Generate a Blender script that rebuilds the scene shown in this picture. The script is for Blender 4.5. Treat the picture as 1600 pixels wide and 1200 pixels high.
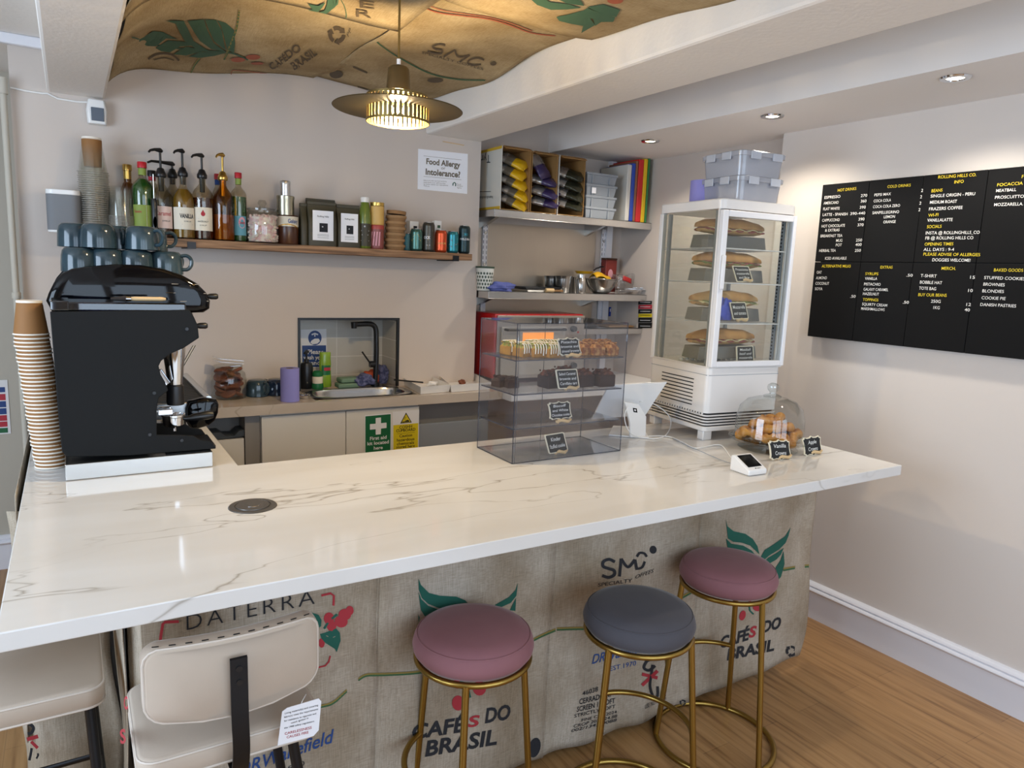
import bpy, bmesh, math, random
from mathutils import Vector as V, Matrix as MX
random.seed(4)
for o in list(bpy.data.objects): bpy.data.objects.remove(o)
SC = bpy.context.scene; COL = SC.collection
PI = math.pi
# ------------------------------------------------------------------ camera
F = 1118.63; EYE = V((0, 0, 1.58))
RC = ((0.8529036, -0.5205879, 0.0392906), (-0.0469228, -0.1513952, -0.9873590), (0.5199555, 0.8402784, -0.1535530))
cd = bpy.data.cameras.new('camera'); cam = bpy.data.objects.new('camera', cd); COL.objects.link(cam)
cd.sensor_fit = 'HORIZONTAL'; cd.sensor_width = 36.0; cd.lens = 36.0 * F / 1600.0; cd.clip_start = 0.02
cam.matrix_world = MX(((RC[0][0], -RC[1][0], -RC[2][0], EYE.x), (RC[0][1], -RC[1][1], -RC[2][1], EYE.y),
                       (RC[0][2], -RC[1][2], -RC[2][2], EYE.z), (0, 0, 0, 1)))
SC.camera = cam
# ------------------------------------------------------------------ light and exposure
SC.view_settings.view_transform = 'Standard'; SC.view_settings.look = 'None'
SC.view_settings.gamma = 1.0; SC.view_settings.use_curve_mapping = False
SC.view_settings.exposure = 0.0
SC.cycles.use_denoising = True
SC.cycles.max_bounces = 10; SC.cycles.transparent_max_bounces = 40; SC.cycles.sample_clamp_indirect = 6.0
SC.cycles.caustics_reflective = False; SC.cycles.caustics_refractive = False
wd = bpy.data.worlds.new('sky'); SC.world = wd; wd.use_nodes = True
wd.node_tree.nodes['Background'].inputs[0].default_value = (0.75, 0.87, 1.0, 1)
wd.node_tree.nodes['Background'].inputs[1].default_value = 0.55
def light(name, kind, loc, energy, col, **k):
    l = bpy.data.lights.new(name, kind); l.energy = energy; l.color = col
    for a, v in k.items():
        if a != 'aim': setattr(l, a, v)
    o = bpy.data.objects.new(name, l); COL.objects.link(o); o.location = loc
    if 'aim' in k: o.rotation_euler = (V(k['aim']) - V(loc)).to_track_quat('-Z', 'Y').to_euler()
    return o
# daylight through the shopfront windows behind the camera, plus an added fill at the left
DAY = (0.64, 0.80, 1.0)
for wx, ww in ((-.55, .86), (.66, 1.22), (2.01, 1.12)):
    light('window_and_fill_daylight', 'AREA', (wx, -1.92, 1.45), 23 * ww, DAY, shape='RECTANGLE', size=ww, size_y=1.86, aim=(wx, 4, 1.2))
light('window_and_fill_daylight', 'AREA', (-2.15, 1.2, 1.5), 85, DAY, shape='RECTANGLE', size=1.8, size_y=1.6, aim=(2, 1.6, 1.3))  # unseen fill lamp, added to brighten the left beam and walls
WARM = (1.0, 0.75, 0.44); SPOTC = (1.0, 0.92, 0.80)
PEND = 32; PEND2 = 2.5; SPOT = 20

# ------------------------------------------------------------------ pixel of the photograph -> point on a real plane
def ray(px, py):
    a = ((px - 800) / F, (py - 600) / F, 1.0)
    return V([sum(RC[k][i] * a[k] for k in range(3)) for i in range(3)])
def onx(px, py, x): d = ray(px, py); return EYE + d * (x / d.x)
def ony(px, py, y): d = ray(px, py); return EYE + d * (y / d.y)
def onz(px, py, z): d = ray(px, py); return EYE + d * ((z - EYE.z) / d.z)
def depth(p): p = V(p) - EYE; return sum(RC[2][i] * p[i] for i in range(3))
def pxm(n, p): return n * depth(p) / F
# ------------------------------------------------------------------ scene graph helpers
def tag(o, label, cat, group=None, kind=None):
    if label: o['label'] = label
    if cat: o['category'] = cat
    if group: o['group'] = group
    if kind: o['kind'] = kind
    return o
def thing(name, label, cat, loc=(0, 0, 0), rz=0, group=None, rot=None):
    o = bpy.data.objects.new(name, None); COL.objects.link(o)
    o.empty_display_size = 0.05; o.location = loc; o.rotation_euler = rot if rot else (0, 0, rz)
    return tag(o, label, cat, group)
def kids(o): return [c for c in COL.objects if c.parent == o]
def family(o): return [(c, kids(c)) for c in kids(o)]
def dup(root, fam, loc, rot=None, label=None, group=None):
    r = root.copy(); COL.objects.link(r); r.location = loc
    if rot is not None: r.rotation_euler = rot if hasattr(rot, '__len__') else (0, 0, rot)
    if label: r['label'] = label
    if group: r['group'] = group
    for ch, sub in fam:
        c = ch.copy(); COL.objects.link(c); c.parent = r
        for g in sub:
            d = g.copy(); COL.objects.link(d); d.parent = c
    return r
NTH = ['', 'first', 'second', 'third', 'fourth', 'fifth', 'sixth', 'seventh', 'eighth', 'ninth', 'tenth']
def nth(n): return NTH[n] if n <= 10 else '%d%s' % (n, 'st' if n % 10 == 1 and n != 11 else 'nd' if n % 10 == 2 and n != 12 else 'rd' if n % 10 == 3 and n != 13 else 'th')
# ------------------------------------------------------------------ mesh builder
class B:
    def __init__(s, T=None): s.bm = bmesh.new(); s.mi = 0; s.T = T
    def m(s, i): s.mi = i; return s
    def v(s, p): return s.bm.verts.new(s.T @ V(p) if s.T else V(p))
    def f(s, vs):
        try: fc = s.bm.faces.new(vs)
        except ValueError: return None
        fc.material_index = s.mi; return fc
    def poly(s, pts): s.f([s.v(p) for p in pts]); return s
    def bb(s, x0, x1, y0, y1, z0, z1):
        v = [s.v((x, y, z)) for z in (z0, z1) for y in (y0, y1) for x in (x0, x1)]
        for q in ((0, 2, 3, 1), (4, 5, 7, 6), (0, 1, 5, 4), (2, 6, 7, 3), (0, 4, 6, 2), (1, 3, 7, 5)): s.f([v[i] for i in q])
        return s
    def box(s, c, size, rot=None):
        c = V(c); h = V(size) / 2; v = []
        for z in (-1, 1):
            for y in (-1, 1):
                for x in (-1, 1):
                    p = V((x * h.x, y * h.y, z * h.z)); v.append(s.v(c + (rot @ p if rot else p)))
        for q in ((0, 2, 3, 1), (4, 5, 7, 6), (0, 1, 5, 4), (2, 6, 7, 3), (0, 4, 6, 2), (1, 3, 7, 5)): s.f([v[i] for i in q])
        return s
    def loft(s, rings, caps=True, closed=True):
        R = [[s.v(p) for p in r] for r in rings]; n = len(R[0])
        for a, b in zip(R, R[1:]):
            for i in range(n if closed else n - 1):
                j = (i + 1) % n; s.f([a[i], a[j], b[j], b[i]])
        if caps: s.f(R[0][::-1]); s.f(R[-1])
        return s
    def lathe(s, prof, c=(0, 0, 0), n=24, a0=0, a1=None, caps=False, sx=1, sy=1):
        c = V(c); full = a1 is None; a1 = a0 + 2 * PI if full else a1; k = n if full else n + 1
        rings = [[c + V((r * sx * math.cos(a0 + (a1 - a0) * i / n), r * sy * math.sin(a0 + (a1 - a0) * i / n), z)) for i in range(k)] for r, z in prof]
        return s.loft(rings, caps, full)
    def cyl(s, p0, p1, r0, r1=None, n=12, caps=True):
        p0 = V(p0); p1 = V(p1); r1 = r0 if r1 is None else r1; d = (p1 - p0).normalized()
        a = d.orthogonal().normalized(); b = d.cross(a)
        s.loft([[p + (a * math.cos(2 * PI * i / n) + b * math.sin(2 * PI * i / n)) * r for i in range(n)] for p, r in ((p0, r0), (p1, r1))], caps)
        return s
    def tube(s, pts, r, n=8, closed=False):
        pts = [V(p) for p in pts]; k = len(pts); rr = r if hasattr(r, '__len__') else [r] * k
        tang = []
        for i in range(k):
            a = pts[i - 1] if (i or closed) else pts[i]; b = pts[(i + 1) % k] if (i < k - 1 or closed) else pts[i]
            tang.append((b - a).normalized())
        u = tang[0].orthogonal().normalized(); rings = []
        for i in range(k):
            t = tang[i]; u = (u - t * u.dot(t)); u = u.normalized() if u.length > 1e-6 else t.orthogonal().normalized(); w = t.cross(u)
            rings.append([pts[i] + (u * math.cos(2 * PI * j / n) + w * math.sin(2 * PI * j / n)) * rr[i] for j in range(n)])
        if closed: rings.append(rings[0]); s.loft(rings, False); bmesh.ops.remove_doubles(s.bm, verts=s.bm.verts, dist=1e-6)
        else: s.loft(rings, True)
        return s
    def ring(s, c, R, r, n=32, k=8, a0=0, a1=2 * PI):
        c = V(c); full = abs(a1 - a0 - 2 * PI) < 1e-6; m = n if full else n + 1
        return s.tube([c + V((R * math.cos(a0 + (a1 - a0) * i / n), R * math.sin(a0 + (a1 - a0) * i / n), 0)) for i in range(m)], r, k, full)
    def sph(s, c, r, n=12, m=8, rot=None, fn=None):
        c = V(c); r = r if hasattr(r, '__len__') else (r, r, r); rings = []
        for j in range(m + 1):
            t = PI * j / m; q = []
            for i in range(n):
                a = 2 * PI * i / n; d = V((math.sin(t) * math.cos(a), math.sin(t) * math.sin(a), -math.cos(t)))
                p = V((d.x * r[0], d.y * r[1], d.z * r[2]))
                if fn: p = fn(p, d)
                q.append(c + (rot @ p if rot else p))
            rings.append(q)
        st = len(s.bm.verts); s.loft(rings, False)
        s.bm.verts.ensure_lookup_table(); bmesh.ops.remove_doubles(s.bm, verts=s.bm.verts[st:], dist=1e-6)
        return s
    def grid(s, nu, nv, fn):
        g = [[s.v(fn(i / nu, j / nv)) for i in range(nu + 1)] for j in range(nv + 1)]
        for j in range(nv):
            for i in range(nu): s.f([g[j][i], g[j][i + 1], g[j + 1][i + 1], g[j + 1][i]])
        return s
    def prism(s, pts, d):
        d = V(d); return s.loft([[V(p) for p in pts], [V(p) + d for p in pts]])
    def build(s, name, mats, parent=None, world=False, smooth=True, bev=0, solid=0, sub=0, ang=38, kind=None, flip=True):
        bm = s.bm
        if flip: bmesh.ops.recalc_face_normals(bm, faces=bm.faces)
        me = bpy.data.meshes.new(name); bm.to_mesh(me); bm.free()
        for k in (mats if isinstance(mats, (list, tuple)) else [mats]): me.materials.append(MAT[k] if isinstance(k, str) else k)
        if smooth:
            me.polygons.foreach_set('use_smooth', [True] * len(me.polygons)); me.set_sharp_from_angle(angle=math.radians(ang))
        o = bpy.data.objects.new(name, me); COL.objects.link(o)
        if parent:
            o.parent = parent
            if world and not parent.parent: o.matrix_parent_inverse = parent.matrix_basis.inverted()
        if solid: md = o.modifiers.new('thickness', 'SOLIDIFY'); md.thickness = solid; md.offset = 0
        if bev: md = o.modifiers.new('bevel', 'BEVEL'); md.width = bev; md.segments = 2; md.limit_method = 'ANGLE'; md.angle_limit = math.radians(40)
        if sub: md = o.modifiers.new('smooth', 'SUBSURF'); md.levels = sub; md.render_levels = sub
        if kind: o['kind'] = kind
        return o
def build_split(b, mats, names, parent, **k):
    used = sorted({f.material_index for f in b.bm.faces}); groups = {}
    for i in used: groups.setdefault(names[i], []).append(i)
    for nm, idx in groups.items():
        c = B(); c.bm.free(); c.bm = b.bm.copy(); bmesh.ops.delete(c.bm, geom=[f for f in c.bm.faces if f.material_index not in idx], context='FACES'); c.build(nm, mats, parent, **k)
    b.bm.free()
def struct(name, b, mats, **k): return b.build(name, mats, kind='structure', **k)
# ------------------------------------------------------------------ flat print and lettering, laid on a real surface
_tc = {}
def glyphs(txt, bold=0.0, shear=0.0, spacing=1.0):
    key = (txt, bold, shear, spacing)
    if key not in _tc:
        cu = bpy.data.curves.new('t', 'FONT'); cu.body = txt; cu.offset = bold; cu.shear = shear; cu.space_character = spacing; cu.resolution_u = 3
        ob = bpy.data.objects.new('t', cu); me = bpy.data.meshes.new_from_object(ob)
        vs = [(p.co.x, p.co.y) for p in me.vertices]; fs = [tuple(p.vertices) for p in me.polygons]
        bpy.data.objects.remove(ob); bpy.data.meshes.remove(me); bpy.data.curves.remove(cu)
        if not vs: vs = [(0, 0), (1, 0), (1, .1)]; fs = []
        x0 = min(p[0] for p in vs); x1 = max(p[0] for p in vs)
        _tc[key] = ([((x - x0) / max(1e-6, x1 - x0), y / 0.72) for x, y in vs], fs)
    return _tc[key]
def upat(p):
    d = V((p[0] - 514, p[1] - 7793)); d.normalize(); return d
def px_text(b, txt, p0, p1, h, on, mi=0, bold=0.0, shear=0.0, up=None, flipx=False, spacing=1.0):
    vs, fs = glyphs(txt, bold, shear, spacing); p0 = V(p0); p1 = V(p1); u = V(up).normalized() if up else upat((p0 + p1) / 2)
    b.mi = mi; out = [b.v(on(*(p0 + (p1 - p0) * (1 - x if flipx else x) + u * h * y))) for x, y in vs]
    for f in fs: b.f([out[i] for i in f])
def px_poly(b, pts, on, mi=0, sub=0):
    bm = bmesh.new(); fc = bm.faces.new([bm.verts.new((p[0], p[1], 0)) for p in pts])
    bm.normal_update(); bmesh.ops.triangulate(bm, faces=[fc])
    for _ in range(sub): bmesh.ops.subdivide_edges(bm, edges=bm.edges[:], cuts=1, use_grid_fill=True)
    b.mi = mi; mp = {v: b.v(on(v.co.x, v.co.y)) for v in bm.verts}
    for f in bm.faces: b.f([mp[v] for v in f.verts])
    bm.free()
def px_line(b, pts, w, on, mi=0):
    L = []; Rr = []
    for i, p in enumerate(pts):
        a = V(pts[max(0, i - 1)]); c = V(pts[min(len(pts) - 1, i + 1)]); d = (c - a).normalized(); n = V((-d.y, d.x)) * w / 2
        L.append(V(p) + n); Rr.append(V(p) - n)
    b.mi = mi; l = [b.v(on(*p)) for p in L]; r = [b.v(on(*p)) for p in Rr]
    for i in range(len(pts) - 1): b.f([l[i], l[i + 1], r[i + 1], r[i]])
def loc_text(b, txt, x0, x1, y, h, fn, mi=0, bold=0.0, shear=0.0, flip=False):
    vs, fs = glyphs(txt, bold, shear); b.mi = mi
    out = [b.v(fn(x0 + (x1 - x0) * p, y + h * q)) for p, q in vs]
    for f in fs: b.f([out[i] for i in f])
def spline(pts, n=8, closed=False):
    pts = [V(p) for p in pts]; k = len(pts); out = []
    for i in range(k if closed else k - 1):
        p0 = pts[(i - 1) % k] if (closed or i) else pts[0]; p1 = pts[i]; p2 = pts[(i + 1) % k]; p3 = pts[(i + 2) % k] if (closed or i + 2 < k) else pts[-1]
        for j in range(n):
            t = j / n; out.append(0.5 * ((2 * p1) + (p2 - p0) * t + (2 * p0 - 5 * p1 + 4 * p2 - p3) * t * t + (3 * p1 - p0 - 3 * p2 + p3) * t ** 3))
    if not closed: out.append(pts[-1])
    return out
# ------------------------------------------------------------------ materials
MAT = {}
def lin(c):
    if isinstance(c, str): c = [int(c[i:i + 2], 16) / 255 for i in (1, 3, 5)]
    return tuple((x / 12.92 if x <= .04045 else ((x + .055) / 1.055) ** 2.4) for x in c[:3]) + (1,)
def mat(name, col, rough=.5, metal=0, coat=0, trans=0, emit=0, spec=None, sheen=0, bump=None, vary=None, sss=0, ecol=None, aniso=0):
    m = bpy.data.materials.new(name); m.use_nodes = True; nt = m.node_tree; p = nt.nodes['Principled BSDF']; MAT[name] = m
    p.inputs['Base Color'].default_value = lin(col); p.inputs['Roughness'].default_value = rough; p.inputs['Metallic'].default_value = metal
    p.inputs['Coat Weight'].default_value = coat; p.inputs['Coat Roughness'].default_value = .05; p.inputs['Transmission Weight'].default_value = trans
    if spec is not None: p.inputs['Specular IOR Level'].default_value = spec
    if sheen: p.inputs['Sheen Weight'].default_value = sheen; p.inputs['Sheen Roughness'].default_value = .35
    if emit: p.inputs['Emission Color'].default_value = lin(ecol or col); p.inputs['Emission Strength'].default_value = emit
    if sss: p.inputs['Subsurface Weight'].default_value = sss; p.inputs['Subsurface Radius'].default_value = (.01, .008, .006)
    if bump or vary: tc = nt.nodes.new('ShaderNodeTexCoord')
    if bump:
        n = nt.nodes.new('ShaderNodeTexNoise'); n.inputs['Scale'].default_value = bump[0]; n.inputs['Detail'].default_value = 3
        bn = nt.nodes.new('ShaderNodeBump'); bn.inputs['Strength'].default_value = bump[1]; bn.inputs['Distance'].default_value = bump[2] if len(bump) > 2 else .004
        nt.links.new(tc.outputs['Object'], n.inputs['Vector']); nt.links.new(n.outputs['Fac'], bn.inputs['Height']); nt.links.new(bn.outputs['Normal'], p.inputs['Normal'])
    if vary:   # (scale, other colour, softness)
        n = nt.nodes.new('ShaderNodeTexNoise'); n.inputs['Scale'].default_value = vary[0]; n.inputs['Detail'].default_value = 4
        r = nt.nodes.new('ShaderNodeValToRGB'); s = vary[2] if len(vary) > 2 else .2
        r.color_ramp.elements[0].position = .5 - s; r.color_ramp.elements[0].color = lin(col); r.color_ramp.elements[1].position = .5 + s; r.color_ramp.elements[1].color = lin(vary[1])
        nt.links.new(tc.outputs['Object'], n.inputs['Vector']); nt.links.new(n.outputs['Fac'], r.inputs[0]); nt.links.new(r.outputs[0], p.inputs['Base Color'])
    return m
def thin(name, tint, k=1.0, rough=0.0, base=0.0, dif=0.0, dcol='#ffffff'):   # thin clear sheet: tinted see-through plus a fresnel reflection
    m = bpy.data.materials.new(name); m.use_nodes = True; nt = m.node_tree; nt.nodes.clear(); MAT[name] = m; N = nt.nodes.new; L = nt.links.new
    out = N('ShaderNodeOutputMaterial'); tr = N('ShaderNodeBsdfTransparent'); tr.inputs[0].default_value = lin(tint)
    gl = N('ShaderNodeBsdfGlossy'); gl.inputs['Roughness'].default_value = rough
    lw = N('ShaderNodeLayerWeight'); lw.inputs[0].default_value = .5; fr = N('ShaderNodeMath'); fr.operation = 'POWER'; fr.inputs[1].default_value = 5; L(lw.outputs['Facing'], fr.inputs[0])
    ma = N('ShaderNodeMath'); ma.operation = 'MULTIPLY_ADD'; ma.inputs[1].default_value = .8 * k; ma.inputs[2].default_value = .035 * k + base; ma.use_clamp = True
    mx = N('ShaderNodeMixShader'); L(fr.outputs[0], ma.inputs[0]); L(ma.outputs[0], mx.inputs[0]); L(gl.outputs[0], mx.inputs[2])
    if dif:
        df = N('ShaderNodeBsdfDiffuse'); df.inputs[0].default_value = lin(dcol); m2 = N('ShaderNodeMixShader'); m2.inputs[0].default_value = dif
        L(tr.outputs[0], m2.inputs[1]); L(df.outputs[0], m2.inputs[2]); L(m2.outputs[0], mx.inputs[1])
    else: L(tr.outputs[0], mx.inputs[1])
    L(mx.outputs[0], out.inputs[0]); return m
def nodes(name, rough=.5):
    m = bpy.data.materials.new(name); m.use_nodes = True; MAT[name] = m; nt = m.node_tree; tc = nt.nodes.new('ShaderNodeTexCoord')
    p = nt.nodes['Principled BSDF']; p.inputs['Roughness'].default_value = rough
    return nt, p, tc, nt.nodes.new, nt.links.new
def ramp(N, stops, interp='LINEAR'):
    r = N('ShaderNodeValToRGB'); e = r.color_ramp.elements; r.color_ramp.interpolation = interp
    while len(e) < len(stops): e.new(.5)
    for k, (pos, c) in zip(e, stops): k.position = pos; k.color = lin(c) if isinstance(c, str) else (c, c, c, 1)
    return r
def mapping(N, L, tc, scale, rot=(0, 0, 0), out='Object'):
    mp = N('ShaderNodeMapping'); mp.inputs['Scale'].default_value = scale; mp.inputs['Rotation'].default_value = rot; L(tc.outputs[out], mp.inputs[0]); return mp
mat('wall_paint_dim', '#c9bdb3', .75, bump=(9, .12, .01)); mat('wall_paint_lit', '#dcd3cb', .7, bump=(6, .16, .012)); mat('beige_paint', '#b9b2a4', .7)  # same wall paint twice: back copy darkened for distance from windows, right copy lighter
mat('ceiling_white', '#ece6df', .8, bump=(60, .25, .004)); mat('soffit_white', '#efebe8', .8); mat('trim_white', '#e6e5ea', .35); mat('niche_grout', '#cfc8bb', .5)
# marble with thin wandering veins
def marble(name, base, vein, soft, rough):
    nt, p, tc, N, L = nodes(name, rough)
    mp = mapping(N, L, tc, (.6, 2.4, 1.2), (0, 0, -.12))
    w = N('ShaderNodeTexNoise'); w.inputs['Scale'].default_value = 1.6; w.inputs['Detail'].default_value = 3; L(mp.outputs[0], w.inputs['Vector'])
    mxv = N('ShaderNodeVectorMath'); mxv.operation = 'MULTIPLY_ADD'; mxv.inputs[1].default_value = (.55, .55, .55); L(w.outputs['Color'], mxv.inputs[0]); L(mp.outputs[0], mxv.inputs[2])
    n = N('ShaderNodeTexNoise'); n.inputs['Scale'].default_value = 1.7; n.inputs['Detail'].default_value = 4.5; n.inputs['Roughness'].default_value = .48; L(mxv.outputs[0], n.inputs['Vector'])
    r = ramp(N, [(0, 0.), (.495, 0.), (.5, 1.), (.505, 0.), (1, 0.)]); L(n.outputs['Fac'], r.inputs[0])
    k = N('ShaderNodeTexNoise'); k.inputs['Scale'].default_value = 2.3; L(mp.outputs[0], k.inputs['Vector'])
    kr = ramp(N, [(.34, .05), (.62, .8)]); L(k.outputs['Fac'], kr.inputs[0])
    mu = N('ShaderNodeMath'); mu.operation = 'MULTIPLY'; L(r.outputs[0], mu.inputs[0]); L(kr.outputs[0], mu.inputs[1])
    c = ramp(N, [(.35, base), (.75, soft)]); c2 = N('ShaderNodeTexNoise'); c2.inputs['Scale'].default_value = 3; L(mxv.outputs[0], c2.inputs['Vector']); L(c2.outputs['Fac'], c.inputs[0])
    mx = N('ShaderNodeMix'); mx.data_type = 'RGBA'; L(mu.outputs[0], mx.inputs[0]); L(c.outputs[0], mx.inputs[6]); mx.inputs[7].default_value = lin(vein)
    L(mx.outputs[2], p.inputs['Base Color'])
marble('marble', '#e4e2df', '#a0978a', '#dcd8d2', .07); marble('marble_warm_shade', '#c9bcae', '#94846f', '#b9ab9c', .14)  # second copy is the same marble with warm shade put into its colour
# oak plank floor, planks along Y
nt, p, tc, N, L = nodes('oak_floor', .34)
mp = mapping(N, L, tc, (1, 1, 1), (0, 0, PI / 2)); br = N('ShaderNodeTexBrick'); L(mp.outputs[0], br.inputs['Vector'])
br.offset = .37; br.inputs['Scale'].default_value = 1; br.inputs['Brick Width'].default_value = 1.1; br.inputs['Row Height'].default_value = .125; br.inputs['Mortar Size'].default_value = .0012
br.inputs['Color1'].default_value = lin('#a97c4c'); br.inputs['Color2'].default_value = lin('#93683c'); br.inputs['Mortar'].default_value = lin('#5d3c20')
g = N('ShaderNodeTexNoise'); gm = mapping(N, L, tc, (42, 2.2, 1)); L(gm.outputs[0], g.inputs['Vector']); g.inputs['Scale'].default_value = 1; g.inputs['Detail'].default_value = 6
gr = ramp(N, [(.3, '#5f4022'), (.48, '#b18858'), (.7, '#c9a06d')]); L(g.outputs['Fac'], gr.inputs[0])
mx = N('ShaderNodeMix'); mx.data_type = 'RGBA'; mx.blend_type = 'MULTIPLY'; mx.inputs[0].default_value = .0; 
mx2 = N('ShaderNodeMix'); mx2.data_type = 'RGBA'; mx2.inputs[0].default_value = .5; L(br.outputs['Color'], mx2.inputs[6]); L(gr.outputs[0], mx2.inputs[7]); L(mx2.outputs[2], p.inputs['Base Color'])
# hessian weave
def hessian(name, c1, c2, sc):
    nt, p, tc, N, L = nodes(name, .95); p.inputs['Specular IOR Level'].default_value = .1
    hs = []
    for ax in ((sc, 30, 30), (30, sc, sc)):
        mp = mapping(N, L, tc, ax); n = N('ShaderNodeTexNoise'); n.inputs['Scale'].default_value = 1; n.inputs['Detail'].default_value = 2; L(mp.outputs[0], n.inputs['Vector']); hs.append(n)
    ad = N('ShaderNodeMath'); ad.operation = 'ADD'; L(hs[0].outputs['Fac'], ad.inputs[0]); L(hs[1].outputs['Fac'], ad.inputs[1])
    hf = N('ShaderNodeMath'); hf.operation = 'MULTIPLY'; hf.inputs[1].default_value = .5; L(ad.outputs[0], hf.inputs[0])
    r = ramp(N, [(.36, c2), (.62, c1)]); L(hf.outputs[0], r.inputs[0])
    big = N('ShaderNodeTexNoise'); big.inputs['Scale'].default_value = 4; big.inputs['Detail'].default_value = 3; L(tc.outputs['Object'], big.inputs['Vector'])
    br = ramp(N, [(.3, '#cfc6b8'), (.65, '#ffffff')]); L(big.outputs['Fac'], br.inputs[0])
    mx = N('ShaderNodeMix'); mx.data_type = 'RGBA'; mx.blend_type = 'MULTIPLY'; mx.inputs[0].default_value = 1; L(r.outputs[0], mx.inputs[6]); L(br.outputs[0], mx.inputs[7])
    L(mx.outputs[2], p.inputs['Base Color'])
    bn = N('ShaderNodeBump'); bn.inputs['Strength'].default_value = .35; bn.inputs['Distance'].default_value = .002; L(hf.outputs[0], bn.inputs['Height']); L(bn.outputs[0], p.inputs['Normal'])
hessian('hessian', '#c4b8a8', '#a49887', 700); hessian('hessian_ceiling', '#c0ad8c', '#a08c68', 700)
# dark rustic wood
nt, p, tc, N, L = nodes('rustic_wood', .6)
mp = mapping(N, L, tc, (3, 30, 60)); n = N('ShaderNodeTexNoise'); n.inputs['Scale'].default_value = 1; n.inputs['Detail'].default_value = 5; n.inputs['Distortion'].default_value = .8; L(mp.outputs[0], n.inputs['Vector'])
r = ramp(N, [(.3, '#4a3322'), (.5, '#876343'), (.7, '#a98360')]); L(n.outputs['Fac'], r.inputs[0]); L(r.outputs[0], p.inputs['Base Color'])
# small square tiles for the sink niche
nt, p, tc, N, L = nodes('niche_tile', .25)
br = N('ShaderNodeTexBrick'); mp = mapping(N, L, tc, (1, 1, 1), (PI / 2, 0, 0)); L(mp.outputs[0], br.inputs['Vector']); br.offset = 0
br.inputs['Scale'].default_value = 1; br.inputs['Brick Width'].default_value = .2; br.inputs['Row Height'].default_value = .1; br.inputs['Mortar Size'].default_value = .002
br.inputs['Color1'].default_value = lin('#bdb8ae'); br.inputs['Color2'].default_value = lin('#c4bfb4'); br.inputs['Mortar'].default_value = lin('#dcd8d0'); L(br.outputs['Color'], p.inputs['Base Color'])
# brushed steel
def steel(name, col, rough, sc):
    nt, p, tc, N, L = nodes(name, rough); p.inputs['Metallic'].default_value = 1; p.inputs['Base Color'].default_value = lin(col)
    mp = mapping(N, L, tc, sc); n = N('ShaderNodeTexNoise'); n.inputs['Scale'].default_value = 1; n.inputs['Detail'].default_value = 3; L(mp.outputs[0], n.inputs['Vector'])
    r = ramp(N, [(.3, max(0., rough - .04)), (.7, rough + .05)]); L(n.outputs['Fac'], r.inputs[0]); L(r.outputs[0], p.inputs['Roughness'])
mat('steel', '#d2d2d1', .27, 1); steel('steel_sheet', '#b9b2a8', .38, (120, 120, 2)); mat('steel_bowl', '#b9b7b4', .24, 1); mat('tray_steel', '#cbcac7', .24, 1)
mat('chrome', '#dadcdf', .06, 1); mat('gold', '#a08445', .3, 1); mat('gold_pale', '#c9a75c', .28, 1); mat('brass_shade', '#7d6a3e', .42, .75); mat('bronze_disc', '#564b33', .5, .6)
mat('black_matte', '#121314', .6, spec=.2, bump=(300, .1, .001)); mat('black_gloss', '#06070b', .05, spec=.32); mat('black_plastic', '#141416', .35); mat('black_metal', '#15161a', .38, .3); mat('dark_grey', '#2c2d30', .5); mat('rubber', '#0c0c0d', .7)
mat('white_plastic', '#e9e7e4', .3); mat('white_enamel', '#e4e3e4', .22); mat('white_gloss', '#eeedec', .15); mat('fridge_white', '#dedad6', .28); mat('grey_plastic', '#8f959c', .45); mat('riser_grey', '#7b7873', .6); mat('slot_dark', '#17171a', .7)
mat('paper', '#ece9e4', .8); mat('paper_white', '#eeeef2', .7); mat('kraft', '#8f6a43', .8); mat('kraft_light', '#9c7851', .8); mat('cardboard', '#98713f', .85, bump=(40, .1)); mat('cup_rim', '#efe6d8', .6); mat('cup_brown', '#8d6133', .7)
mat('print_green', '#1d5a4c', .9); mat('print_red', '#a8323a', .9); mat('print_black', '#26272c', .9); mat('print_blue', '#2c4a86', .9); mat('print_olive', '#8b8a3c', .9)
mat('cprint_green', '#3c5d45', .9); mat('cprint_red', '#a3573d', .9); mat('cprint_black', '#5a4b37', .9)
mat('stripe_green', '#3b6340', .9); mat('stripe_yellow', '#8c7b42', .9)
mat('velvet_pink', '#926367', .85, sheen=.2, vary=(5, '#82555b', .25)); mat('velvet_grey', '#4d4b51', .85, sheen=.2, vary=(5, '#424046', .25))
mat('suede', '#c4b4a3', .8, sheen=.3, vary=(4, '#b5a594', .25), bump=(250, .1, .001)); mat('piping', '#cfc3b6', .7)
mat('glaze', '#233138', .14, coat=.15, vary=(14, '#364a53', .25)); mat('glaze_dark', '#1c2b42', .12, coat=.4); mat('blue_paper', '#8a86c4', .9); mat('roll_core', '#7d6a55', .9)
mat('panel_white', '#d9d4cb', .35); mat('cabinet_grey', '#8b8680', .5); mat('dark_tray', '#3d4348', .5); mat('oven_red', '#b5191c', .3, coat=.2); mat('oven_steel', '#b9b4ad', .35, .9); mat('oven_grey', '#a8a39b', .4)
mat('sign_green', '#17623a', .4); mat('sign_yellow', '#d9c21c', .4); mat('sign_blue', '#1d3f7c', .4); mat('sign_white', '#e6e4e4', .4); mat('sign_black', '#101010', .5); mat('sign_red', '#b22a3a', .4); mat('sign_text', '#6a5f4c', .7)
mat('board_black', '#0d0d0e', .75, spec=.2); mat('letter_white', '#f2f0ea', .5); mat('letter_yellow', '#e8cf2e', .5); mat('chalk_black', '#16181b', .7); mat('chalk_white', '#e9e9e6', .8); mat('frame_cream', '#e6dcc3', .6)
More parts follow.
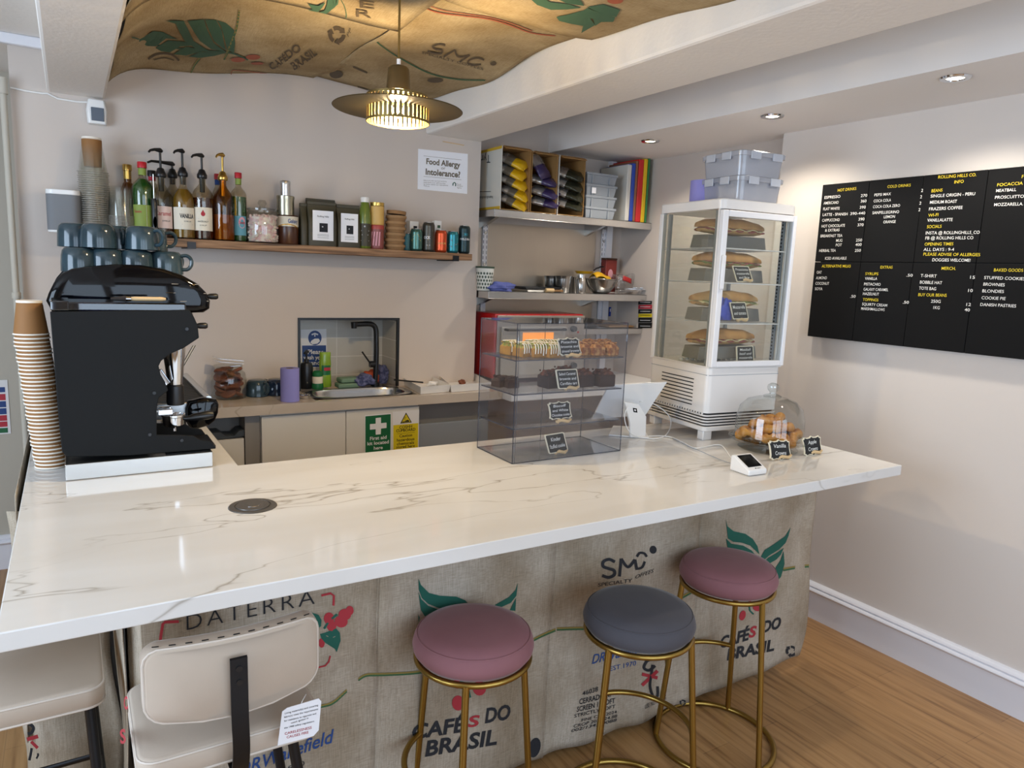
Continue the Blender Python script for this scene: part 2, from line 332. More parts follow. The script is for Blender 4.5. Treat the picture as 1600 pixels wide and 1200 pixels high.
mat('green_syrup', '#1f5a22', .2, coat=.6); mat('syrup_red', '#3f130d', .15, coat=.8); mat('syrup_amber', '#8c6a24', .12, coat=.8); mat('syrup_dark', '#2c0e0a', .15, coat=.8); mat('syrup_gold', '#a0703a', .12, coat=.8)
mat('cap_red', '#b71f2a', .35); mat('label_cream', '#ddd2bd', .7); mat('label_pink', '#ddc3b8', .7); mat('label_green', '#7f8f3a', .6); mat('label_teal', '#5f9aa8', .6); mat('label_blush', '#d99ba4', .6)
mat('marshmallow', '#e6b9b4', .8, vary=(50, '#f0e2d0', .1)); mat('coffee_bag', '#39331f', .5); mat('juice_green', '#63742a', .25, coat=.4); mat('tin_silver', '#aaa592', .22, .9); mat('tin_brown', '#4a2817', .3); mat('tin_gold', '#b98b2d', .35, .5)
mat('jar_yellow', '#d3a95c', .45); mat('jar_red', '#b0443a', .4); mat('jar_swirl', '#8a4640', .4); mat('can_teal', '#4a6d64', .3, .7); mat('can_grey', '#4c4840', .35, .6); mat('can_orange', '#c8502a', .3, .6); mat('can_blue', '#2e7b84', .3, .6); mat('can_dark', '#27383a', .35, .6); mat('can_lid', '#b9b9b6', .25, 1)
mat('bag_yellow', '#d9ab14', .3, coat=.3); mat('bag_grey', '#6d665a', .35); mat('bag_silver', '#c9c8c6', .22, .7); mat('bag_purple', '#3c3159', .3, coat=.3); mat('bag_dark', '#3a3a2c', .25, .4); mat('box_white', '#cbc7bd', .7); mat('box_yellow', '#c9a22a', .7)
mat('board_white', '#cfcbc2', .5); mat('board_blue', '#2c49a8', .5); mat('board_brown', '#8a5a3c', .5); mat('board_red', '#cc2a28', .5); mat('board_yellow', '#e3b81c', .5); mat('board_green', '#2a7a3e', .5)
mat('cloth_blue', '#5f68a8', .9, bump=(60, .5, .01)); mat('cloth_mixed', '#6a6d92', .9, bump=(80, .7, .01), vary=(60, '#3e4468', .1)); mat('cloth_orange', '#c2512a', .8); mat('sponge_green', '#6f8a72', .9, bump=(120, .5, .004)); mat('soap_green', '#86a832', .2, coat=.4); mat('soap_lid', '#1f6a3a', .3)
mat('yellow_plastic', '#dba51a', .4); mat('tin_red', '#7a2a24', .4); mat('tub_white', '#d8d9d2', .5); mat('tub_green', '#2d4434', .5); mat('cookie', '#7a4630', .85, bump=(90, .5, .004)); mat('bread', '#a56c33', .65, vary=(14, '#cf9a58', .2), bump=(40, .3, .004)); mat('bread_pale', '#d6ae74', .75, vary=(14, '#b98548', .2)); mat('ham', '#9a4a44', .6); mat('cheese', '#e3d3a0', .5); mat('lettuce', '#7f8a4a', .6)
mat('cake_gold', '#b37f2e', .8, bump=(60, .4, .004), vary=(30, '#8f5f22', .2)); mat('pistachio', '#7e8a34', .8, bump=(150, .8, .004), vary=(90, '#b8973f', .08)); mat('icing', '#efe6d2', .4); mat('almond', '#c6935a', .8, bump=(120, .8, .005), vary=(60, '#8a5230', .1)); mat('brownie', '#35201a', .8, bump=(80, .5, .004)); mat('brownie_top', '#6e3b29', .7, bump=(110, 1, .008), vary=(70, '#3b1e16', .1)); mat('pastry', '#b0691f', .45, coat=.3, vary=(18, '#d79b3e', .2), bump=(30, .3, .004))
mat('wood_light', '#d9b98a', .5); mat('bristle', '#2a2422', .9); mat('screen_black', '#0a0a0c', .08, coat=.5); mat('cable_white', '#e8e6e2', .4); mat('red_dot', '#b52a2a', .3); mat('blue_dot', '#4a6a9a', .3); mat('disc_grey', '#6d6862', .35, .6); mat('speaker_grey', '#75777a', .7); mat('pir_lens', '#5b6470', .3)
mat('lamp_glow', '#fff0c8', .5, emit=160, ecol=(1, .80, .45)); mat('spot_glow', '#ffffff', .5, emit=14, ecol=(1, .95, .86)); mat('oven_glow', '#ff9a3c', .5, emit=.85, ecol=(1, .62, .3)); mat('oven_dark', '#3a2a20', .2, coat=.5)
mat('glove_blue', '#3a50c0', .4); mat('frosted_plastic', '#b9bcc4', .4, trans=.0)
thin('glass', '#fbfdfb', .9); thin('glass_jar', '#f1f3f2', 1.4, 0, .035); thin('acrylic', '#f7f8fa', 1.0, 0, .012); thin('acrylic_edge', '#8d8f9a', .8, 0, .05, .35, '#6f7180'); thin('bottle_clear', '#e6e2d6', 1.4, 0, .03); thin('bottle_amber', '#cfa864', 1.2, 0, .03)
thin('cup_clear', '#fdfdfc', .55, .05, .0, .012, '#e8e2d6'); thin('cup_lip', '#f4f2ec', 1.5, .08, .1, .3, '#f2ece0'); thin('tub_clear', '#e4e6ec', .8, .15, .03, .42, '#cfd2da'); thin('bag_clear', '#f0eeee', 1.6, .08, .05, .12, '#e8e6e8'); thin('hopper_smoke', '#6a6a86', 1.5, .02, .05); thin('fridge_glass', '#f8faf9', .9, 0, .02); thin('fridge_glass_misty', '#f3f3ef', .7, .02, .01, .05, '#d9d4c4')
# ------------------------------------------------------------------ the room
YW, H, XW, XA, YA, ZS = 3.525, 0.96, 2.974, 3.07, 3.687, 2.294      # sink wall, counter height, right wall, alcove wall, alcove back, soffit
struct('floor', B().bb(-2.4, 3.4, -2.2, 4.6, -.12, 0), 'oak_floor', smooth=False)
b = B()   # sink wall with the hole of the niche
NX0, NX1, NZ = .944, 1.463, 1.316
b.bb(-.164, NX0, YW, 3.9, 0, 2.75).bb(NX1, 1.926, YW, 3.9, 0, 2.75).bb(NX0, NX1, YW, 3.9, NZ, 2.75).bb(NX0, NX1, YW, 3.9, 0, H - .04).bb(NX0, NX1, 3.74, 3.9, H - .04, NZ)
struct('wall_back', b, 'wall_paint_dim', smooth=False)
b = B(); t = .006
b.bb(NX0, NX0 + t, YW + .004, 3.74, H, NZ).bb(NX1 - t, NX1, YW + .004, 3.74, H, NZ).bb(NX0, NX1, 3.734, 3.74, H, NZ).bb(NX0, NX1, YW + .004, 3.74, NZ - t, NZ)
struct('wall_niche', b, 'niche_tile', smooth=False)
b = B(); b.bb(NX0 - .006, NX0 + .006, YW - .005, YW + .012, H, NZ + .006).bb(NX1 - .006, NX1 + .006, YW - .005, YW + .012, H, NZ + .006).bb(NX0 - .006, NX1 + .006, YW - .006, YW + .012, NZ - .006, NZ + .006)
struct('trim_1', b, 'black_plastic', smooth=False)
struct('wall_alcove', B().bb(1.926, 3.4, YA, 3.9, 0, 2.75), 'wall_paint_dim', smooth=False)
struct('wall_right', B().bb(XW, 3.4, -2.2, 2.404, 0, 2.75), 'wall_paint_lit', smooth=False)
struct('wall_alcove_right', B().bb(XA, 3.4, 2.404, YA, 0, 2.75), 'wall_paint_dim', smooth=False)
struct('wall_end', B().bb(-2.4, -.164, 4.25, 4.6, 0, 2.75), 'beige_paint', smooth=False)
struct('wall_left', B().bb(-2.4, -2.2, -2.2, 4.25, 0, .6).bb(-2.4, -2.2, -2.2, 4.25, 2.45, 2.75).bb(-2.4, -2.2, -2.2, .2, .6, 2.45).bb(-2.4, -2.2, 2.2, 4.25, .6, 2.45), 'beige_paint', smooth=False)
b = B()   # shopfront behind the camera, two large windows and a door
b.bb(-2.4, 3.4, -2.2, -1.9, 0, .45).bb(-2.4, 3.4, -2.2, -1.9, 2.45, 2.75)
for x0, x1 in ((-2.4, -1.0), (-.1, .02), (1.3, 1.42), (2.6, 3.4)): b.bb(x0, x1, -2.2, -1.9, .45, 2.45)
struct('wall_front', b, 'wall_paint_dim', smooth=False)
b = B()
for x0, x1 in ((-1.0, -.1), (.02, 1.3), (1.42, 2.6)):
    b.bb(x0, x1, -2.08, -2.03, .45, .52).bb(x0, x1, -2.08, -2.03, 2.38, 2.45).bb(x0, x0 + .05, -2.08, -2.03, .45, 2.45).bb(x1 - .05, x1, -2.08, -2.03, .45, 2.45).bb(x0, x1, -2.08, -2.03, 1.78, 1.82)
struct('window_1', b, 'trim_white', smooth=False)
struct('ceiling', B().bb(.1, 2.5, -2.2, 3.9, 2.62, 2.75).bb(-2.4, .1, -2.2, 4.6, 2.41, 2.75), 'ceiling_white', smooth=False)
struct('ceiling_soffit', B().bb(2.47, 3.4, -2.2, 3.9, ZS, 2.7), 'soffit_white', smooth=False)
struct('beam_right', B().bb(1.6, 1.925, -2.2, YW + .01, 2.268, 2.7), 'ceiling_white', smooth=False, bev=.012)
struct('beam_left', B().bb(-.043, .158, -2.2, YW + .01, 2.217, 2.7), 'ceiling_white', smooth=False, bev=.01)
struct('light_band_strip', B().bb(-.4, -.043, YW - .03, YW, 2.37, 2.41), 'trim_white', smooth=False, bev=.006)  # white strip modelled in place of the light band along the wall top
# skirting along the right wall: plain board with a rounded moulding on top
prof = [(0, 0), (.018, 0), (.018, .128), (.03, .134), (.034, .142), (.03, .150), (.02, .153), (.024, .160), (.018, .168), (.008, .175), (0, .176)]
b = B(); b.loft([[(XW - x, y, z) for x, z in prof] for y in (-2.2, 2.4)]); struct('baseboard_right', b, 'trim_white', ang=50)
b = B(); b.loft([[(x, 4.25 - p, z) for p, z in prof] for x in (-2.2, -.164)]); struct('baseboard_left', b, 'trim_white', ang=50)
# downlights in the soffit
for i, (px, py) in enumerate(((1016, 220), (1207, 181), (1493, 121))):
    p = onz(px, py, ZS); t = thing('downlight', ('small round ceiling downlight over the storage alcove', 'round ceiling downlight above the display fridge', 'round ceiling downlight above the black menu board')[i], 'ceiling light', (p.x, p.y, ZS), group='downlights in the soffit')
    B().lathe([(.028, -.001), (.030, -.006), (.046, -.006), (.049, -.001), (.047, .0)], n=28).build('trim_ring', 'chrome', t)
    B().lathe([(.0, -.002), (.029, -.002), (.029, -.0005), (.0, -.0005)], n=24).build('lamp', 'spot_glow', t)
    light('downlight_beam', 'SPOT', (p.x, p.y, ZS - .02), SPOT, SPOTC, spot_size=2.5, spot_blend=.6, shadow_soft_size=.03, aim=(p.x, p.y, 0))
# pipe in the corner left of the sink wall, cable and motion sensor under the beam
t = thing('wall_pipe', 'painted vertical pipe with a coupling in the corner left of the cups', 'pipe', (-.185, 3.49, 0))
B().cyl((0, 0, .7), (0, 0, 2.2), .012, n=12).build('pipe', 'beige_paint', t); B().cyl((0, 0, 1.40), (0, 0, 1.425), .016, n=12).cyl((0, 0, 2.18), (0, 0, 2.24), .017, n=12).build('coupling', 'beige_paint', t)
q = [ony(x, y, YW - .004) for x, y in ((16, 137), (40, 142), (66, 146), (74, 146), (90, 154), (120, 159), (145, 160))]
tag(B().tube(q, .0035, 6).build('cable', 'cable_white'), 'thin white cable along the wall under the left ceiling beam', 'cable')
p = ony(151, 178, YW); t = thing('motion_sensor', 'small white motion sensor on the wall under the left beam end', 'sensor', (p.x, YW, p.z))
b = B(); b.loft([[(x * s, y, z) for x, z in ((-.034, -.045), (.034, -.045), (.038, .01), (.03, .05), (-.03, .05), (-.038, .01))] for s, y in ((1, -.001), (1, -.03), (.85, -.042))]); b.build('housing', 'white_plastic', t, bev=.004)
B().box((.002, -.043, -.008), (.046, .006, .052)).build('lens', 'pir_lens', t, bev=.002)
q = [ony(x, y, YW - .003) for x, y in ((133, 240), (131, 228), (138, 226), (141, 238), (136, 246))]
# exit and fire notice on the end wall, cut by the left picture edge
p = ony(6, 636, 4.25); t = thing('safety_notice', 'white safety notice with blue, red and green bands on the far left wall', 'notice', (p.x - .03, 4.248, p.z))
B().bb(-.09, .052, -.002, 0, -.135, .135).build('sheet', 'sign_white', t, smooth=False)
b = B()
for i, (m_, z0, z1) in enumerate(((0, .075, .1), (1, .035, .066), (0, .0, .03), (0, -.035, -.005), (1, -.068, -.04), (1, -.098, -.072), (2, -.128, -.104))): b.m(m_).bb(-.088, .04, -.0032, -.002, z0, z1)
b.build('bands', ['sign_blue', 'sign_red', 'sign_green'], t, smooth=False)
# ------------------------------------------------------------------ bar counter and its base
b = B(); b.loft([[(x, y, z) for x, y in ((-.132, 1.37), (2.487, 1.37), (2.487, 2.258), (.416, 2.258), (.416, 3.205), (-.132, 3.205))] for z in (H - .036, H)])
tag(b.build('bar_counter', 'marble', smooth=False, bev=.0025), 'long glossy white marble-effect bar counter top with pale grey veins', 'counter')
b = B(); b.loft([[(x, y, z) for x, y in ((-.13, 3.207), (1.926, 3.207), (1.926, YW), (-.13, YW))] for z in (H - .045, H)])
SKX, SKY = 1.165, 3.40
ob = b.build('back_worktop', 'marble_warm_shade', smooth=False); tag(ob, 'beige marble-effect back worktop with the sink below the wooden shelf', 'worktop')
# opening for the sink
cut = B().bb(.945, 1.46, 3.25, 3.7, .8, 1.1).build('cutter', 'marble_warm_shade'); 
md = ob.modifiers.new('hole', 'BOOLEAN'); md.object = cut; md.operation = 'DIFFERENCE'; md.solver = 'EXACT'
me = bpy.data.meshes.new_from_object(ob.evaluated_get(bpy.context.evaluated_depsgraph_get())); ob.modifiers.clear(); ob.data = me; bpy.data.objects.remove(cut)
tag(B().bb(1.93, XA - .002, 3.12, YA - .002, H - .045, H).build('alcove_worktop', 'white_gloss', smooth=False, bev=.003), 'white worktop in the alcove under the red oven', 'worktop')
t = thing('bar_carcass', 'dark carcass of the bar behind the hessian sacks', 'bar base', (1.2, 1.95, 0))
B().bb(.085, 2.44, 1.775, 2.2, .2, H - .037).bb(.1, 2.3, 1.95, 2.2, 0, .2).build('front_carcass', 'cabinet_grey', t, world=True, smooth=False)
B().bb(-.10, .38, 2.24, 3.2, 0, H - .037).build('side_carcass', 'cabinet_grey', t, world=True, smooth=False)
p = onz(395, 791, H); t = thing('cable_grommet', 'round grey pop-up socket cap set into the bar counter top', 'socket', (p.x, p.y, H))
B().lathe([(0, .0015), (.040, .0015), (.0405, .001), (.044, .001), (.045, .003), (.058, .0025), (.06, .0)], n=36).build('rim', 'disc_grey', t); B().lathe([(.0, .004), (.041, .004), (.0415, .0025), (.0415, .001)], n=36).build('lid', 'disc_grey', t)
B().ring((0, 0, .0042), .018, .0012, 20, 6, -2.4, -.3).build('finger_grip', 'chrome', t)
# ------------------------------------------------------------------ coffee sacks on the bar
YS = 1.72
def fold(x, z): return .006 * math.sin(x * 9 + 1.3 * z) + .004 * math.sin(x * 23 + 5 * z + 1) + .003 * math.sin(14 * z + 4 * x) + .012 * max(0, .35 - z)
def on_sack(px, py):
    y = YS
    for _ in range(4): p = ony(px, py, y); y = YS - fold(p.x, p.z) - .0035
    return p
def sack(name, label, x0, x1, zb0, zb1, prints=None, round_r=0, round_l=0):
    o = thing(name, label, 'coffee sack', ((x0 + x1) / 2, YS, .5), group='hessian coffee sacks on the bar front')
    def fn(u, v):
        x = x0 + (x1 - x0) * u; zb = zb0 + (zb1 - zb0) * u + .006 * math.sin(u * 17); z = zb + (H - .04 - zb) * v
        y = YS - fold(x, z)
        if round_r: x += .06 * (1 - v) * u ** 4; y += .02 * (max(0, u - .95) / .05) ** 2
        if round_r and v < .14: x -= .05 * (1 - v / .14) ** 1.6 * max(0, u - .85) / .15
        if round_l and u < .03: y += .03 * ((.03 - u) / .03) ** 2
        return (x, y, z)
    B().grid(max(12, int((x1 - x0) / .025)), 34, fn).build('hessian', 'hessian', o, world=True, solid=.003)
    if prints:
        b = B(); prints(b); build_split(b, PM, ('lettering', 'leaf_print', 'cherry_print', 'blue_lettering', 'stripe', 'stripe', 'leaf_print'), o, world=True, smooth=False, flip=False)
    return o
PM = ['print_black', 'print_green', 'print_red', 'print_blue', 'stripe_green', 'stripe_yellow', 'hessian']
def conv(x0, y0, s): return lambda pts: [(x0 + a / s, y0 + c / s) for a, c in pts]
def ell(cx, cy, rx, ry, n=16, rot=0): return [(cx + rx * math.cos(2 * PI * i / n) * math.cos(rot) - ry * math.sin(2 * PI * i / n) * math.sin(rot), cy + rx * math.cos(2 * PI * i / n) * math.sin(rot) + ry * math.sin(2 * PI * i / n) * math.cos(rot)) for i in range(n)]
def stripe(b, pts, on=None, w=2.6):
    on = on or on_sack
    px_line(b, spline2([(x, y - w * .5) for x, y in pts]), w, on, 5); px_line(b, spline2([(x, y + w * .5) for x, y in pts]), w, on, 4)
def spline2(pts, n=6): return [(p.x, p.y) for p in spline([(x, y, 0) for x, y in pts], n)]
def recycle(b, cx, cy, r, on, mi=0, ph=0):
    for k in range(3):
        a = ph + k * 2 * PI / 3; pts = [(cx + r * .75 * math.cos(a + t * .22), cy + r * .75 * math.sin(a + t * .22)) for t in range(7)]
        px_line(b, pts, r * .42, on, mi); e = pts[-1]; d = a + 1.32; tx, ty = -math.sin(d), math.cos(d)
        px_poly(b, [(e[0] + math.cos(d) * r * .42, e[1] + math.sin(d) * r * .42), (e[0] + tx * r * .5, e[1] + ty * r * .5), (e[0] - math.cos(d) * r * .42, e[1] - math.sin(d) * r * .42)], on, mi)
def print_a(b):
    c = conv(230, 900, 4.85); P = lambda pts, mi, s=1: px_poly(b, c(pts), on_sack, mi, s); Ln = lambda pts, w, mi: px_line(b, c(pts), w / 4.85, on_sack, mi)
    q = c([(300, 412), (1270, 212)]); px_text(b, 'DATERRA', q[0], q[1], 25, on_sack, 0, -.012, 0, spacing=1.25)
    Ln([(90, 575), (104, 450), (118, 365), (135, 350), (240, 345)], 22, 2); Ln([(1320, 148), (1390, 132), (1415, 150), (1412, 225)], 17, 2); Ln([(1290, 695), (1350, 680), (1376, 650), (1388, 605)], 12, 2); Ln([(90, 575), (84, 700), (100, 730), (180, 735)], 20, 2)
    P([(1115, 392), (1118, 350), (1140, 315), (1185, 288), (1250, 278), (1300, 295), (1322, 335), (1318, 380), (1270, 420), (1190, 430)], 1); P([(1310, 440), (1360, 425), (1430, 395), (1460, 430), (1466, 490), (1448, 545), (1436, 578), (1422, 552), (1370, 520), (1325, 490)], 1)
    for x, y, rx, ry in ((1378, 322, 40, 46), (1398, 380, 36, 40), (1470, 345, 50, 46), (1498, 292, 48, 44), (1535, 262, 30, 36), (1322, 508, 24, 36)): P(ell(x, y, rx, ry), 2, 0)
    Ln([(480, 545), (620, 480), (690, 450), (745, 390), (900, 345), (1110, 298), (1165, 300)], 8, 1); P([(690, 480), (720, 455), (860, 460), (960, 440), (880, 475), (780, 470)], 1)
    Ln([(1340, 400), (1380, 340), (1440, 290)], 16, 1); Ln([(1240, 360), (1255, 325), (1290, 360)], 4, 6); Ln([(1350, 450), (1400, 470), (1440, 450)], 4, 6)
    px_text(b, 'DRWakefield', (372, 1214), (522, 1159), 21, on_sack, 3, .012, .2); px_text(b, 'EST.1970', (410, 1219), (476, 1196), 8, on_sack, 0)
    stripe(b, [(470, 1108), (505, 1103), (522, 1097), (542, 1079)])
def print_b(b):
    c = conv(560, 860, 3.53); P = lambda pts, mi, s=1: px_poly(b, c(pts), on_sack, mi, s)
    P([(332, 155), (345, 190), (390, 235), (450, 250), (540, 255), (590, 275), (615, 305), (520, 318), (445, 318), (385, 295), (350, 262), (333, 215)], 1); P([(331, 228), (348, 270), (385, 305), (440, 326), (410, 350), (372, 372), (345, 330)], 1); P([(330, 350), (338, 370), (332, 405)], 1, 0)
    P([(880, 178), (866, 220), (830, 258), (750, 303), (790, 312), (840, 290), (872, 250)], 1); P([(870, 262), (866, 334), (836, 330), (852, 296)], 1, 0)
    for x, y, rx, ry in ((548, 737, 30, 26), (668, 760, 37, 41), (550, 842, 34, 42)): P(ell(x, y, rx, ry), 2, 0)
    px_line(b, c([(560, 720), (600, 745), (618, 812)]), 3, on_sack, 1)
    for s, p0, p1, h, mi, sh in (('CAF\u00c9', (296, 1042), (592, 996), 23, 0, .12), ('S', (603, 976), (668, 966), 17, 2, .12), ('DO', (698, 952), (838, 928), 23, 0, .12), ('BRASIL', (368, 1136), (764, 1068), 24, 0, .12)):
        q = c([p0, p1]); px_text(b, s, q[0], q[1], h, on_sack, mi, .03, sh)
    P(ell(972, 1088, 32, 56, 18, .25), 0, 0); P([(948, 1120), (960, 1085), (978, 1082), (1000, 1075), (990, 1105), (965, 1130)], 6, 0)
    stripe(b, [(560, 1062), (573, 1055), (600, 1054), (640, 1052), (665, 1049)]); stripe(b, [(820, 1007), (845, 994), (868, 984)])
def print_c(b):
    c = conv(820, 760, 2.727); P = lambda pts, mi, s=1: px_poly(b, c(pts), on_sack, mi, s); Ln = lambda pts, w, mi: px_line(b, spline2(c(pts), 5), w / 2.727, on_sack, mi)
    Ln([(384, 322), (360, 311), (336, 320), (334, 340), (356, 350), (380, 358), (382, 376), (358, 388), (330, 380)], 13, 0); Ln([(404, 384), (411, 308)], 12, 0); Ln([(411, 308), (440, 344), (470, 312)], 12, 0); Ln([(470, 312), (478, 356)], 12, 0)
    Ln([(476, 352), (500, 345), (512, 320)], 10, 0); Ln([(520, 300), (510, 286), (490, 284), (478, 300)], 10, 0); P(ell(547, 270, 15, 17), 0, 0); P(ell(547, 262, 8, 6, 10), 6, 0)
    for s, p0, p1, h, mi, sh, bo in (('SPECIALTY', (312, 428), (458, 408), 6, 0, 0, 0), ('OFFEES', (472, 394), (550, 366), 6, 0, .3, 0), ('DRWakefield', (286, 757), (520, 700), 15, 3, .25, .008), ('EST.1970', (362, 787), (474, 762), 7.5, 3, 0, 0), ('46038', (246, 893), (312, 872), 7.5, 0, 0, .005), ('CERRADO NP', (232, 929), (374, 894), 8.5, 0, 0, .012), ('SCREEN 17 SOFT', (222, 961), (384, 922), 8, 0, 0, .012), ('STRICTLY SOFT', (211, 986), (386, 944), 5.5, 0, 0, .006), ('FINE CUP 2024', (242, 1003), (392, 966), 4.6, 0, 0, .004), ('CROP 2023/24.88', (208, 1029), (394, 984), 4.8, 0, .1, .004), ('002/1345/0088', (199, 1048), (392, 1001), 4.8, 0, .2, .004), ('USE NO HOOKS', (512, 948), (602, 908), 7, 0, 0, 0)):
        q = c([p0, p1]); px_text(b, s, q[0], q[1], h, on_sack, mi, bo, sh)
    Ln([(556, 736), (524, 742), (508, 772), (530, 784), (556, 764)], 12, 0); Ln([(545, 760), (540, 800), (534, 850), (548, 895), (566, 892), (566, 852)], 11, 0); Ln([(500, 800), (566, 816)], 14, 2); Ln([(500, 848), (566, 786)], 14, 2)
    stripe(b, [(870, 983), (900, 982), (925, 982)])
    recycle(b, 1067, 1098, 5, on_sack, 0)
def print_d(b):
    c = conv(820, 760, 2.727); P = lambda pts, mi, s=1: px_poly(b, c(pts), on_sack, mi, s)
    P([(857, 140), (864, 170), (890, 191), (940, 202), (972, 224), (992, 255), (1000, 290), (985, 275), (960, 252), (925, 240), (888, 236), (866, 222)], 1); P([(858, 222), (880, 244), (930, 252), (966, 272), (990, 300), (1002, 326), (960, 300), (915, 288), (880, 280), (864, 258)], 1); P([(855, 250), (860, 300), (856, 312)], 1, 0)
    P([(1133, 175), (1110, 212), (1062, 246), (1022, 272), (1006, 300), (1012, 320), (1040, 296), (1085, 268), (1112, 240), (1124, 210)], 1); P([(1104, 262), (1070, 286), (1036, 305), (1014, 328), (1040, 330), (1072, 312), (1092, 290)], 1, 0); P([(1103, 275), (1107, 330), (1092, 385), (1066, 414), (1050, 395), (1060, 360), (1090, 315)], 1)
    P(ell(928, 550, 13, 22, 16, .3), 2, 0); P(ell(992, 514, 20, 18), 2, 0); P(ell(960, 500, 10, 12), 2, 0); px_line(b, c([(955, 500), (960, 530), (975, 545)]), 2.4, on_sack, 1)
    for s, p0, p1, h, mi, sh in (('CAF\u00c9', (832, 690), (954, 652), 18, 0, .05), ('S', (954, 645), (985, 638), 17, 2, .1), ('DO', (1012, 624), (1090, 602), 18, 0, .1), ('BRASIL', (862, 740), (1062, 698), 18, 0, .05)):
        q = c([p0, p1]); px_text(b, s, q[0], q[1], h, on_sack, mi, .035, sh)
    q = c([(1136, 702)])[0]; recycle(b, q[0], q[1], 9, on_sack, 0, .4)
    stripe(b, [(1224, 890), (1246, 886), (1264, 884)]); stripe(b, [(1062, 935), (1075, 928), (1086, 922)])
sack('coffee_sack', 'hessian sack with thin dark lettering and green leaves behind the beige bar chair', .075, .668, .026, .026, print_a, round_l=1)
sack('coffee_sack', 'hessian sack with green leaves behind the nearer pink stool', .662, 1.245, .026, .026, print_b)
sack('coffee_sack', 'hessian sack with large letters and a red crossed hook behind the grey stool', 1.24, 1.89, .026, .034, print_c)
sack('coffee_sack', 'hessian sack with green leaves at the right end of the bar', 1.884, 2.545, .034, .05, print_d, round_r=1)
# sacks on the left end of the bar
o = thing('coffee_sack', 'hessian sack wrapped round the left side of the bar beside the tucked chair', 'coffee sack', (.06, 1.95, .5), group='hessian coffee sacks on the bar front')
B().grid(8, 20, lambda u, v: (.062 - .012 * math.sin(v * 7 + 3 * u) * (1 - v), 1.725 + .43 * u, .02 + .9 * v)).build('hessian', 'hessian', o, world=True, solid=.003)
b = B(); on = lambda px, py: onx(px, py, .045)
px_text(b, 'S', (188, 1162), (197, 1160), 22, on, 1, .03); px_text(b, 'C', (194, 1109), (200, 1107), 20, on, 1, .03); b.build('print', ['print_black', 'print_red'], o, world=True, smooth=False, flip=False)
o = thing('coffee_sack', 'crumpled hessian sack with a crossed hook hanging left under the counter', 'coffee sack', (-.05, 2.2, .5), group='hessian coffee sacks on the bar front')
def fnl(u, v): return (-.175 + .235 * u + .012 * math.sin(9 * v), 2.19 + .012 * math.sin(8 * u + 6 * v) + (.03 * (1 - u / .15) if u < .15 else 0), .03 + .88 * v)
B().grid(14, 24, fnl).build('hessian', 'hessian', o, world=True, solid=.003)
b = B(); on = lambda px, py: ony(px, py, 2.165); c = conv(0, 980, 5.454)
px_line(b, spline2(c([(165, 775), (215, 812), (265, 832), (285, 862), (268, 900), (235, 908)])), 5, on, 0); px_line(b, c([(230, 957), (325, 930)]), 6, on, 1); px_line(b, c([(265, 975), (322, 1030)]), 5, on, 1); px_line(b, spline2(c([(250, 1135), (262, 1080), (270, 1030)])), 4, on, 0); px_line(b, spline2(c([(310, 1120), (325, 1090), (320, 1075)])), 3, on, 0)
b.build('print', ['print_black', 'print_red'], o, world=True, smooth=False, flip=False)
o = thing('coffee_sack', 'strip of hessian sack hanging off the left edge of the counter', 'coffee sack', (-.15, 2.4, .8), group='hessian coffee sacks on the bar front')
B().grid(16, 12, lambda u, v: (-.148 - .014 * math.sin(u * 13) * (1 - v) - .01 * (1 - v), 2.2 + .95 * u, .25 + .705 * v)).build('hessian', 'hessian', o, world=True, solid=.003)
# ------------------------------------------------------------------ coffee sacks slung under the ceiling
def hz(x, y, dz=0): return 2.425 - .16 * math.exp(-max(0, x - .16) / .10) - .03 * math.exp(-((x - .55) / .3) ** 2) + .012 * math.sin(x * 7 + y * 4) + .009 * math.sin(y * 9 - x * 5) + dz
def hsheet(label, x0, x1, y0, y1, dz, prints, edge=.0):
    o = thing('coffee_sack', label, 'coffee sack', ((x0 + x1) / 2, (y0 + y1) / 2, 2.4), group='hessian coffee sacks slung under the ceiling')
    def z(x, y):
        u = (x - x0) / (x1 - x0); v = (y - y0) / (y1 - y0)
        return hz(x, y, dz) + edge * (math.exp(-u * 9) + math.exp(-(1 - u) * 9)) - .03 * math.sin(PI * max(0, min(1, v))) * (1 if y0 < 2 else .4)
    B().grid(30, 36, lambda u, v: (x0 + (x1 - x0) * u + .008 * math.sin(v * 11), y0 + (y1 - y0) * v + .012 * math.sin(u * 9), z(x0 + (x1 - x0) * u, y0 + (y1 - y0) * v))).build('hessian', 'hessian_ceiling', o, world=True, solid=.003)
    def on(px, py):
        zz = 2.4
        for _ in range(6): p = onz(px, py, zz); zz = z(p.x, p.y) - .0045
        q = V((max(x0 + .006, min(x1 - .006, p.x)), min(y1 - .012, p.y), 0)); q.z = z(q.x, q.y) - .0045; return q
    b = B(); prints(b, on); build_split(b, ['cprint_black', 'cprint_green', 'cprint_red', 'hessian_ceiling', 'stripe_green', 'stripe_yellow'], ('lettering', 'leaf_print', 'red_print', 'leaf_print', 'stripe', 'stripe'), o, world=True, smooth=False, flip=False)
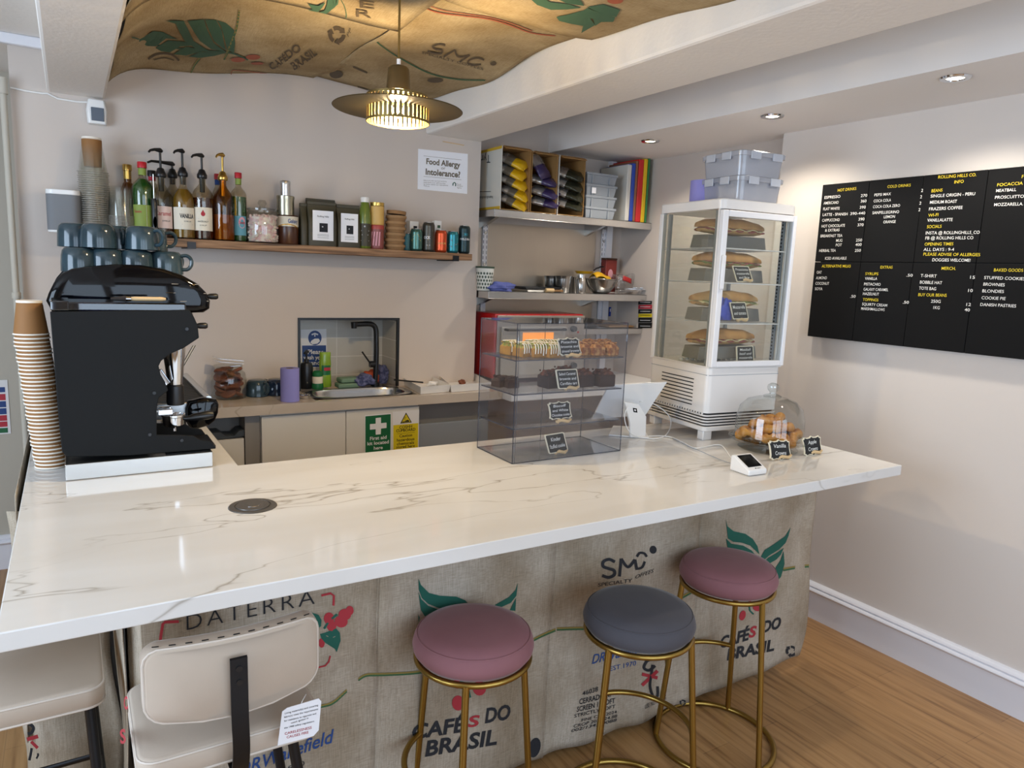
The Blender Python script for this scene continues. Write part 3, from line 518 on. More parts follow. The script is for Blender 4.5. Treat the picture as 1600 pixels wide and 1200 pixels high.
def cp_l(b, on):
    c = conv(150, 0, 3.2); P = lambda pts, mi=1, s=1: px_poly(b, c(pts), on, mi, s); Ln = lambda pts, w, mi: px_line(b, spline2(c(pts), 5), w / 3.2, on, mi)
    P([(350, 105), (395, 104), (440, 106), (462, 150), (488, 205), (560, 252), (500, 242), (450, 215), (420, 165), (400, 120)]); P([(458, 105), (540, 98), (556, 150), (588, 215), (650, 260), (575, 245), (520, 205), (490, 160)])
    P([(545, 98), (600, 100), (628, 150), (640, 215), (650, 255), (590, 205), (565, 150)]); P([(605, 101), (650, 115), (690, 150), (696, 215), (690, 268), (655, 245), (640, 180), (625, 130)])
    P([(205, 203), (240, 185), (285, 155), (335, 160), (410, 198), (350, 192), (300, 232), (255, 230)]); P([(298, 240), (360, 202), (440, 208), (480, 228), (420, 232), (370, 262), (325, 256)]); P([(385, 272), (450, 233), (560, 252), (510, 262), (450, 278)]); P([(462, 284), (520, 260), (660, 262), (590, 280), (520, 290)])
    Ln([(180, 182), (300, 225), (480, 250), (670, 265), (760, 300)], 7, 1)
    for e in ((785, 286, 36, 13), (710, 299, 36, 12), (806, 317, 32, 7)): P(ell(*e), 2, 0)
    for s, p0, p1, h, bo in (('CAF\u00c9', (880, 352), (962, 300), 11, .02), ('DO', (962, 296), (1030, 250), 13, .02), ('BRASIL', (992, 352), (1108, 272), 13, .02), ('PP', (1262, 185), (1278, 150), 5, .01)):
        q = c([p0, p1]); px_text(b, s, q[0], q[1], h, on, 0, bo, 0, up=(-.55, -.83))
    recycle(b, 150 + 1205 / 3.2, 175 / 3.2, 14, on, 0)
    stripe(b, c([(716, 55), (700, 150), (660, 255), (640, 295)]), on, 2.4); stripe(b, c([(518, 292), (490, 330), (470, 375)]), on, 2)
    Ln([(262, 296), (300, 274), (350, 268), (390, 280), (415, 304)], 9, 0); Ln([(290, 300), (340, 290), (390, 302)], 5, 0)
    Ln([(675, 376), (680, 356), (700, 352), (800, 362), (930, 380)], 4, 2); P([(665, 396), (720, 392), (760, 376), (795, 404), (720, 408)], 1, 0)
def cp_r(b, on):
    c = conv(480, 0, 3.2); Ln = lambda pts, w, mi: px_line(b, spline2(c(pts), 5), w / 3.2, on, mi)
    Ln([(690, 228), (660, 222), (628, 232), (640, 246), (672, 252), (668, 268), (630, 266), (602, 256)], 9, 0); Ln([(682, 284), (738, 250)], 9, 0); Ln([(738, 250), (756, 284), (812, 276)], 9, 0); Ln([(812, 276), (762, 310)], 9, 0); Ln([(885, 300), (850, 290), (812, 300), (804, 316), (830, 326), (868, 322)], 9, 0)
    q = c([(572, 268), (880, 352)]); px_text(b, 'SPECIALTY COFFEES', q[0], q[1], 4, on, 0, 0, 0, up=(.2, -1)); px_poly(b, c(ell(930, 318, 16, 10)), on, 0)
    Ln([(320, 190), (400, 250), (480, 300), (620, 370), (760, 398), (890, 402)], 6, 4); Ln([(540, 12), (640, 60), (780, 80), (900, 95), (1000, 122), (1120, 165), (1240, 180)], 6, 2); Ln([(560, 2), (660, 48), (790, 70), (905, 86), (1010, 114), (1125, 156)], 4, 2)
    q = c([(268, 462), (166, 438)]); px_text(b, 'DO', q[0], q[1], 10, on, 0, .02, 0, up=(-.2, 1)); q = c([(470, 500), (252, 432)]); px_text(b, 'BRASIL', q[0], q[1], 10, on, 0, .02, 0, up=(-.2, 1))
    px_poly(b, c(ell(145, 372, 34, 20)), on, 0); px_poly(b, c(ell(640, 402, 40, 12)), on, 0); Ln([(230, 335), (300, 365)], 8, 0)
def cp_fl(b, on):
    c = conv(150, 0, 3.2); Ln = lambda pts, w, mi: px_line(b, spline2(c(pts), 5), w / 3.2, on, mi)
    for k in range(4): Ln([(1045 + 22 * k, 92 - 8 * k), (1110 + 20 * k, 90 - 14 * k), (1150 + 16 * k, 55 - 10 * k), (1165 + 14 * k, 10), (1170 + 14 * k, -60)], 16 - 2 * k, 1)
    px_poly(b, c([(1040, 80), (1060, 50), (1130, 40), (1150, 10), (1110, 30), (1060, 20), (1100, 70)]), on, 1, 1)
    for s, p0, p1 in (('T', (1330, -10), (1395, -2)), ('E', (1318, 38), (1392, 46)), ('R', (1300, 84), (1378, 92))): q = c([p0, p1]); px_text(b, s, q[0], q[1], 12, on, 0)
    Ln([(1210, 105), (1250, 90), (1245, 40), (1225, 0)], 4, 1); Ln([(1030, 98), (1120, 108), (1230, 106)], 10, 2); stripe(b, c([(800, -20), (790, 20), (778, 55)]), on, 2.4); Ln([(505, -2), (600, 22), (690, 48)], 9, 0)
def cp_fr(b, on):
    c = conv(480, 0, 3.2); P = lambda pts, mi=1: px_poly(b, c(pts), on, mi, 1)
    P([(1060, -60), (1110, -10), (1150, 25), (1220, 50), (1300, 48), (1370, 40), (1300, 20), (1210, 10), (1150, -40)]); P([(1200, -60), (1240, -10), (1300, 18), (1385, 30), (1370, 5), (1300, -20), (1260, -60)]); P([(1245, 85), (1300, 75), (1390, 50), (1420, 100), (1440, 125), (1370, 165), (1380, 130), (1320, 120), (1260, 105)]); P([(1350, 75), (1400, 40), (1450, 60), (1540, 85), (1530, 110), (1470, 110), (1440, 130), (1430, 95)]); P([(1400, 35), (1480, 22), (1565, 50), (1545, 85), (1480, 70), (1440, 55)])
    P(ell(1540, 4, 40, 16), 2)
hsheet('hessian sack with a big green leaf slung under the ceiling at the back left', .165, 1.02, 2.3, YW - .03, 0, cp_l)
hsheet('hessian sack with faint dark letters slung under the ceiling behind the pendant lamp', .985, 1.592, 1.9, YW - .03, .012, cp_r)
hsheet('hessian sack with green swirls slung under the ceiling nearest the window', .165, 1.0, .3, 2.42, -.03, cp_fl)
hsheet('hessian sack with a green leaf slung under the ceiling against the wide beam', .96, 1.592, .3, 2.12, -.035, cp_fr)
# ------------------------------------------------------------------ coffee grinder on its steel drawer
t = thing('knock_drawer', 'brushed steel drawer box under the black coffee grinder', 'drawer', (.154, 2.37, H))
B().bb(-.036, .346, 2.27, 2.52, H + .001, H + .047).build('drawer_body', 'tray_steel', t, world=True, smooth=False, bev=.002)
def gpl(y): return lambda pts: [ony(a, c, y) for a, c in pts]
GX = .154; GY0, GY1 = 2.285, 2.475; gz0 = H + .048
t = thing('coffee_grinder', 'tall black coffee grinder with a boxy side panel and smoky hopper', 'coffee grinder', (GX, 2.38, gz0))
side = [(78, 487), (296, 484), (303, 495), (309, 508), (311, 528), (287, 544), (266, 553), (252, 564), (248, 572), (251, 585), (258, 597), (263, 610), (248, 622), (245, 640), (245, 680), (302, 681), (312, 687), (330, 690), (337, 700), (330, 707), (200, 712), (105, 714), (97, 706), (92, 660), (84, 560)]
pts = [ony(a, c, GY0) for a, c in side]; pts = [V((p.x, p.y, max(p.z, gz0 + .004))) for p in pts]
B().prism(pts, (0, .012, 0)).build('side_panel', 'black_matte', t, world=True, smooth=False, bev=.002)
B().prism([p + V((0, GY1 - GY0 - .012, 0)) for p in pts], (0, .012, 0)).build('side_panel', 'black_matte', t, world=True, smooth=False, bev=.002)
z_ = lambda y: ony(190, y, GY0).z
core = [p.copy() for p in (ony(84, 492, GY0), ony(285, 490, GY0), ony(296, 525, GY0), ony(240, 556, GY0), ony(236, 700, GY0), ony(105, 705, GY0))]
B().prism([p + V((0, .012, 0)) for p in core], (0, GY1 - GY0 - .024, 0)).build('body', 'black_plastic', t, world=True, smooth=False)
zt = ony(190, 487, GY0).z; ztt = ony(190, 473, GY0).z; xl = ony(80, 480, GY0).x; xr = ony(291, 480, GY0).x
b = B(); b.bb(xl, xr, GY0 + .004, GY1 - .004, zt + .001, ztt); b.build('hopper', 'hopper_smoke', t, world=True, smooth=False, bev=.004)
B().bb(xl - .002, xl + .04, GY0 + .002, GY1 - .002, zt + .002, ztt + .003).build('hopper_lid', 'hopper_smoke', t, world=True, smooth=False, bev=.003)
b = B(); yy = GY0 - .001
for a, c in ((292, 514), (241, 614), (234, 679), (284, 688)):
    p = ony(a, c, GY0); b.cyl((p.x, GY0, p.z), (p.x, GY0 - .003, p.z), .0048, n=10)
b.build('panel_screws', 'black_plastic', t, world=True)
ym = 2.38
p0 = ony(272, 552, ym); p1 = ony(272, 600, ym)
B().lathe([(.033, p0.z + .03), (.031, p0.z), (.021, p1.z), (.019, p1.z - .002)], (p0.x, ym, 0), 24, caps=True).build('chute_funnel', 'chrome', t, world=True)
p2 = ony(272, 632, ym); B().lathe([(.018, p1.z), (.024, p1.z - .005), (.026, p2.z + .01), (.024, p2.z)], (p0.x, ym, 0), 20, caps=True).build('chute_spout', 'black_plastic', t, world=True)
q = ony(250, 590, ym - .02); B().cyl((q.x - .01, ym - .03, q.z + .02), (q.x + .012, ym - .03, q.z - .02), .016, n=16).build('adjuster_collar', 'chrome', t, world=True)
q = ony(262, 640, ym); B().bb(q.x - .03, q.x + .012, ym - .028, ym - .018, q.z - .012, q.z + .006).bb(q.x - .03, q.x + .012, ym + .018, ym + .028, q.z - .012, q.z + .006).build('portafilter_fork', 'chrome', t, world=True, bev=.002)
q = ony(320, 697, ym); B().bb(.22, q.x + .02, GY0 + .015, GY1 - .015, gz0, gz0 + .012).build('grounds_tray', 'black_plastic', t, world=True, bev=.002)
q = ony(271, 657, ym); t = thing('portafilter', 'chrome portafilter resting in the fork of the coffee grinder', 'portafilter', (q.x, ym, q.z))
B().lathe([(.0, -.016), (.026, -.016), (.03, -.012), (.031, .012), (.034, .014), (.034, .02), (.03, .02), (.027, -.01), (0, -.012)], n=28).build('basket', 'chrome', t)
B().tube([(.028, 0, .004), (.045, 0, .004), (.06, 0, .006), (.10, 0, .010), (.115, 0, .01)], [.006, .008, .012, .014, .010], 12).build('handle', 'black_plastic', t); B().cyl((0, -.006, -.016), (0, -.012, -.032), .006, n=10).cyl((0, .006, -.016), (0, .012, -.032), .006, n=10).build('spouts', 'chrome', t)
# brush lying on the hopper
zz = ztt + .009; t = thing('counter_brush', 'wooden handled brush lying on the coffee grinder hopper', 'brush', (.15, 2.33, zz))
a = ony(204, 467, 2.33).x - .15; e = ony(259, 467, 2.33).x - .15
B().tube([(a, 0, 0), (a + .01, 0, 0), (e - .01, 0, 0), (e, 0, 0)], [.005, .0065, .0065, .004], 10).build('handle', 'wood_light', t)
B().cyl((a - .012, 0, 0), (a + .001, 0, 0), .0085, .007, 10).build('ferrule', 'chrome', t); B().cyl((a - .05, 0, -.001), (a - .012, 0, 0), .004, .0085, 10).build('bristles', 'bristle', t)
# ------------------------------------------------------------------ espresso machine behind it
EY0, EY1 = 2.57, 3.17
t = thing('espresso_machine', 'glossy black curved espresso machine behind the grinder with mugs on top', 'espresso machine', (.16, 2.87, H))
prof = [(72, 470), (76, 458), (84, 442), (96, 428), (112, 420), (140, 416), (180, 413), (220, 414), (255, 420), (285, 430), (308, 443), (322, 457), (328, 470), (327, 482), (318, 488), (290, 489), (200, 489), (110, 488), (80, 484)]
pf = [ony(a, c, EY0) for a, c in prof]
cx = sum(p.x for p in pf) / len(pf); cz = sum(p.z for p in pf) / len(pf)
def infl(p, k, dy): return V((cx + (p.x - cx) * k, p.y + dy, cz + (p.z - cz) * k))
B().loft([[infl(p, .86, -.012) for p in pf], [infl(p, .95, -.008) for p in pf], [infl(p, 1, 0) for p in pf], [infl(p, 1.0, .03) for p in pf]]).build('side_cover', 'black_gloss', t, world=True, ang=60)
zlow = max(p.z for p in pf) - .034
def low(p): return V((p.x, p.y, min(p.z, zlow)))
B().loft([[low(infl(p, .97, .03)) for p in pf], [low(infl(p, .97, EY1 - EY0 - .03)) for p in pf]]).build('upper_body', 'black_gloss', t, world=True, ang=60)
B().loft([[infl(p, 1.0, EY1 - EY0 - .03) for p in pf], [infl(p, 1, EY1 - EY0) for p in pf], [infl(p, .9, EY1 - EY0 + .01) for p in pf]]).build('side_cover', 'black_gloss', t, world=True, ang=60)
b = B()
for (a, c), (d, e) in (((268, 443.5), (312, 444.5)), ((259, 457.5), (322, 458.5)), ((281, 471), (326, 470.5))):
    p = ony(a, c, EY0 - .0125); q = ony(d, e, EY0 - .006); b.tube([p, q], .0012, 6)
b.build('trim_lines', 'chrome', t, world=True)
zl = ony(200, 488, EY0).z
B().bb(.0, .2, EY0 + .03, EY1 - .03, H + .03, zl + .01).build('lower_body', 'black_plastic', t, world=True, bev=.01)
b = B()
for y in (EY0 + .16, EY1 - .16): b.cyl((.255, y, zl + .01), (.255, y, zl - .06), .036, .034, 20)
b.build('brew_groups', 'chrome', t, world=True)
for y, a, c in ((EY0 + .06, 323, 463), (EY0 - .0, 306, 509)):
    p = ony(a, c, y); B().tube([p, p + V((.012, 0, 0)), p + V((.03, 0, 0)), p + V((.036, 0, 0))], [.006, .010, .0105, .007], 14).build('steam_knob', 'black_plastic', t, world=True)
p = ony(282, 500, EY0); B().sph((p.x, EY0 + .03, p.z + .005), (.045, .03, .04)).build('lower_cheek', 'black_gloss', t, world=True)
b = B()
for dx in (0, .008): b.tube([ony(302, 540, EY0 + .02) + V((dx, 0, 0)), ony(282, 575, EY0 + .02) + V((dx, 0, 0))], .0022, 8)
b.build('steam_wand', 'chrome', t, world=True)
ch = [(295, 628), (318, 622), (338, 624), (342, 632), (341, 645), (336, 657), (326, 665), (310, 670), (298, 671), (292, 660), (291, 640)]
cp = [ony(a, c, EY0) for a, c in ch]; mx_ = sum(p.x for p in cp) / len(cp); mz = sum(p.z for p in cp) / len(cp)
def inf2(p, k, dy): return V((mx_ + (p.x - mx_) * k, p.y + dy, mz + (p.z - mz) * k))
B().loft([[inf2(p, .8, -.008) for p in cp], [inf2(p, .95, -.004) for p in cp], [inf2(p, 1, .004) for p in cp], [inf2(p, 1, .03) for p in cp]]).build('tray_cheek', 'black_gloss', t, world=True, ang=60)
zt_ = ony(320, 624, EY0).z; x0 = .21; x1 = cp[2].x
B().bb(x0, x1, EY0 + .03, EY1, zt_ - .07, zt_ - .012).build('drip_tray', 'steel', t, world=True, bev=.004)
b = B()
for i in range(30): y = EY0 + .05 + i * (EY1 - EY0 - .07) / 29; b.bb(x0 + .01, x1 - .03, y - .003, y + .003, zt_ - .012, zt_ - .008)
b.bb(x0 + .006, x0 + .012, EY0 + .04, EY1 - .01, zt_ - .012, zt_ - .006).bb(x1 - .034, x1 - .028, EY0 + .04, EY1 - .01, zt_ - .012, zt_ - .006)
b.build('drip_grid', 'dark_grey', t, world=True, smooth=False)
B().tube([(x1 - .02, EY0 + .03, zt_ - .006), (x1 - .02, EY1, zt_ - .006)], .012, 10).build('tray_rail', 'tray_steel', t, world=True)
for x in (.02, .3):
    for y in (EY0 + .06, EY1 - .06): B().cyl((x, y, H), (x, y, H + .045 if x < .2 else zt_ - .07), .018, n=12).build('foot', 'black_plastic', t, world=True)
zm = ony(190, 415, EY0).z
B().bb(.0, .31, EY0 + .045, EY1 - .045, zlow - .004, zlow + .004).build('cup_shelf', 'black_plastic', t, world=True, bev=.006)
# mugs, upside down on the machine
def mug(name, label, group, glaze='glaze'):
    t = thing(name, label, 'mug', group=group)
    B().lathe([(.0, .076), (.030, .076), (.039, .074), (.046, .066), (.0495, .050), (.051, .028), (.052, .001), (.0495, .0), (.048, .004), (.046, .046), (.040, .068), (.0, .071)], n=30).build('cup', glaze, t)
    B().tube(spline([(.046, 0, .062), (.064, 0, .064), (.077, 0, .052), (.077, 0, .033), (.066, 0, .019), (.050, 0, .017)], 5), .006, 8).build('handle', glaze, t); return t
mug0 = mug('mug', 'x', 'upturned mugs on the espresso machine'); fm = family(mug0); first = True
zb = zlow + .005
spots = [(124, 2.68, 0, 1.9, 'lower row, at the left end'), (167, 2.68, 0, 1.5, 'lower row, second from the left'), (213, 2.68, 0, 1.2, 'lower row, third from the left'), (260, 2.69, 0, -.3, 'lower row, right end, handle to the right'),
         (128, 2.80, 0, 1.5, 'behind the lower row at the left'), (172, 2.80, 0, .9, 'behind the lower row, second from left'), (216, 2.80, 0, 1.3, 'behind the lower row, third from left'), (256, 2.81, 0, .6, 'behind the lower row at the right'),
         (118, 2.75, 1, 1.6, 'upper row, leftmost'), (154, 2.68, 1, 1.2, 'upper row, front one on the left'), (222, 2.68, 1, -.75, 'upper row, handle facing the camera at right'), (186, 2.77, 1, -1.45, 'upper row, dark handle in the middle'), (150, 2.85, 1, 1.4, 'upper row, hidden at the back left'), (236, 2.79, 1, .0, 'upper row, at the back right')]
for px, y, lev, rz, what in spots:
    z = zb + lev * .077; p = ony(px, 410 - lev * 35, y); lab = 'upturned blue-grey glazed mug on the espresso machine, ' + what
    if first: first = False; mug0.location = (p.x, y, z); mug0.rotation_euler = (0, 0, rz); mug0['label'] = lab
    else: dup(mug0, fm, (p.x, y, z), rz, lab)
# ------------------------------------------------------------------ tall stack of upside-down paper cups
def paper_cup(k=1.0):
    t = thing('paper_cup', 'x', 'paper cup', group='brown paper cups stacked by the coffee grinder')
    B().lathe([(.0, .088), (.030, .088), (.030, .096), (.031, .096), (.0315, .088), (.0425, .004), (.0415, .004), (.0305, .084), (0, .084)], n=28).build('wall', 'cup_brown', t)
    B().lathe([(.0415, .004), (.0425, .0045), (.0445, .003), (.0447, .001), (.0435, .0), (.0415, .001)], n=28).build('rim', 'cup_rim', t)
    return t
p = onz(83, 728, H); cx_, cy_ = p.x - .002, p.y; cup0 = paper_cup(); fc = family(cup0); n = 36
top = ony(75, 470, cy_).z; step = (top - .096 - H - .001) / (n - 1)
o = B().lathe([(.0, .0955), (.0305, .0955), (.0315, .097), (.0318, .092), (.0312, .09)], n=28).build('base_rim', 'cup_rim', None)
for i in range(n):
    lab = 'brown paper cup, %s from the bottom of the stack by the grinder' % nth(i + 1); loc = (cx_ + .0015 * math.sin(i * 1.7) - .0009 * i, cy_ + .001 * math.cos(i * 2.1), H + .001 + step * i)
    if i == 0: cup0.location = loc; cup0['label'] = lab; r = cup0
    else: r = dup(cup0, fc, loc, .4 * i, lab)
r['label'] = 'topmost brown paper cup with a white base on the stack by the grinder'; o.parent = r
# ------------------------------------------------------------------ wooden shelf and what stands on it
SZ = 1.667; SY0 = 3.335
x0 = ony(91, 370, SY0).x; x1 = ony(738, 398, SY0).x
t = thing('wall_shelf', 'long dark rustic wooden shelf on the sink wall', 'shelf', ((x0 + x1) / 2, YW, SZ))
B().bb(x0, x1, SY0, YW - .001, SZ - .034, SZ).build('board', 'rustic_wood', t, world=True, smooth=False, bev=.002)
for px in (712, 300):
    x = ony(px, 405, SY0).x; B().bb(x - .017, x + .017, SY0 - .004, YW - .001, SZ - .040, SZ - .035).bb(x - .017, x + .017, SY0 - .005, SY0 - .001, SZ - .04, SZ - .012).build('bracket', 'black_metal', t, world=True, smooth=False)
def at(px, py, y=3.41): p = ony(px, py, y); return p.x, (lambda q: ony(px, q, y).z - SZ), pxm(1, p)
# speaker
xx, zf, s = at(101, 330, 3.42); t = thing('speaker', 'grey and white wireless speaker at the left end of the wooden shelf', 'speaker', (xx, 3.42, SZ), -.12)
def rr(w, d, z, k=.03, n=5):
    out = []
    for sx, sy, a in ((1, 1, 0), (-1, 1, 90), (-1, -1, 180), (1, -1, 270)):
        for i in range(n + 1): q = math.radians(a + 90 * i / n); out.append((sx * (w / 2 - k) + k * math.cos(q), sy * (d / 2 - k) + k * math.sin(q), z))
    return out
w = 46 * s; hh = zf(298)
B().loft([rr(w, .10, .008), rr(w, .10, hh - .018)]).build('grille', 'speaker_grey', t); B().loft([rr(w, .1, hh - .018), rr(w, .1, hh)]).build('top_cap', 'white_plastic', t, bev=.002); B().loft([rr(w - .004, .096, 0), rr(w, .1, .008)]).build('base_cap', 'white_plastic', t)
# clear plastic cups, stacked upside down
def clear_cup(name, rb, rt, h, n=26):
    t = thing(name, 'x', 'plastic cup', group='clear plastic cups stacked on the shelf')
    B().lathe([(0, h), (rb, h), (rt, .003)], n=n).build('wall', 'cup_clear', t); B().lathe([(rt - .001, .003), (rt + .003, .0038), (rt + .0042, .0018), (rt + .0005, 0)], n=n).build('rim', 'cup_lip', t); return t
xx, zf, s = at(147, 300, 3.42); hc = zf(228) - zf(270); h_tot = zf(228); r_ = 20.5 * s; n = 30
c0 = clear_cup('plastic_cup', 14.5 * s, r_, hc); fc = family(c0)
for i in range(n):
    lab = 'clear plastic cup, %s from the bottom of the tall stack on the shelf' % nth(i + 1); loc = (xx + .0012 * math.sin(i * 2.3), 3.42, SZ + .001 + (h_tot - hc - .002) * i / (n - 1))
    if i == 0: c0.location = loc; c0['label'] = lab
    else: dup(c0, fc, loc, .5 * i, lab)
t = thing('paper_cup', 'upturned brown paper cup crowning the tall stack of clear cups', 'paper cup', (xx, 3.42, SZ + h_tot - hc + .022)); k = zf(215) - h_tot + hc - .024
B().lathe([(0, k - .004), (12.2 * s, k - .004), (12.2 * s, k), (13.2 * s, k), (13.8 * s, k - .006), (13.9 * s, k - .034), (12 * s, 0)], n=26).build('wall', 'cup_brown', t); B().lathe([(0, k + .0005), (13.4 * s, k + .0005), (13.9 * s, k - .008), (13.6 * s, k - .0085)], n=26).build('base_rim', 'cup_rim', t)
xx, zf, s = at(190, 330, 3.41); n = 14; hc = zf(292) * .62; c1 = clear_cup('plastic_cup', 16 * s, 19 * s, hc); fc = family(c1)
for i in range(n):
    lab = 'clear plastic tumbler, %s from the bottom of the short stack on the shelf' % nth(i + 1); loc = (xx, 3.41, SZ + .001 + (zf(292) - hc - .001) * i / (n - 1))
    if i == 0: c1.location = loc; c1['label'] = lab
    else: dup(c1, fc, loc, .7 * i, lab)
# bottles
def facing(x, y): return math.atan2(-y, -x)      # angle that looks back to the eye from a point
def label_patch(t, r, z0, z1, a, half, mats, texts=(), extra=None, name='label'):
    b = B(); fn = lambda u, v, k=0: V(((r + .0008 + k) * math.cos(a - half + 2 * half * u), (r + .0008 + k) * math.sin(a - half + 2 * half * u), z0 + (z1 - z0) * v))
    b.grid(14, 1, lambda u, v: fn(u, v)); o = b.build(name, mats[0], t, flip=False)
    if texts or extra:
        b = B()
        for txt, u0, u1, v, h, mi, bo in texts: loc_text(b, txt, u0, u1, v, h, lambda x, y: fn(x, y, .0006), mi, bo)
        if extra: extra(b, lambda x, y: fn(x, y, .0006))
        b.build('lettering', list(mats[1:]), o, smooth=False, flip=False)
    return o
def bottle(name, label, px, w, ys, yn, yt, y=3.41, glass='bottle_clear', liquid=None, yl=None, rn=.3, cap=None, lab=None, group='syrup bottles on the shelf', cat='bottle', neck=None):
    xx, zf, s = at(px, (372 + yt) / 2, y); r = w / 2 * s; zs, zn, zt = zf(ys), zf(yn), zf(yt); rn *= r
    t = thing(name, label, cat, (xx, y, SZ), group=group)
    outer = [(0, .001), (r * .93, .001), (r, .006), (r, zs * .98), (r * .97, zs + (zn - zs) * .2), (r * .8, zs + (zn - zs) * .5), (rn * 1.35, zs + (zn - zs) * .85), (rn, zn), (rn, zt)]
    B().lathe(outer, n=28).build('glass', glass, t)
    if liquid:
        q = zf(yl); inn = [(0, .004)] + [((k - .0025), z) for k, z in outer[2:] if z < q]
        last = [i for i in range(len(outer)) if outer[i][1] < q][-1]; a, c = outer[last], outer[min(last + 1, len(outer) - 1)]; f = 0 if c[1] == a[1] else (q - a[1]) / (c[1] - a[1])
        inn += [(a[0] + (c[0] - a[0]) * min(1, f) - .0025, q), (0, q)]; B().lathe(inn, n=28).build('syrup', liquid, t)
    if cap:
        h = .022; B().lathe([(rn * 1.05, zt - .002), (rn * 1.25, zt - .002), (rn * 1.25, zt + h - .002), (rn * 1.15, zt + h), (0, zt + h)], n=20).build('cap', cap, t)
    if neck: B().lathe([(rn + .0006, zt - (zt - zn) * .75), (rn + .0006, zt - .004)], n=20).build('neck_label', neck, t)
    if lab: mats, z0, z1, half, texts, extra, da = lab; label_patch(t, r, zf(z0), zf(z1), facing(xx, y) + da, half, mats, texts, extra)
    return t, zf, s, rn, zt
def pump(t, zt, rn, s, zh, mats, reach, dip, lift=0):
    b = B(); b.lathe([(rn * 1.3, zt - .004), (rn * 1.5, zt), (rn * 1.5, zt + .012), (rn * 1.2, zt + .02), (rn * .9, zt + .032), (rn * .45, zt + .036)], n=18, caps=True)
    pm = b.build('pump_collar', mats, t); B().cyl((0, 0, zt - dip), (0, 0, zt), rn * .75, n=12).build('pump_chamber', 'dark_grey' if mats == 'black_plastic' else mats, t)
    B().cyl((0, 0, zt + .03), (0, 0, zh - .004), .0048, n=10).build('pump_stem', mats, t)
    d = V((-.86, -.5, 0)); B().tube([d * -.010 + V((0, 0, zh - .006)), V((0, 0, zh - .003)), d * reach * .5 + V((0, 0, zh - .004)), d * reach * .85 + V((0, 0, zh - .010 + lift)), d * reach + V((0, 0, zh - .018 + lift))], [.006, .010, .006, .005, .004], 10).build('pump_nozzle', mats, t)
def tint(b, fn): pass
def lime(b, fn):
    b.mi = 1; b.poly([fn(.05 + .3 * 0, .1), fn(.5, .1), fn(.5, .62), fn(.05, .62)]); b.mi = 0; b.poly([fn(.1 + .17 * math.cos(i * PI / 6) + .12, .7 + .2 * math.sin(i * PI / 6)) for i in range(12)])
bottle('wine_bottle', 'bottle with gold foil neck behind the short cup stack', 201, 21, 300, 285, 266, 3.48, 'bottle_amber', rn=.5, group=None, cap='gold_pale', neck='gold_pale')
G = ('label_green', 'sign_white', 'label_blush', 'print_red')
bottle('cordial_bottle', 'large green cordial bottle with a red cap left of the syrup pumps', 224, 32, 296, 278, 262, 3.40, 'bottle_clear', 'green_syrup', 280, .34, 'cap_red', (('label_green', 'label_blush', 'sign_white', 'print_red'), 358, 321, 1.15, (('Teisseire', .06, .38, .66, .12, 2, .01), ('-', .6, .95, .7, .2, 2, 0), ('-', .6, .9, .45, .2, 2, 0), ('-', .6, .92, .15, .2, 2, 0)), lambda b, fn: (b.m(1), b.poly([fn(.56, .03), fn(.98, .03), fn(.98, .97), fn(.56, .97)])), .1), group='green cordial bottles on the shelf', neck='label_green')
bottle('spirit_bottle', 'dark bottle with a black cap half hidden behind the big green cordial', 239, 18, 300, 285, 275, 3.485, 'bottle_clear', 'syrup_dark', 330, .55, 'black_plastic', None, group=None, neck='print_red')
CR = lambda b, fn: None
t, zf, s, rn, zt = bottle('syrup_bottle', 'caramel syrup bottle with pink label and black pump', 253, 33, 312, 288, 276, 3.41, 'bottle_clear', 'syrup_red', 322, .32, None, (('label_pink', 'print_red', 'print_black'), 357, 323, 1.0, (('Caramel', .22, .9, .58, .2, 0, .01), ('SYRUP', .5, .85, .3, .07, 1, 0), ('-', .4, .9, .82, .1, 1, 0)), None, .0)); pump(t, zt, rn, s, zf(234), 'black_plastic', .052, .06)
t, zf, s, rn, zt = bottle('syrup_bottle', 'half hidden syrup bottle with a long black spout behind the caramel one', 271, 28, 312, 290, 277, 3.485, 'bottle_clear', 'syrup_amber', 335, .34); pump(t, zt, rn, s, zf(255), 'black_plastic', .115, .03, .004)
t, zf, s, rn, zt = bottle('syrup_bottle', 'vanilla syrup bottle with cream label and black pump', 287, 33, 316, 290, 275, 3.40, 'bottle_clear', 'syrup_amber', 296, .3, None, (('label_cream', 'print_black'), 359, 325, 1.05, (('VANILLA', .33, .92, .52, .2, 0, .03), ('SYRUP', .5, .8, .34, .06, 0, 0), ('-', .42, .88, .2, .12, 0, 0), ('-', .4, .8, .82, .1, 0, 0)), None, .0)); pump(t, zt, rn, s, zf(235), 'black_plastic', .04, .035)
def drop(b, fn):
    b.mi = 0; b.poly([fn(.5 + .1 * math.sin(a) * (1 - .0 * a), .72 + .1 * math.cos(a)) if a else fn(.5, .9) for a in [i * PI / 6 for i in range(12)]])
t, zf, s, rn, zt = bottle('syrup_bottle', 'hazelnut syrup bottle with a red drop on its cream label', 317, 31, 308, 288, 278, 3.40, 'bottle_clear', 'syrup_red', 310, .32, None, (('label_cream', 'print_red', 'print_black'), 361, 325, 1.0, (('HAZELNUT', .25, .75, .36, .07, 1, .01), ('SYRUP', .34, .66, .2, .06, 1, 0), ('-', .28, .72, .46, .12, 1, 0)), drop, .0)); pump(t, zt, rn, s, zf(242), 'black_plastic', .05, .06)
bottle('cordial_bottle', 'amber bottle with a red cap behind the gold pump', 341, 20, 312, 292, 280, 3.49, 'bottle_clear', 'syrup_gold', 306, .4, 'cap_red', None, group=None, neck='print_blue')
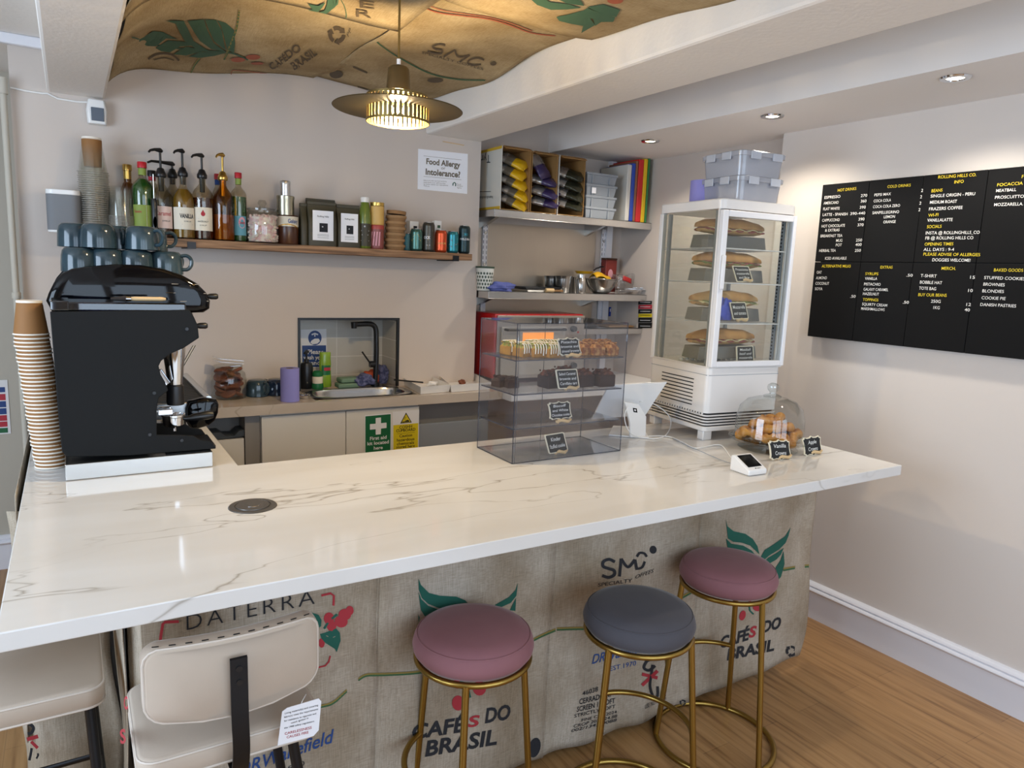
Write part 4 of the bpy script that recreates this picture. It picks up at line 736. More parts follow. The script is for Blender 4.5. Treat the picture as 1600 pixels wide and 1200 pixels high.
t, zf, s, rn, zt = bottle('syrup_bottle', 'amber syrup bottle with a gold pump', 349, 33, 318, 290, 281, 3.40, 'bottle_amber', 'syrup_gold', 336, .3); pump(t, zt, rn, s, zf(241), 'gold_pale', .032, .07)
bottle('cordial_bottle', 'slim green cordial bottle with red cap beside the marshmallow jar', 373, 24, 306, 292, 278, 3.42, 'bottle_clear', 'green_syrup', 308, .36, 'cap_red', (('label_teal', 'label_blush', 'sign_white', 'print_red'), 368, 338, 1.1, (('Teisseire', .55, .9, .6, .14, 2, .02),), lambda b, fn: (b.m(0), b.poly([fn(.72 + .2 * math.cos(i * PI / 6), .66 + .3 * math.sin(i * PI / 6)) for i in range(12)])), -.1), group='green cordial bottles on the shelf', neck='label_green')
xx, zf, s = at(242, 340, 3.345); t = thing('jar_opener', 'black handled kitchen tool standing in front of the green cordial', 'kitchen tool', (xx, 3.352, SZ))
B().tube([(0, 0, .004), (0, 0, .02), (0, 0, zf(310) - .01), (0, 0, zf(310))], [.007, .0115, .0115, .009], 14).build('handle', 'black_plastic', t); B().cyl((0, 0, zf(310)), (0, 0, zf(272)), .0022, n=8).build('shaft', 'steel', t)
B().loft([[(.007 * math.cos(a) * k, -.0118, zf(347) + .022 * math.sin(a) * k) for a in [i * PI / 8 for i in range(16)]] for k in (1, .9)] ).build('badge', 'sign_white', t)
# marshmallow jar
xx, zf, s = at(410, 345, 3.41); t = thing('storage_jar', 'round glass jar of pink marshmallows with a glass lid', 'jar', (xx, 3.41, SZ)); r = 25 * s; zt = zf(331)
B().lathe([(0, .002), (r * .94, .002), (r, .01), (r, zt * .86), (r * .86, zt), (r * .84, zt + .002)], n=32).build('glass', 'glass_jar', t)
B().lathe([(r * .8, zt + .002), (r * .9, zt + .004), (r * .9, zt + .012), (r * .5, zt + .018), (r * .2, zt + .02), (r * .16, zt + .026), (r * .28, zt + .036), (r * .2, zt + .05), (0, zt + .052)], n=28).build('lid', 'glass_jar', t)
random.seed(3); b = B(); zq = zf(338)
for i in range(260):
    a = random.random() * 2 * PI; q = (r - .009) * math.sqrt(random.uniform(.55, 1)) if i < 220 else (r - .01) * random.random(); z = random.uniform(.01, zq) if i < 220 else zq + random.uniform(-.004, .004)
    b.sph((xx + q * math.cos(a), 3.41 + q * math.sin(a), SZ + z), (.007, .007, .0062), 7, 5)
b.lathe([(0, .006), (r - .014, .006), (r - .013, zq - .004), (0, zq)], (xx, 3.41, SZ), 24)
tag(b.build('marshmallows', 'marshmallow'), 'pink and white mini marshmallows filling the glass jar', 'marshmallows', kind='stuff')
# chocolate tin with two silver tins on it
xx, zf, s = at(450, 360, 3.41); t = thing('chocolate_tin', 'brown and cream drinking chocolate tin right of the marshmallow jar', 'tin', (xx, 3.41, SZ)); r = 15.5 * s; zt = zf(337)
B().lathe([(0, 0), (r, 0), (r + .0015, .002), (r, .004), (r, zt - .004), (r + .0015, zt - .002), (r, zt), (0, zt)], n=32).build('can', 'tin_brown', t)
label_patch(t, r, zt * .62, zt - .005, facing(xx, 3.41), 1.5, ('label_cream', 'print_blue', 'tin_gold'), (('Galaxy', .5, .86, .35, .4, 0, .02),), lambda b, fn: [b.m(1), [b.poly([fn(.1 + .1 * i, -.15 + .3 * math.sin(i * .4)), fn(.2 + .1 * i, -.15 + .3 * math.sin(i * .4 + .4)), fn(.2 + .1 * i, -.05 + .3 * math.sin(i * .4 + .4)), fn(.1 + .1 * i, -.05 + .3 * math.sin(i * .4))]) for i in range(8)]])
z1 = zf(307); x2, zf2, s2 = at(446, 320, 3.41); t = thing('silver_tin', 'wide silver tin standing on the drinking chocolate tin', 'tin', (x2, 3.41, SZ + zt + .001)); r = 13 * s
B().lathe([(0, 0), (r, 0), (r, z1 - zt - .006), (0, z1 - zt - .006)], n=28).build('can', 'tin_silver', t); B().lathe([(r + .001, z1 - zt - .014), (r + .0015, z1 - zt - .002), (r, z1 - zt), (0, z1 - zt)], n=28).build('lid', 'tin_silver', t)
t = thing('silver_tin', 'narrow silver tin on top of the wide silver tin', 'tin', (x2, 3.41, SZ + z1 + .002)); r = 7.5 * s; k = zf(284) - z1
B().lathe([(0, 0), (r, 0), (r, k - .012), (0, k - .012)], n=24).build('can', 'steel', t); B().lathe([(r + .001, k - .016), (r + .001, k - .002), (r, k), (0, k)], n=24).build('lid', 'steel', t)
# bags of coffee beans
def bean_bag(label, px0, px1, ytop, y, rz, lab=True, zt0=None, dep=.06):
    a = ony(px0, 370, y); c = ony(px1, 370, y); w = c.x - a.x; xx = (a.x + c.x) / 2; hh = ony((px0 + px1) / 2, ytop, y).z - SZ
    t = thing('coffee_bag', label, 'bag of coffee', (xx, y, SZ), rz, group='olive bags of coffee beans on the shelf')
    def ringz(v):
        d = dep / 2 * (1 if v < .55 else max(.10, 1 - (v - .55) / .4)); return rr(w * (1 if v < .96 else .98), 2 * d, hh * v, min(.01, d * .8), 3)
    B().loft([ringz(v) for v in (0, .04, .3, .55, .75, .9, 1)]).build('pouch', 'coffee_bag', t)
    B().bb(-w / 2, w / 2, -.006, .006, hh - .014, hh + .002).build('fold_clip', 'coffee_bag', t, bev=.002)
    if lab:
        tl = math.atan2(.0, 1); yy = -dep / 2 - .0012; b = B(); b.bb(-w * .36, w * .36, yy, yy + .001, hh * .13, hh * .80); L = b.build('paper_label', 'paper_white', t, smooth=False)
        b = B(); fn = lambda x, z: V((x * w, yy - .0008, z * hh)); loc_text(b, 'Rolling Hills', -.2, .2, .655, .035, fn, 0, .01); b.mi = 0; b.poly([fn(-.13, .32), fn(.16, .32), fn(.16, .52), fn(-.13, .52)])
        for q in (.26, .23, .19): b.poly([fn(-.2, q), fn(.2, q), fn(.2, q + .006), fn(-.2, q + .006)])
        b.mi = 1; b.poly([fn(-.02 + .03 * math.cos(i * PI / 4), .44 + .018 * math.sin(i * PI / 4)) for i in range(8)]); b.build('lettering', ['print_black', 'paper_white'], L, smooth=False, flip=False)
bean_bag('olive coffee bag with a white label, left of the two labelled ones', 480, 524, 316, 3.40, -.04); bean_bag('olive coffee bag with a white label next to the green juice bottle', 525, 561, 321, 3.405, -.04)
bean_bag('olive coffee bag standing behind the left labelled bag', 478, 523, 312, 3.485, .0, False, dep=.05); bean_bag('plain olive coffee bag seen edge-on beside the chocolate tin', 468, 479, 318, 3.41, .0, False)
# green juice, jars
xx, zf, s = at(570, 345, 3.40); t = thing('juice_bottle', 'green juice bottle with a white cap on the shelf', 'bottle', (xx, 3.40, SZ)); r = 10 * s; zt = zf(315)
B().lathe([(0, .001), (r * .92, .001), (r, .005), (r, zt * .55), (r * .9, zt * .75), (r * .62, zt * .98), (r * .55, zt)], n=26).build('bottle_body', 'juice_green', t); B().lathe([(r * .66, zt - .004), (r * .68, zt + .016), (r * .6, zt + .02), (0, zt + .02)], n=20).build('cap', 'white_plastic', t)
label_patch(t, r, .012, zt * .53, facing(xx, 3.4), 1.3, ('coffee_bag', 'sign_white'), (('-', .3, .75, .6, .25, 0, .01), ('-', .34, .7, .42, .25, 0, .01), ('-', .28, .76, .16, .25, 0, 0), ('o', .46, .54, .84, .1, 0, .03)), lambda b, fn: (b.m(0), b.poly([fn(.05, .97), fn(.95, .97), fn(.95, .995), fn(.05, .995)]), b.poly([fn(.05, .02), fn(.95, .02), fn(.95, .04), fn(.05, .04)])))
xx, zf, s = at(589, 350, 3.40); r = 10.8 * s
z1 = zf(352); t = thing('snack_jar', 'jar with a red lid and pink swirl label under the yellow one', 'jar', (xx, 3.40, SZ)); B().lathe([(0, 0), (r * .95, 0), (r, .004), (r, z1 - .018), (0, z1 - .018)], n=26).build('jar_body', 'jar_swirl', t); B().lathe([(r * 1.02, z1 - .02), (r * 1.02, z1 - .002), (r, z1), (0, z1)], n=26).build('lid', 'jar_red', t)
label_patch(t, r, .008, z1 - .024, facing(xx, 3.4), 1.3, ('jar_swirl', 'label_blush', 'print_blue'), (), lambda b, fn: [b.m(0)] + [b.poly([fn(.1 + .16 * i, .1), fn(.18 + .16 * i, .1), fn(.28 + .14 * i, .9), fn(.2 + .14 * i, .9)]) for i in range(4)])
t = thing('snack_jar', 'yellow ringed jar with a gold lid stacked on the red lidded jar', 'jar', (xx, 3.40, SZ + z1 + .001)); k = zf(317) - z1; B().lathe([(0, 0), (r * .95, 0)] + [(r * (1 + .02 * (i % 2)), .004 + (k - .022) * i / 10) for i in range(11)] + [(0, k - .017)], n=26).build('jar_body', 'jar_yellow', t); B().lathe([(r * 1.03, k - .016), (r * 1.03, k - .001), (r, k), (0, k)], n=26).build('lid', 'gold_pale', t)
# stack of kraft bowls
xx, zf, s = at(617, 360, 3.41); b0 = None; n = 6
for i in range(n):
    z = zf(391) + (zf(337) - zf(391)) * i / n; hb = (zf(337) - zf(391)) / n - .001; r = (16.2 - .25 * i) * s; lab = 'kraft paper tub, %s from the bottom of the stack on the shelf' % nth(i + 1); lx = xx + (.002, -.001, .001, .003, .003, .006)[i]
    if b0 is None:
        b0 = thing('paper_tub', lab, 'paper tub', (lx, 3.41, SZ + max(0, z) + .0005), group='kraft tubs stacked on the shelf'); B().lathe([(0, 0), (r * .86, 0), (r * .92, hb * .5), (r * .97, hb - .008), (r * .97, hb), (r * .9, hb), (0, hb - .002)], n=28).build('tub', 'kraft', b0); B().lathe([(r * .97, hb * .55), (r, hb * .55), (r, hb), (r * .95, hb)], n=28).build('lip', 'kraft_light', b0); fb = family(b0)
    else: dup(b0, fb, (lx, 3.41, SZ + max(0, z) + .0005), .3 * i, lab)
t = thing('tub_lid', 'tilted kraft lid on top of the stack of tubs', 'lid', (xx + .006, 3.41, SZ + zf(335)), rot=(0, .05, 0)); r = 15 * s; B().lathe([(0, .001), (r, .0), (r * 1.02, .016), (r, .0165), (0, .016)], n=28).build('disc', 'kraft', t)
# cans
def can(label, px, w, ytop, y, col, texts, mats, extra=None, tall=False):
    xx, zf, s = at(px, (390 + ytop) / 2, y); r = w / 2 * s; h = zf(ytop)
    t = thing('drink_can', label, 'drink can', (xx, y, SZ), group='drink cans at the right end of the shelf')
    B().lathe([(0, .003), (r * .72, .0), (r * .8, .001), (r, .009), (r, h - .014), (r * .84, h - .003)], n=28).build('can_body', col, t); B().lathe([(r * .84, h - .003), (r * .86, h), (r * .8, h), (r * .76, h - .004), (0, h - .004)], n=28).build('can_end', 'can_lid', t)
    label_patch(t, r, .012, h - .018, facing(xx, y), 1.25, (col,) + mats, texts, extra, 'wrap')
can('teal and gold drink can, leftmost on the shelf', 650.5, 19, 357.5, 3.39, 'can_teal', (('-', .2, .8, .42, .3, 0, .02), ('-', .3, .7, .5, .3, 0, 0)), ('gold_pale', 'sign_white'), lambda b, fn: (b.m(0), b.poly([fn(.3, .72), fn(.7, .72), fn(.6, .9), fn(.4, .9)])))
can('tall dark grey drink can with white capital letters', 669.5, 19, 347.5, 3.39, 'can_grey', (('OCK', .2, .62, .45, .11, 0, .03), ('-', .4, .6, .12, .2, 0, 0)), ('sign_white',))
can('bright orange drink can on the shelf', 689, 19, 359.5, 3.385, 'can_orange', (('JAIPUR', .3, .85, .36, .11, 0, .02),), ('jar_yellow',))
can('blue drink can with red splashes', 707.5, 18, 361.5, 3.385, 'can_blue', (('-', .25, .75, .3, .3, 1, .01),), ('can_orange', 'sign_white'), lambda b, fn: [b.m(0)] + [b.poly([fn(.1 + .5 * (i % 2), .1 + .2 * i), fn(.45 + .45 * (i % 2), .2 + .2 * i), fn(.4 + .5 * (i % 2), .3 + .2 * i), fn(.15 + .5 * (i % 2), .22 + .2 * i)]) for i in range(3)])
can('tall dark green drink can at the right end of the shelf', 725.5, 18, 352.5, 3.385, 'can_dark', (('FIELDIN', .2, .9, .5, .09, 0, .01), ('30', .45, .75, .7, .12, 1, .02)), ('sign_white', 'can_blue'))
can('pale blue drink can half hidden behind the teal and gold can', 638, 13, 365, 3.45, 'label_teal', (), ('sign_white',))
for lab, px, w, y0, mt in (('small white carton behind the teal and gold can', 645, 15, 346, 'paper'), ('white drink carton with a green mark behind the orange can', 682, 12, 345, 'paper')):
    xx, zf, s = at(px, 360, 3.475); t = thing('drink_carton', lab, 'carton', (xx, 3.475, SZ)); k = w * s; B().bb(-k / 2, k / 2, -.018, .018, 0, zf(y0)).build('carton', mt, t, bev=.002)
    b = B(); b.box((k * .1, -.0188, zf(y0) - .03), (k * .4, .001, .014)); b.build('mark', 'cprint_green' if px > 660 else 'print_black', t, smooth=False)
# food allergy notice on the wall
q = [ony(a, c, YW - .0015) for a, c in ((653.5, 232.5), (731, 240.5), (730, 303), (652.5, 295.5))]
t = thing('wall_notice', 'white paper notice about food allergy on the sink wall', 'notice', (q[3].x + .14, YW, q[3].z))
B().prism(q, (0, .001, 0)).build('sheet', 'paper_white', t, world=True, smooth=False)
on = lambda a, c: ony(a, c, YW - .0022); b = B()
for s_, p0, p1, h, mi, bo in (('Food Allergy', (666, 256), (719, 262), 9, 0, .03), ('or', (689.5, 264.5), (696, 265), 5, 1, 0), ('Intolerance?', (665, 272.5), (719, 277.5), 9.5, 0, .03), ('Before you order your food and drinks', (662, 282.5), (698, 284.5), 1.8, 1, 0), ('please speak to our staff if you want', (662, 285.5), (696, 287.5), 1.8, 1, 0), ('to know about our ingredients', (662, 288.5), (700, 290.5), 1.8, 1, 0), ('Thank you', (662, 291), (671, 292), 1.8, 1, 0), ('Food', (714, 288.5), (720, 289), 1.8, 1, 0), ('Standards', (714, 291), (723, 291.8), 1.8, 1, 0), ('Agency', (714, 294), (721, 294.5), 1.8, 1, 0)): px_text(b, s_, p0, p1, h, on, mi, bo)
px_line(b, [(662, 243.5), (721, 250)], .4, on, 1); px_line(b, [(662, 275.5), (721, 281)], .4, on, 1)
b.m(2); px_line(b, [(707.6, 290), (708, 286.5), (710, 285), (712, 287), (711.8, 291)], 1.6, on, 2)
b.build('lettering', ['sign_text', 'sign_text', 'print_green'], t, world=True, smooth=False, flip=False)
tag(B().tube([ony(a, c, YW - .006) for a, c in ((692, 221), (717, 225.5), (725, 227))], .0022, 8).build('pencil', 'wood_light'), 'thin pencil lying along the wall top above the allergy notice', 'pencil')
# ------------------------------------------------------------------ sink, niche and back worktop
t = thing('sink', 'stainless steel sink bowl with flat rim below the black tap', 'sink', (1.2, 3.4, H))
def oval(rx, ry, z, k=.6, n=36, cx=1.205, cy=3.385):
    out = []
    for i in range(n):
        a = 2 * PI * i / n; c, s_ = math.cos(a), math.sin(a); out.append((cx + rx * math.copysign(abs(c) ** k, c), cy + ry * math.copysign(abs(s_) ** k, s_), z))
    return out
B().loft([oval(.262, .135, H + .002), oval(.258, .131, H + .004), oval(.225, .112, H + .003), oval(.218, .107, H - .01), oval(.205, .098, H - .12), oval(.17, .075, H - .14), oval(.02, .02, H - .145)], caps=False).build('bowl', 'steel_bowl', t, world=True, ang=50)
B().lathe([(.0, H - .142), (.02, H - .143), (.03, H - .138), (.032, H - .142)], (1.205, 3.385, 0), 20).build('drain', 'chrome', t, world=True)
q = ony(585, 575, 3.56); t = thing('kitchen_tap', 'matt black angular kitchen tap in the tiled niche', 'tap', (q.x, 3.56, H))
pth = [ony(a, c, 3.56) - V((q.x, 3.56, H)) for a, c in ((586, 603), (588, 560), (588, 525), (587, 514), (583, 508), (575, 506), (552, 507))]
B().tube(spline([V((pth[0].x, 0, .0)), V((pth[1].x, 0, pth[1].z))] + [p for p in pth[2:]], 5), .0135, 14).build('spout', 'black_plastic', t)
B().cyl((pth[0].x, 0, 0), (pth[0].x, 0, .02), .024, n=18).build('base', 'black_plastic', t); e = pth[-1]; B().cyl(e + V((.004, 0, .012)), e + V((.004, 0, -.02)), .017, .014, 14).build('spray_head', 'black_plastic', t)
p = ony(583, 569, 3.55) - V((q.x, 3.56, H)); g = ony(566, 550, 3.53) - V((q.x, 3.56, H)); B().cyl(p + V((-.018, 0, 0)), p + V((.01, 0, 0)), .017, n=14).tube([p + V((-.012, 0, 0)), g], .0045, 8).build('lever', 'black_plastic', t)
# hand-washing notice
NB = 3.7325
on = lambda a, c: ony(a, c, NB); qd = [(470, 515), (510, 514), (511, 574), (471, 575)]
t = thing('hand_wash_notice', 'blue and white notice about washing hands in the tiled niche', 'notice', tuple(on(490, 575)))
B().prism([ony(a, c, NB) for a, c in qd], (0, .001, 0)).build('sheet', 'sign_white', t, world=True, smooth=False)
on = lambda a, c: ony(a, c, NB - .0008); on2 = lambda a, c: ony(a, c, NB - .0016); b = B()
px_poly(b, [(472, 540), (509.5, 539.5), (510, 573), (472.5, 574)], on, 0); px_poly(b, ell(492, 528, 10.5, 11.5, 22), on, 0)
px_text(b, 'Please', (481, 553), (506, 553), 7, on2, 1, .02); px_text(b, 'wash your', (474, 561.5), (508, 561.5), 6.5, on2, 1, .02); px_text(b, 'hands', (481, 570), (504, 570), 6.5, on2, 1, .02)
px_poly(b, [(487, 532), (492, 529), (498, 529), (500, 533), (496, 537), (488, 538), (485, 535)], on2, 1); px_line(b, [(487, 523), (492, 521), (497, 523)], 2.4, on2, 1); px_line(b, [(492, 522), (492, 526)], 2, on2, 1)
b.build('print', ['sign_blue', 'sign_white'], t, world=True, smooth=False, flip=False)
# things round the sink
def obj_at(px, py, y): p = onz(px, py, H); p2 = ony(px, py, y); return p2.x
x = obj_at(479, 600, 3.585); t = thing('soap_dispenser', 'black pump soap dispenser at the left of the niche', 'soap dispenser', (x, 3.585, H))
B().lathe([(0, .001), (.03, .001), (.032, .005), (.032, .11), (.026, .13), (.012, .135), (.012, .15), (0, .15)], n=22).build('bottle', 'black_plastic', t); B().cyl((0, 0, .15), (0, 0, .185), .005, n=8).tube([(.01, .01, .185), (-.0, 0, .188), (-.02, -.035, .183)], [.008, .009, .005], 8).build('pump', 'black_plastic', t)
x = obj_at(496, 590, 3.56); t = thing('scourer_brush', 'small green topped washing-up brush pot in the niche', 'dish brush', (x, 3.56, H))
B().lathe([(0, 0), (.028, 0), (.03, .008), (.028, .03), (0, .03)], n=20).build('bristles', 'soap_lid', t); B().lathe([(.026, .03), (.027, .06), (.024, .066)], n=20, caps=True).build('body', 'label_cream', t); B().lathe([(.025, .064), (.027, .07), (.026, .085), (.018, .092), (0, .093)], n=20).build('cap', 'soap_lid', t)
x = obj_at(508, 575, 3.60); t = thing('washing_up_liquid', 'bright green washing-up liquid bottle in front of the blue notice', 'bottle', (x, 3.60, H))
def el(rx, ry, z, n=20): return [(rx * math.cos(2 * PI * i / n), ry * math.sin(2 * PI * i / n), z) for i in range(n)]
B().loft([el(.030, .018, .001), el(.032, .02, .006), el(.031, .02, .06), el(.029, .018, .09), el(.031, .019, .12), el(.028, .018, .15)]).build('bottle_body', 'soap_green', t); B().loft([el(.0285, .0185, .15), el(.029, .0185, .178), el(.026, .016, .182)]).build('cap', 'soap_green', t)
b = B(); b.grid(8, 1, lambda u, v: (.031 * math.cos(-PI * .5 + (u - .5) * 1.6), .0206 * math.sin(-PI * .5 + (u - .5) * 1.6), .065 + .05 * v)); b.build('label', 'soap_lid', t, flip=False)
b = B(); b.bb(-.012, .02, -.0225, -.0212, .088, .104); b.build('emblem', 'sign_red', t, smooth=False)
for i, (lab, px, py, z, y) in enumerate((('grey-green sponge lying flat at the back of the sink', 542, 597, 0, 3.56), ('grey-green sponge on top of the other sponge in the niche', 545, 591, .026, 3.57))):
    x = ony(px, py, y).x; t = thing('sponge', lab, 'sponge', (x, y, H + z), .1 * i, group='sponges by the sink'); B().box((0, 0, .0125), (.11, .07, .024)).build('sponge', 'sponge_green', t, bev=.006)
def cloth(name, label, c, rx, ry, rz, mt, seed, cat='cloth'):
    random.seed(seed); ph = [random.random() * 6 for _ in range(6)]
    def fn(p, d): k = 1 + .16 * math.sin(5 * d.x + ph[0] + 3 * d.z) + .14 * math.sin(6 * d.y + ph[1]) + .1 * math.sin(9 * d.x * d.y + ph[2]) + .08 * math.sin(11 * d.z + ph[3]); q = p * k; q.z = max(q.z, -rz * .9); return q
    b = B(); b.sph((0, 0, rz * .9), (rx, ry, rz), 28, 18, None, fn); o = b.build(name, mt, ang=80); o.location = c; return tag(o, label, cat)
x = ony(568, 590, 3.56).x; cloth('dish_cloth', 'crumpled blue dish cloth hanging over the back of the sink', (x, 3.55, H + .005), .055, .035, .033, 'cloth_mixed', 2); x = ony(580, 580, 3.61).x; cloth('dish_cloth', 'bright orange cloth behind the black tap', (x, 3.62, H), .035, .03, .04, 'cloth_orange', 5)
x = ony(602, 582, 3.61).x; cloth('dish_cloth', 'bundled blue dish cloth right of the black tap', (x - .01, 3.63, H), .035, .035, .05, 'cloth_mixed', 8)
x = ony(477, 612, 3.30).x; t = thing('sink_strainer', 'small metal sink strainer left of the sink bowl', 'strainer', (x, 3.31, H)); B().lathe([(0, .001), (.016, .001), (.02, .014), (.026, .017), (.026, .019), (.018, .016), (.014, .004), (0, .004)], n=20).cyl((0, 0, .003), (0, 0, .026), .004, n=8).build('basket', 'chrome', t)
# cookie jar with tongs on it
p = onz(356, 624, H); jx, jy = p.x + .012, p.y + .04; s = pxm(1, (jx, jy, H)); r = 26 * s
t = thing('cookie_jar', 'glass jar of brown biscuits with steel tongs lying on its lid', 'jar', (jx, jy, H)); zc = lambda y: ony(356, y, jy).z - H
zt = zc(577); B().lathe([(0, .002), (r * .95, .002), (r, .012), (r, zt * .7), (r * .93, zt * .88), (r * .72, zt), (r * .7, zt + .004)], n=32).build('glass', 'glass_jar', t); B().lathe([(0, zt + .006), (r * .74, zt + .006), (r * .8, zt + .012), (r * .8, zt + .02), (0, zt + .022)], n=28).build('lid', 'glass_jar', t)
random.seed(11); n = 0
for lay in range(6):
    for k in range(3):
        a = k * 2.1 + lay * .7 + random.random() * .4; q = r * .42
        o = B().lathe([(0, -.007), (.03, -.007), (.034, -.003), (.034, .003), (.03, .007), (0, .008)], n=18).build('cookie', 'cookie') if n == 0 else c_.copy()
        if n == 0: c_ = o
        else: COL.objects.link(o)
        n += 1; o.location = (jx + q * math.cos(a), jy + q * math.sin(a), H + .02 + lay * .0205 + .004 * k); o.rotation_euler = (random.uniform(-.5, .5), random.uniform(-.5, .5), random.random())
        tag(o, 'brown biscuit inside the glass jar on the back worktop', 'biscuit', 'biscuits in the glass jar')
z = H + zt + .03; t = thing('serving_tongs', 'steel serving tongs lying across the biscuit jar lid', 'tongs', (jx, jy, z))
for dz in (.0, .014): B().box((.012, -.004, dz), (.11, .012, .003), MX.Rotation(.12, 3, 'Y')).box((-.05, -.004, dz + .012), (.035, .036, .003), MX.Rotation(.3, 3, 'Y')).build('arm', 'chrome', t, bev=.001)
for (lab, px, py, gl, rz) in (('upturned blue-grey mug on the back worktop right of the biscuit jar', 402, 621, 'glaze', -1.1), ('dark blue upturned mug half hidden behind the blue paper roll', 433, 619, 'glaze_dark', 2.4)):
    p = onz(px, py, H); m_ = mug('mug', lab, 'upturned mugs on the back worktop', gl); m_.location = (p.x + .01, p.y + .045, H + .001); m_.rotation_euler = (0, 0, rz)
p = onz(454, 629, H); t = thing('blue_paper_roll', 'roll of blue paper towel standing left of the sink', 'paper roll', (p.x + .008, p.y + .04, H)); s = pxm(14.2, (p.x, p.y + .04, H)); hh = ony(454, 575, p.y + .04).z - H
B().lathe([(.018, .001), (s, .001), (s, hh), (.018, hh)], n=36).build('paper', 'blue_paper', t); B().lathe([(.0155, .001), (.018, .001), (.018, hh - .001), (.0155, hh - .001), (.0155, .001)], n=24).build('core', 'roll_core', t)
# white trays
def tray(label, corners, hgt):
    pts = [onz(a, c, H) for a, c in corners]; c0 = sum(pts, V()) / 4; t = thing('white_tray', label, 'tray', tuple(c0), group='white trays on the back worktop')
    def ins(k, z): return [V((c0.x + (p.x - c0.x) * k, c0.y + (p.y - c0.y) * k, H + z)) for p in pts]
    B().loft([ins(.94, .001), ins(1, hgt), ins(.985, hgt), ins(.92, .004)]).build('tray', 'white_plastic', t, world=True, bev=.003); return t, c0
t1, c1 = tray('white plastic tray on the back worktop right of the sink', ((657, 617), (704, 613), (672, 598), (622, 598)), .04)
t2, c2 = tray('white plastic tray next to the red oven, with scraps in it', ((704, 614), (768, 609), (742, 595), (684, 596)), .04)
b = B(); b.tube([(c1.x - .16, c1.y + .03, H + .046), (c1.x - .05, c1.y - .09, H + .045)], .004, 8); tag(b.build('spatula', 'black_plastic'), 'black knife lying across the left edge of the white tray', 'knife')
cloth('napkin', 'small crumpled white napkin in the white tray', (c1.x + .06, c1.y + .02, H + .006), .03, .015, .012, 'paper_white', 4, 'napkin'); cloth('scrap', 'small brown scrap in the right white tray', (c2.x + .0, c2.y + .02, H + .006), .02, .012, .014, 'cookie', 6, 'scrap')
# base units under the back worktop
UY = 3.225
def unit(name, label, px0, px1, cat, mt, y=UY):
    a = ony(px0, 660, y).x; c = ony(px1, 660, y).x; t = thing(name, label, cat, ((a + c) / 2, y + .14, 0)); return t, a, c
zt = H - .05
t, a, c = unit('base_cabinet', 'white two-door base cabinet under the sink', 408, 655, 'cabinet', 'panel_white'); m = ony(540.5, 660, UY).x
B().bb(a, c, UY + .018, YW - .002, .1, zt).build('body', 'panel_white', t, world=True, smooth=False); B().bb(a + .002, m - .0015, UY, UY + .017, .12, zt - .006).build('door', 'panel_white', t, world=True, smooth=False, bev=.0015); d2 = B().bb(m + .0015, c - .002, UY, UY + .017, .12, zt - .006).build('door', 'panel_white', t, world=True, smooth=False, bev=.0015)
B().bb(a, c, UY + .06, UY + .075, 0, .1).build('plinth', 'cabinet_grey', t, world=True, smooth=False)
# safety stickers on the right door
on = lambda a_, c_: ony(a_, c_, UY - .0012); on2 = lambda a_, c_: ony(a_, c_, UY - .0018); on3 = lambda a_, c_: ony(a_, c_, UY - .0024)
t = thing('first_aid_sign', 'green first aid sign with a white cross on the cabinet door', 'sign', tuple(on(590, 680))); b = B()
px_poly(b, [(570, 649), (611.5, 645.5), (611, 712), (570, 716)], on, 1); px_poly(b, [(571, 650.5), (610.5, 647), (610, 711), (571, 714.5)], on2, 0)
px_poly(b, [(587, 653.3), (595.3, 652.3), (595.3, 661.2), (604, 660.3), (604, 668.7), (595.3, 669.6), (595, 678.5), (587, 679.3), (587, 670.7), (578, 671.5), (578, 662.8), (587, 662)], on3, 1); b.build('panel', ['sign_green', 'sign_white'], t, world=True, smooth=False, flip=False)
b = B()
for s_, p0, p1, h in (('First aid', (578, 688), (604, 685.3), 5.4), ('kit located', (574, 696), (607.5, 692.6), 5.4), ('here', (584, 702.7), (598, 701.5), 5.2)): px_text(b, s_, p0, p1, h, on3, 0, .02)
b.build('lettering', 'sign_white', t, world=True, smooth=False, flip=False)
t = thing('chemical_sign', 'yellow warning sign for the chemicals cupboard on the cabinet door', 'sign', tuple(on(634, 680))); b = B()
px_poly(b, [(613.5, 643.5), (655, 640), (654, 708), (613.5, 712)], on, 1); px_poly(b, [(614.5, 664.5), (653.5, 661), (653, 708), (614.5, 711)], on2, 0)
px_poly(b, [(634.5, 644.5), (643.5, 660), (625.3, 661.8)], on2, 2); px_poly(b, [(634.5, 647), (641.5, 659), (627.5, 660.3)], on3, 0); on4 = lambda a_, c_: ony(a_, c_, UY - .003)
px_poly(b, [(633, 657.5), (637, 656), (639.5, 657), (639.3, 658.8), (633, 659.2)], on4, 2); px_line(b, [(628.5, 659.3), (633, 658.6)], 1, on4, 2); px_line(b, [(632, 652.3), (635, 651.8)], .7, on4, 2); px_line(b, [(631, 654.8), (634, 654.3)], .7, on4, 2); b.build('panel', ['sign_yellow', 'sign_white', 'sign_black'], t, world=True, smooth=False, flip=False)
b = B()
for s_, p0, p1, h, bo in (('COSHH', (624, 670), (644, 668), 4.5, .015), ('CUPBOARD', (619, 675.5), (649, 672.7), 4.5, .02), ('Caution', (624, 683.6), (644, 681.7), 4.6, .015), ('hazardous', (620, 690), (647.5, 687.6), 4.6, .015), ('chemicals', (620, 695.8), (647, 693.3), 4.6, .015), ('stored here', (619, 700.8), (648, 698.2), 4.4, .015)): px_text(b, s_, p0, p1, h, on3, 0, bo)
px_line(b, [(620, 678), (648, 675.5)], .4, on3, 0); b.build('lettering', 'sign_black', t, world=True, smooth=False, flip=False)
t, a, c = unit('base_cabinet', 'open grey unit with a dark tray below the biscuit jar', 300, 408, 'cabinet', 'cabinet_grey'); k = ony(384, 660, UY).x
a = .40
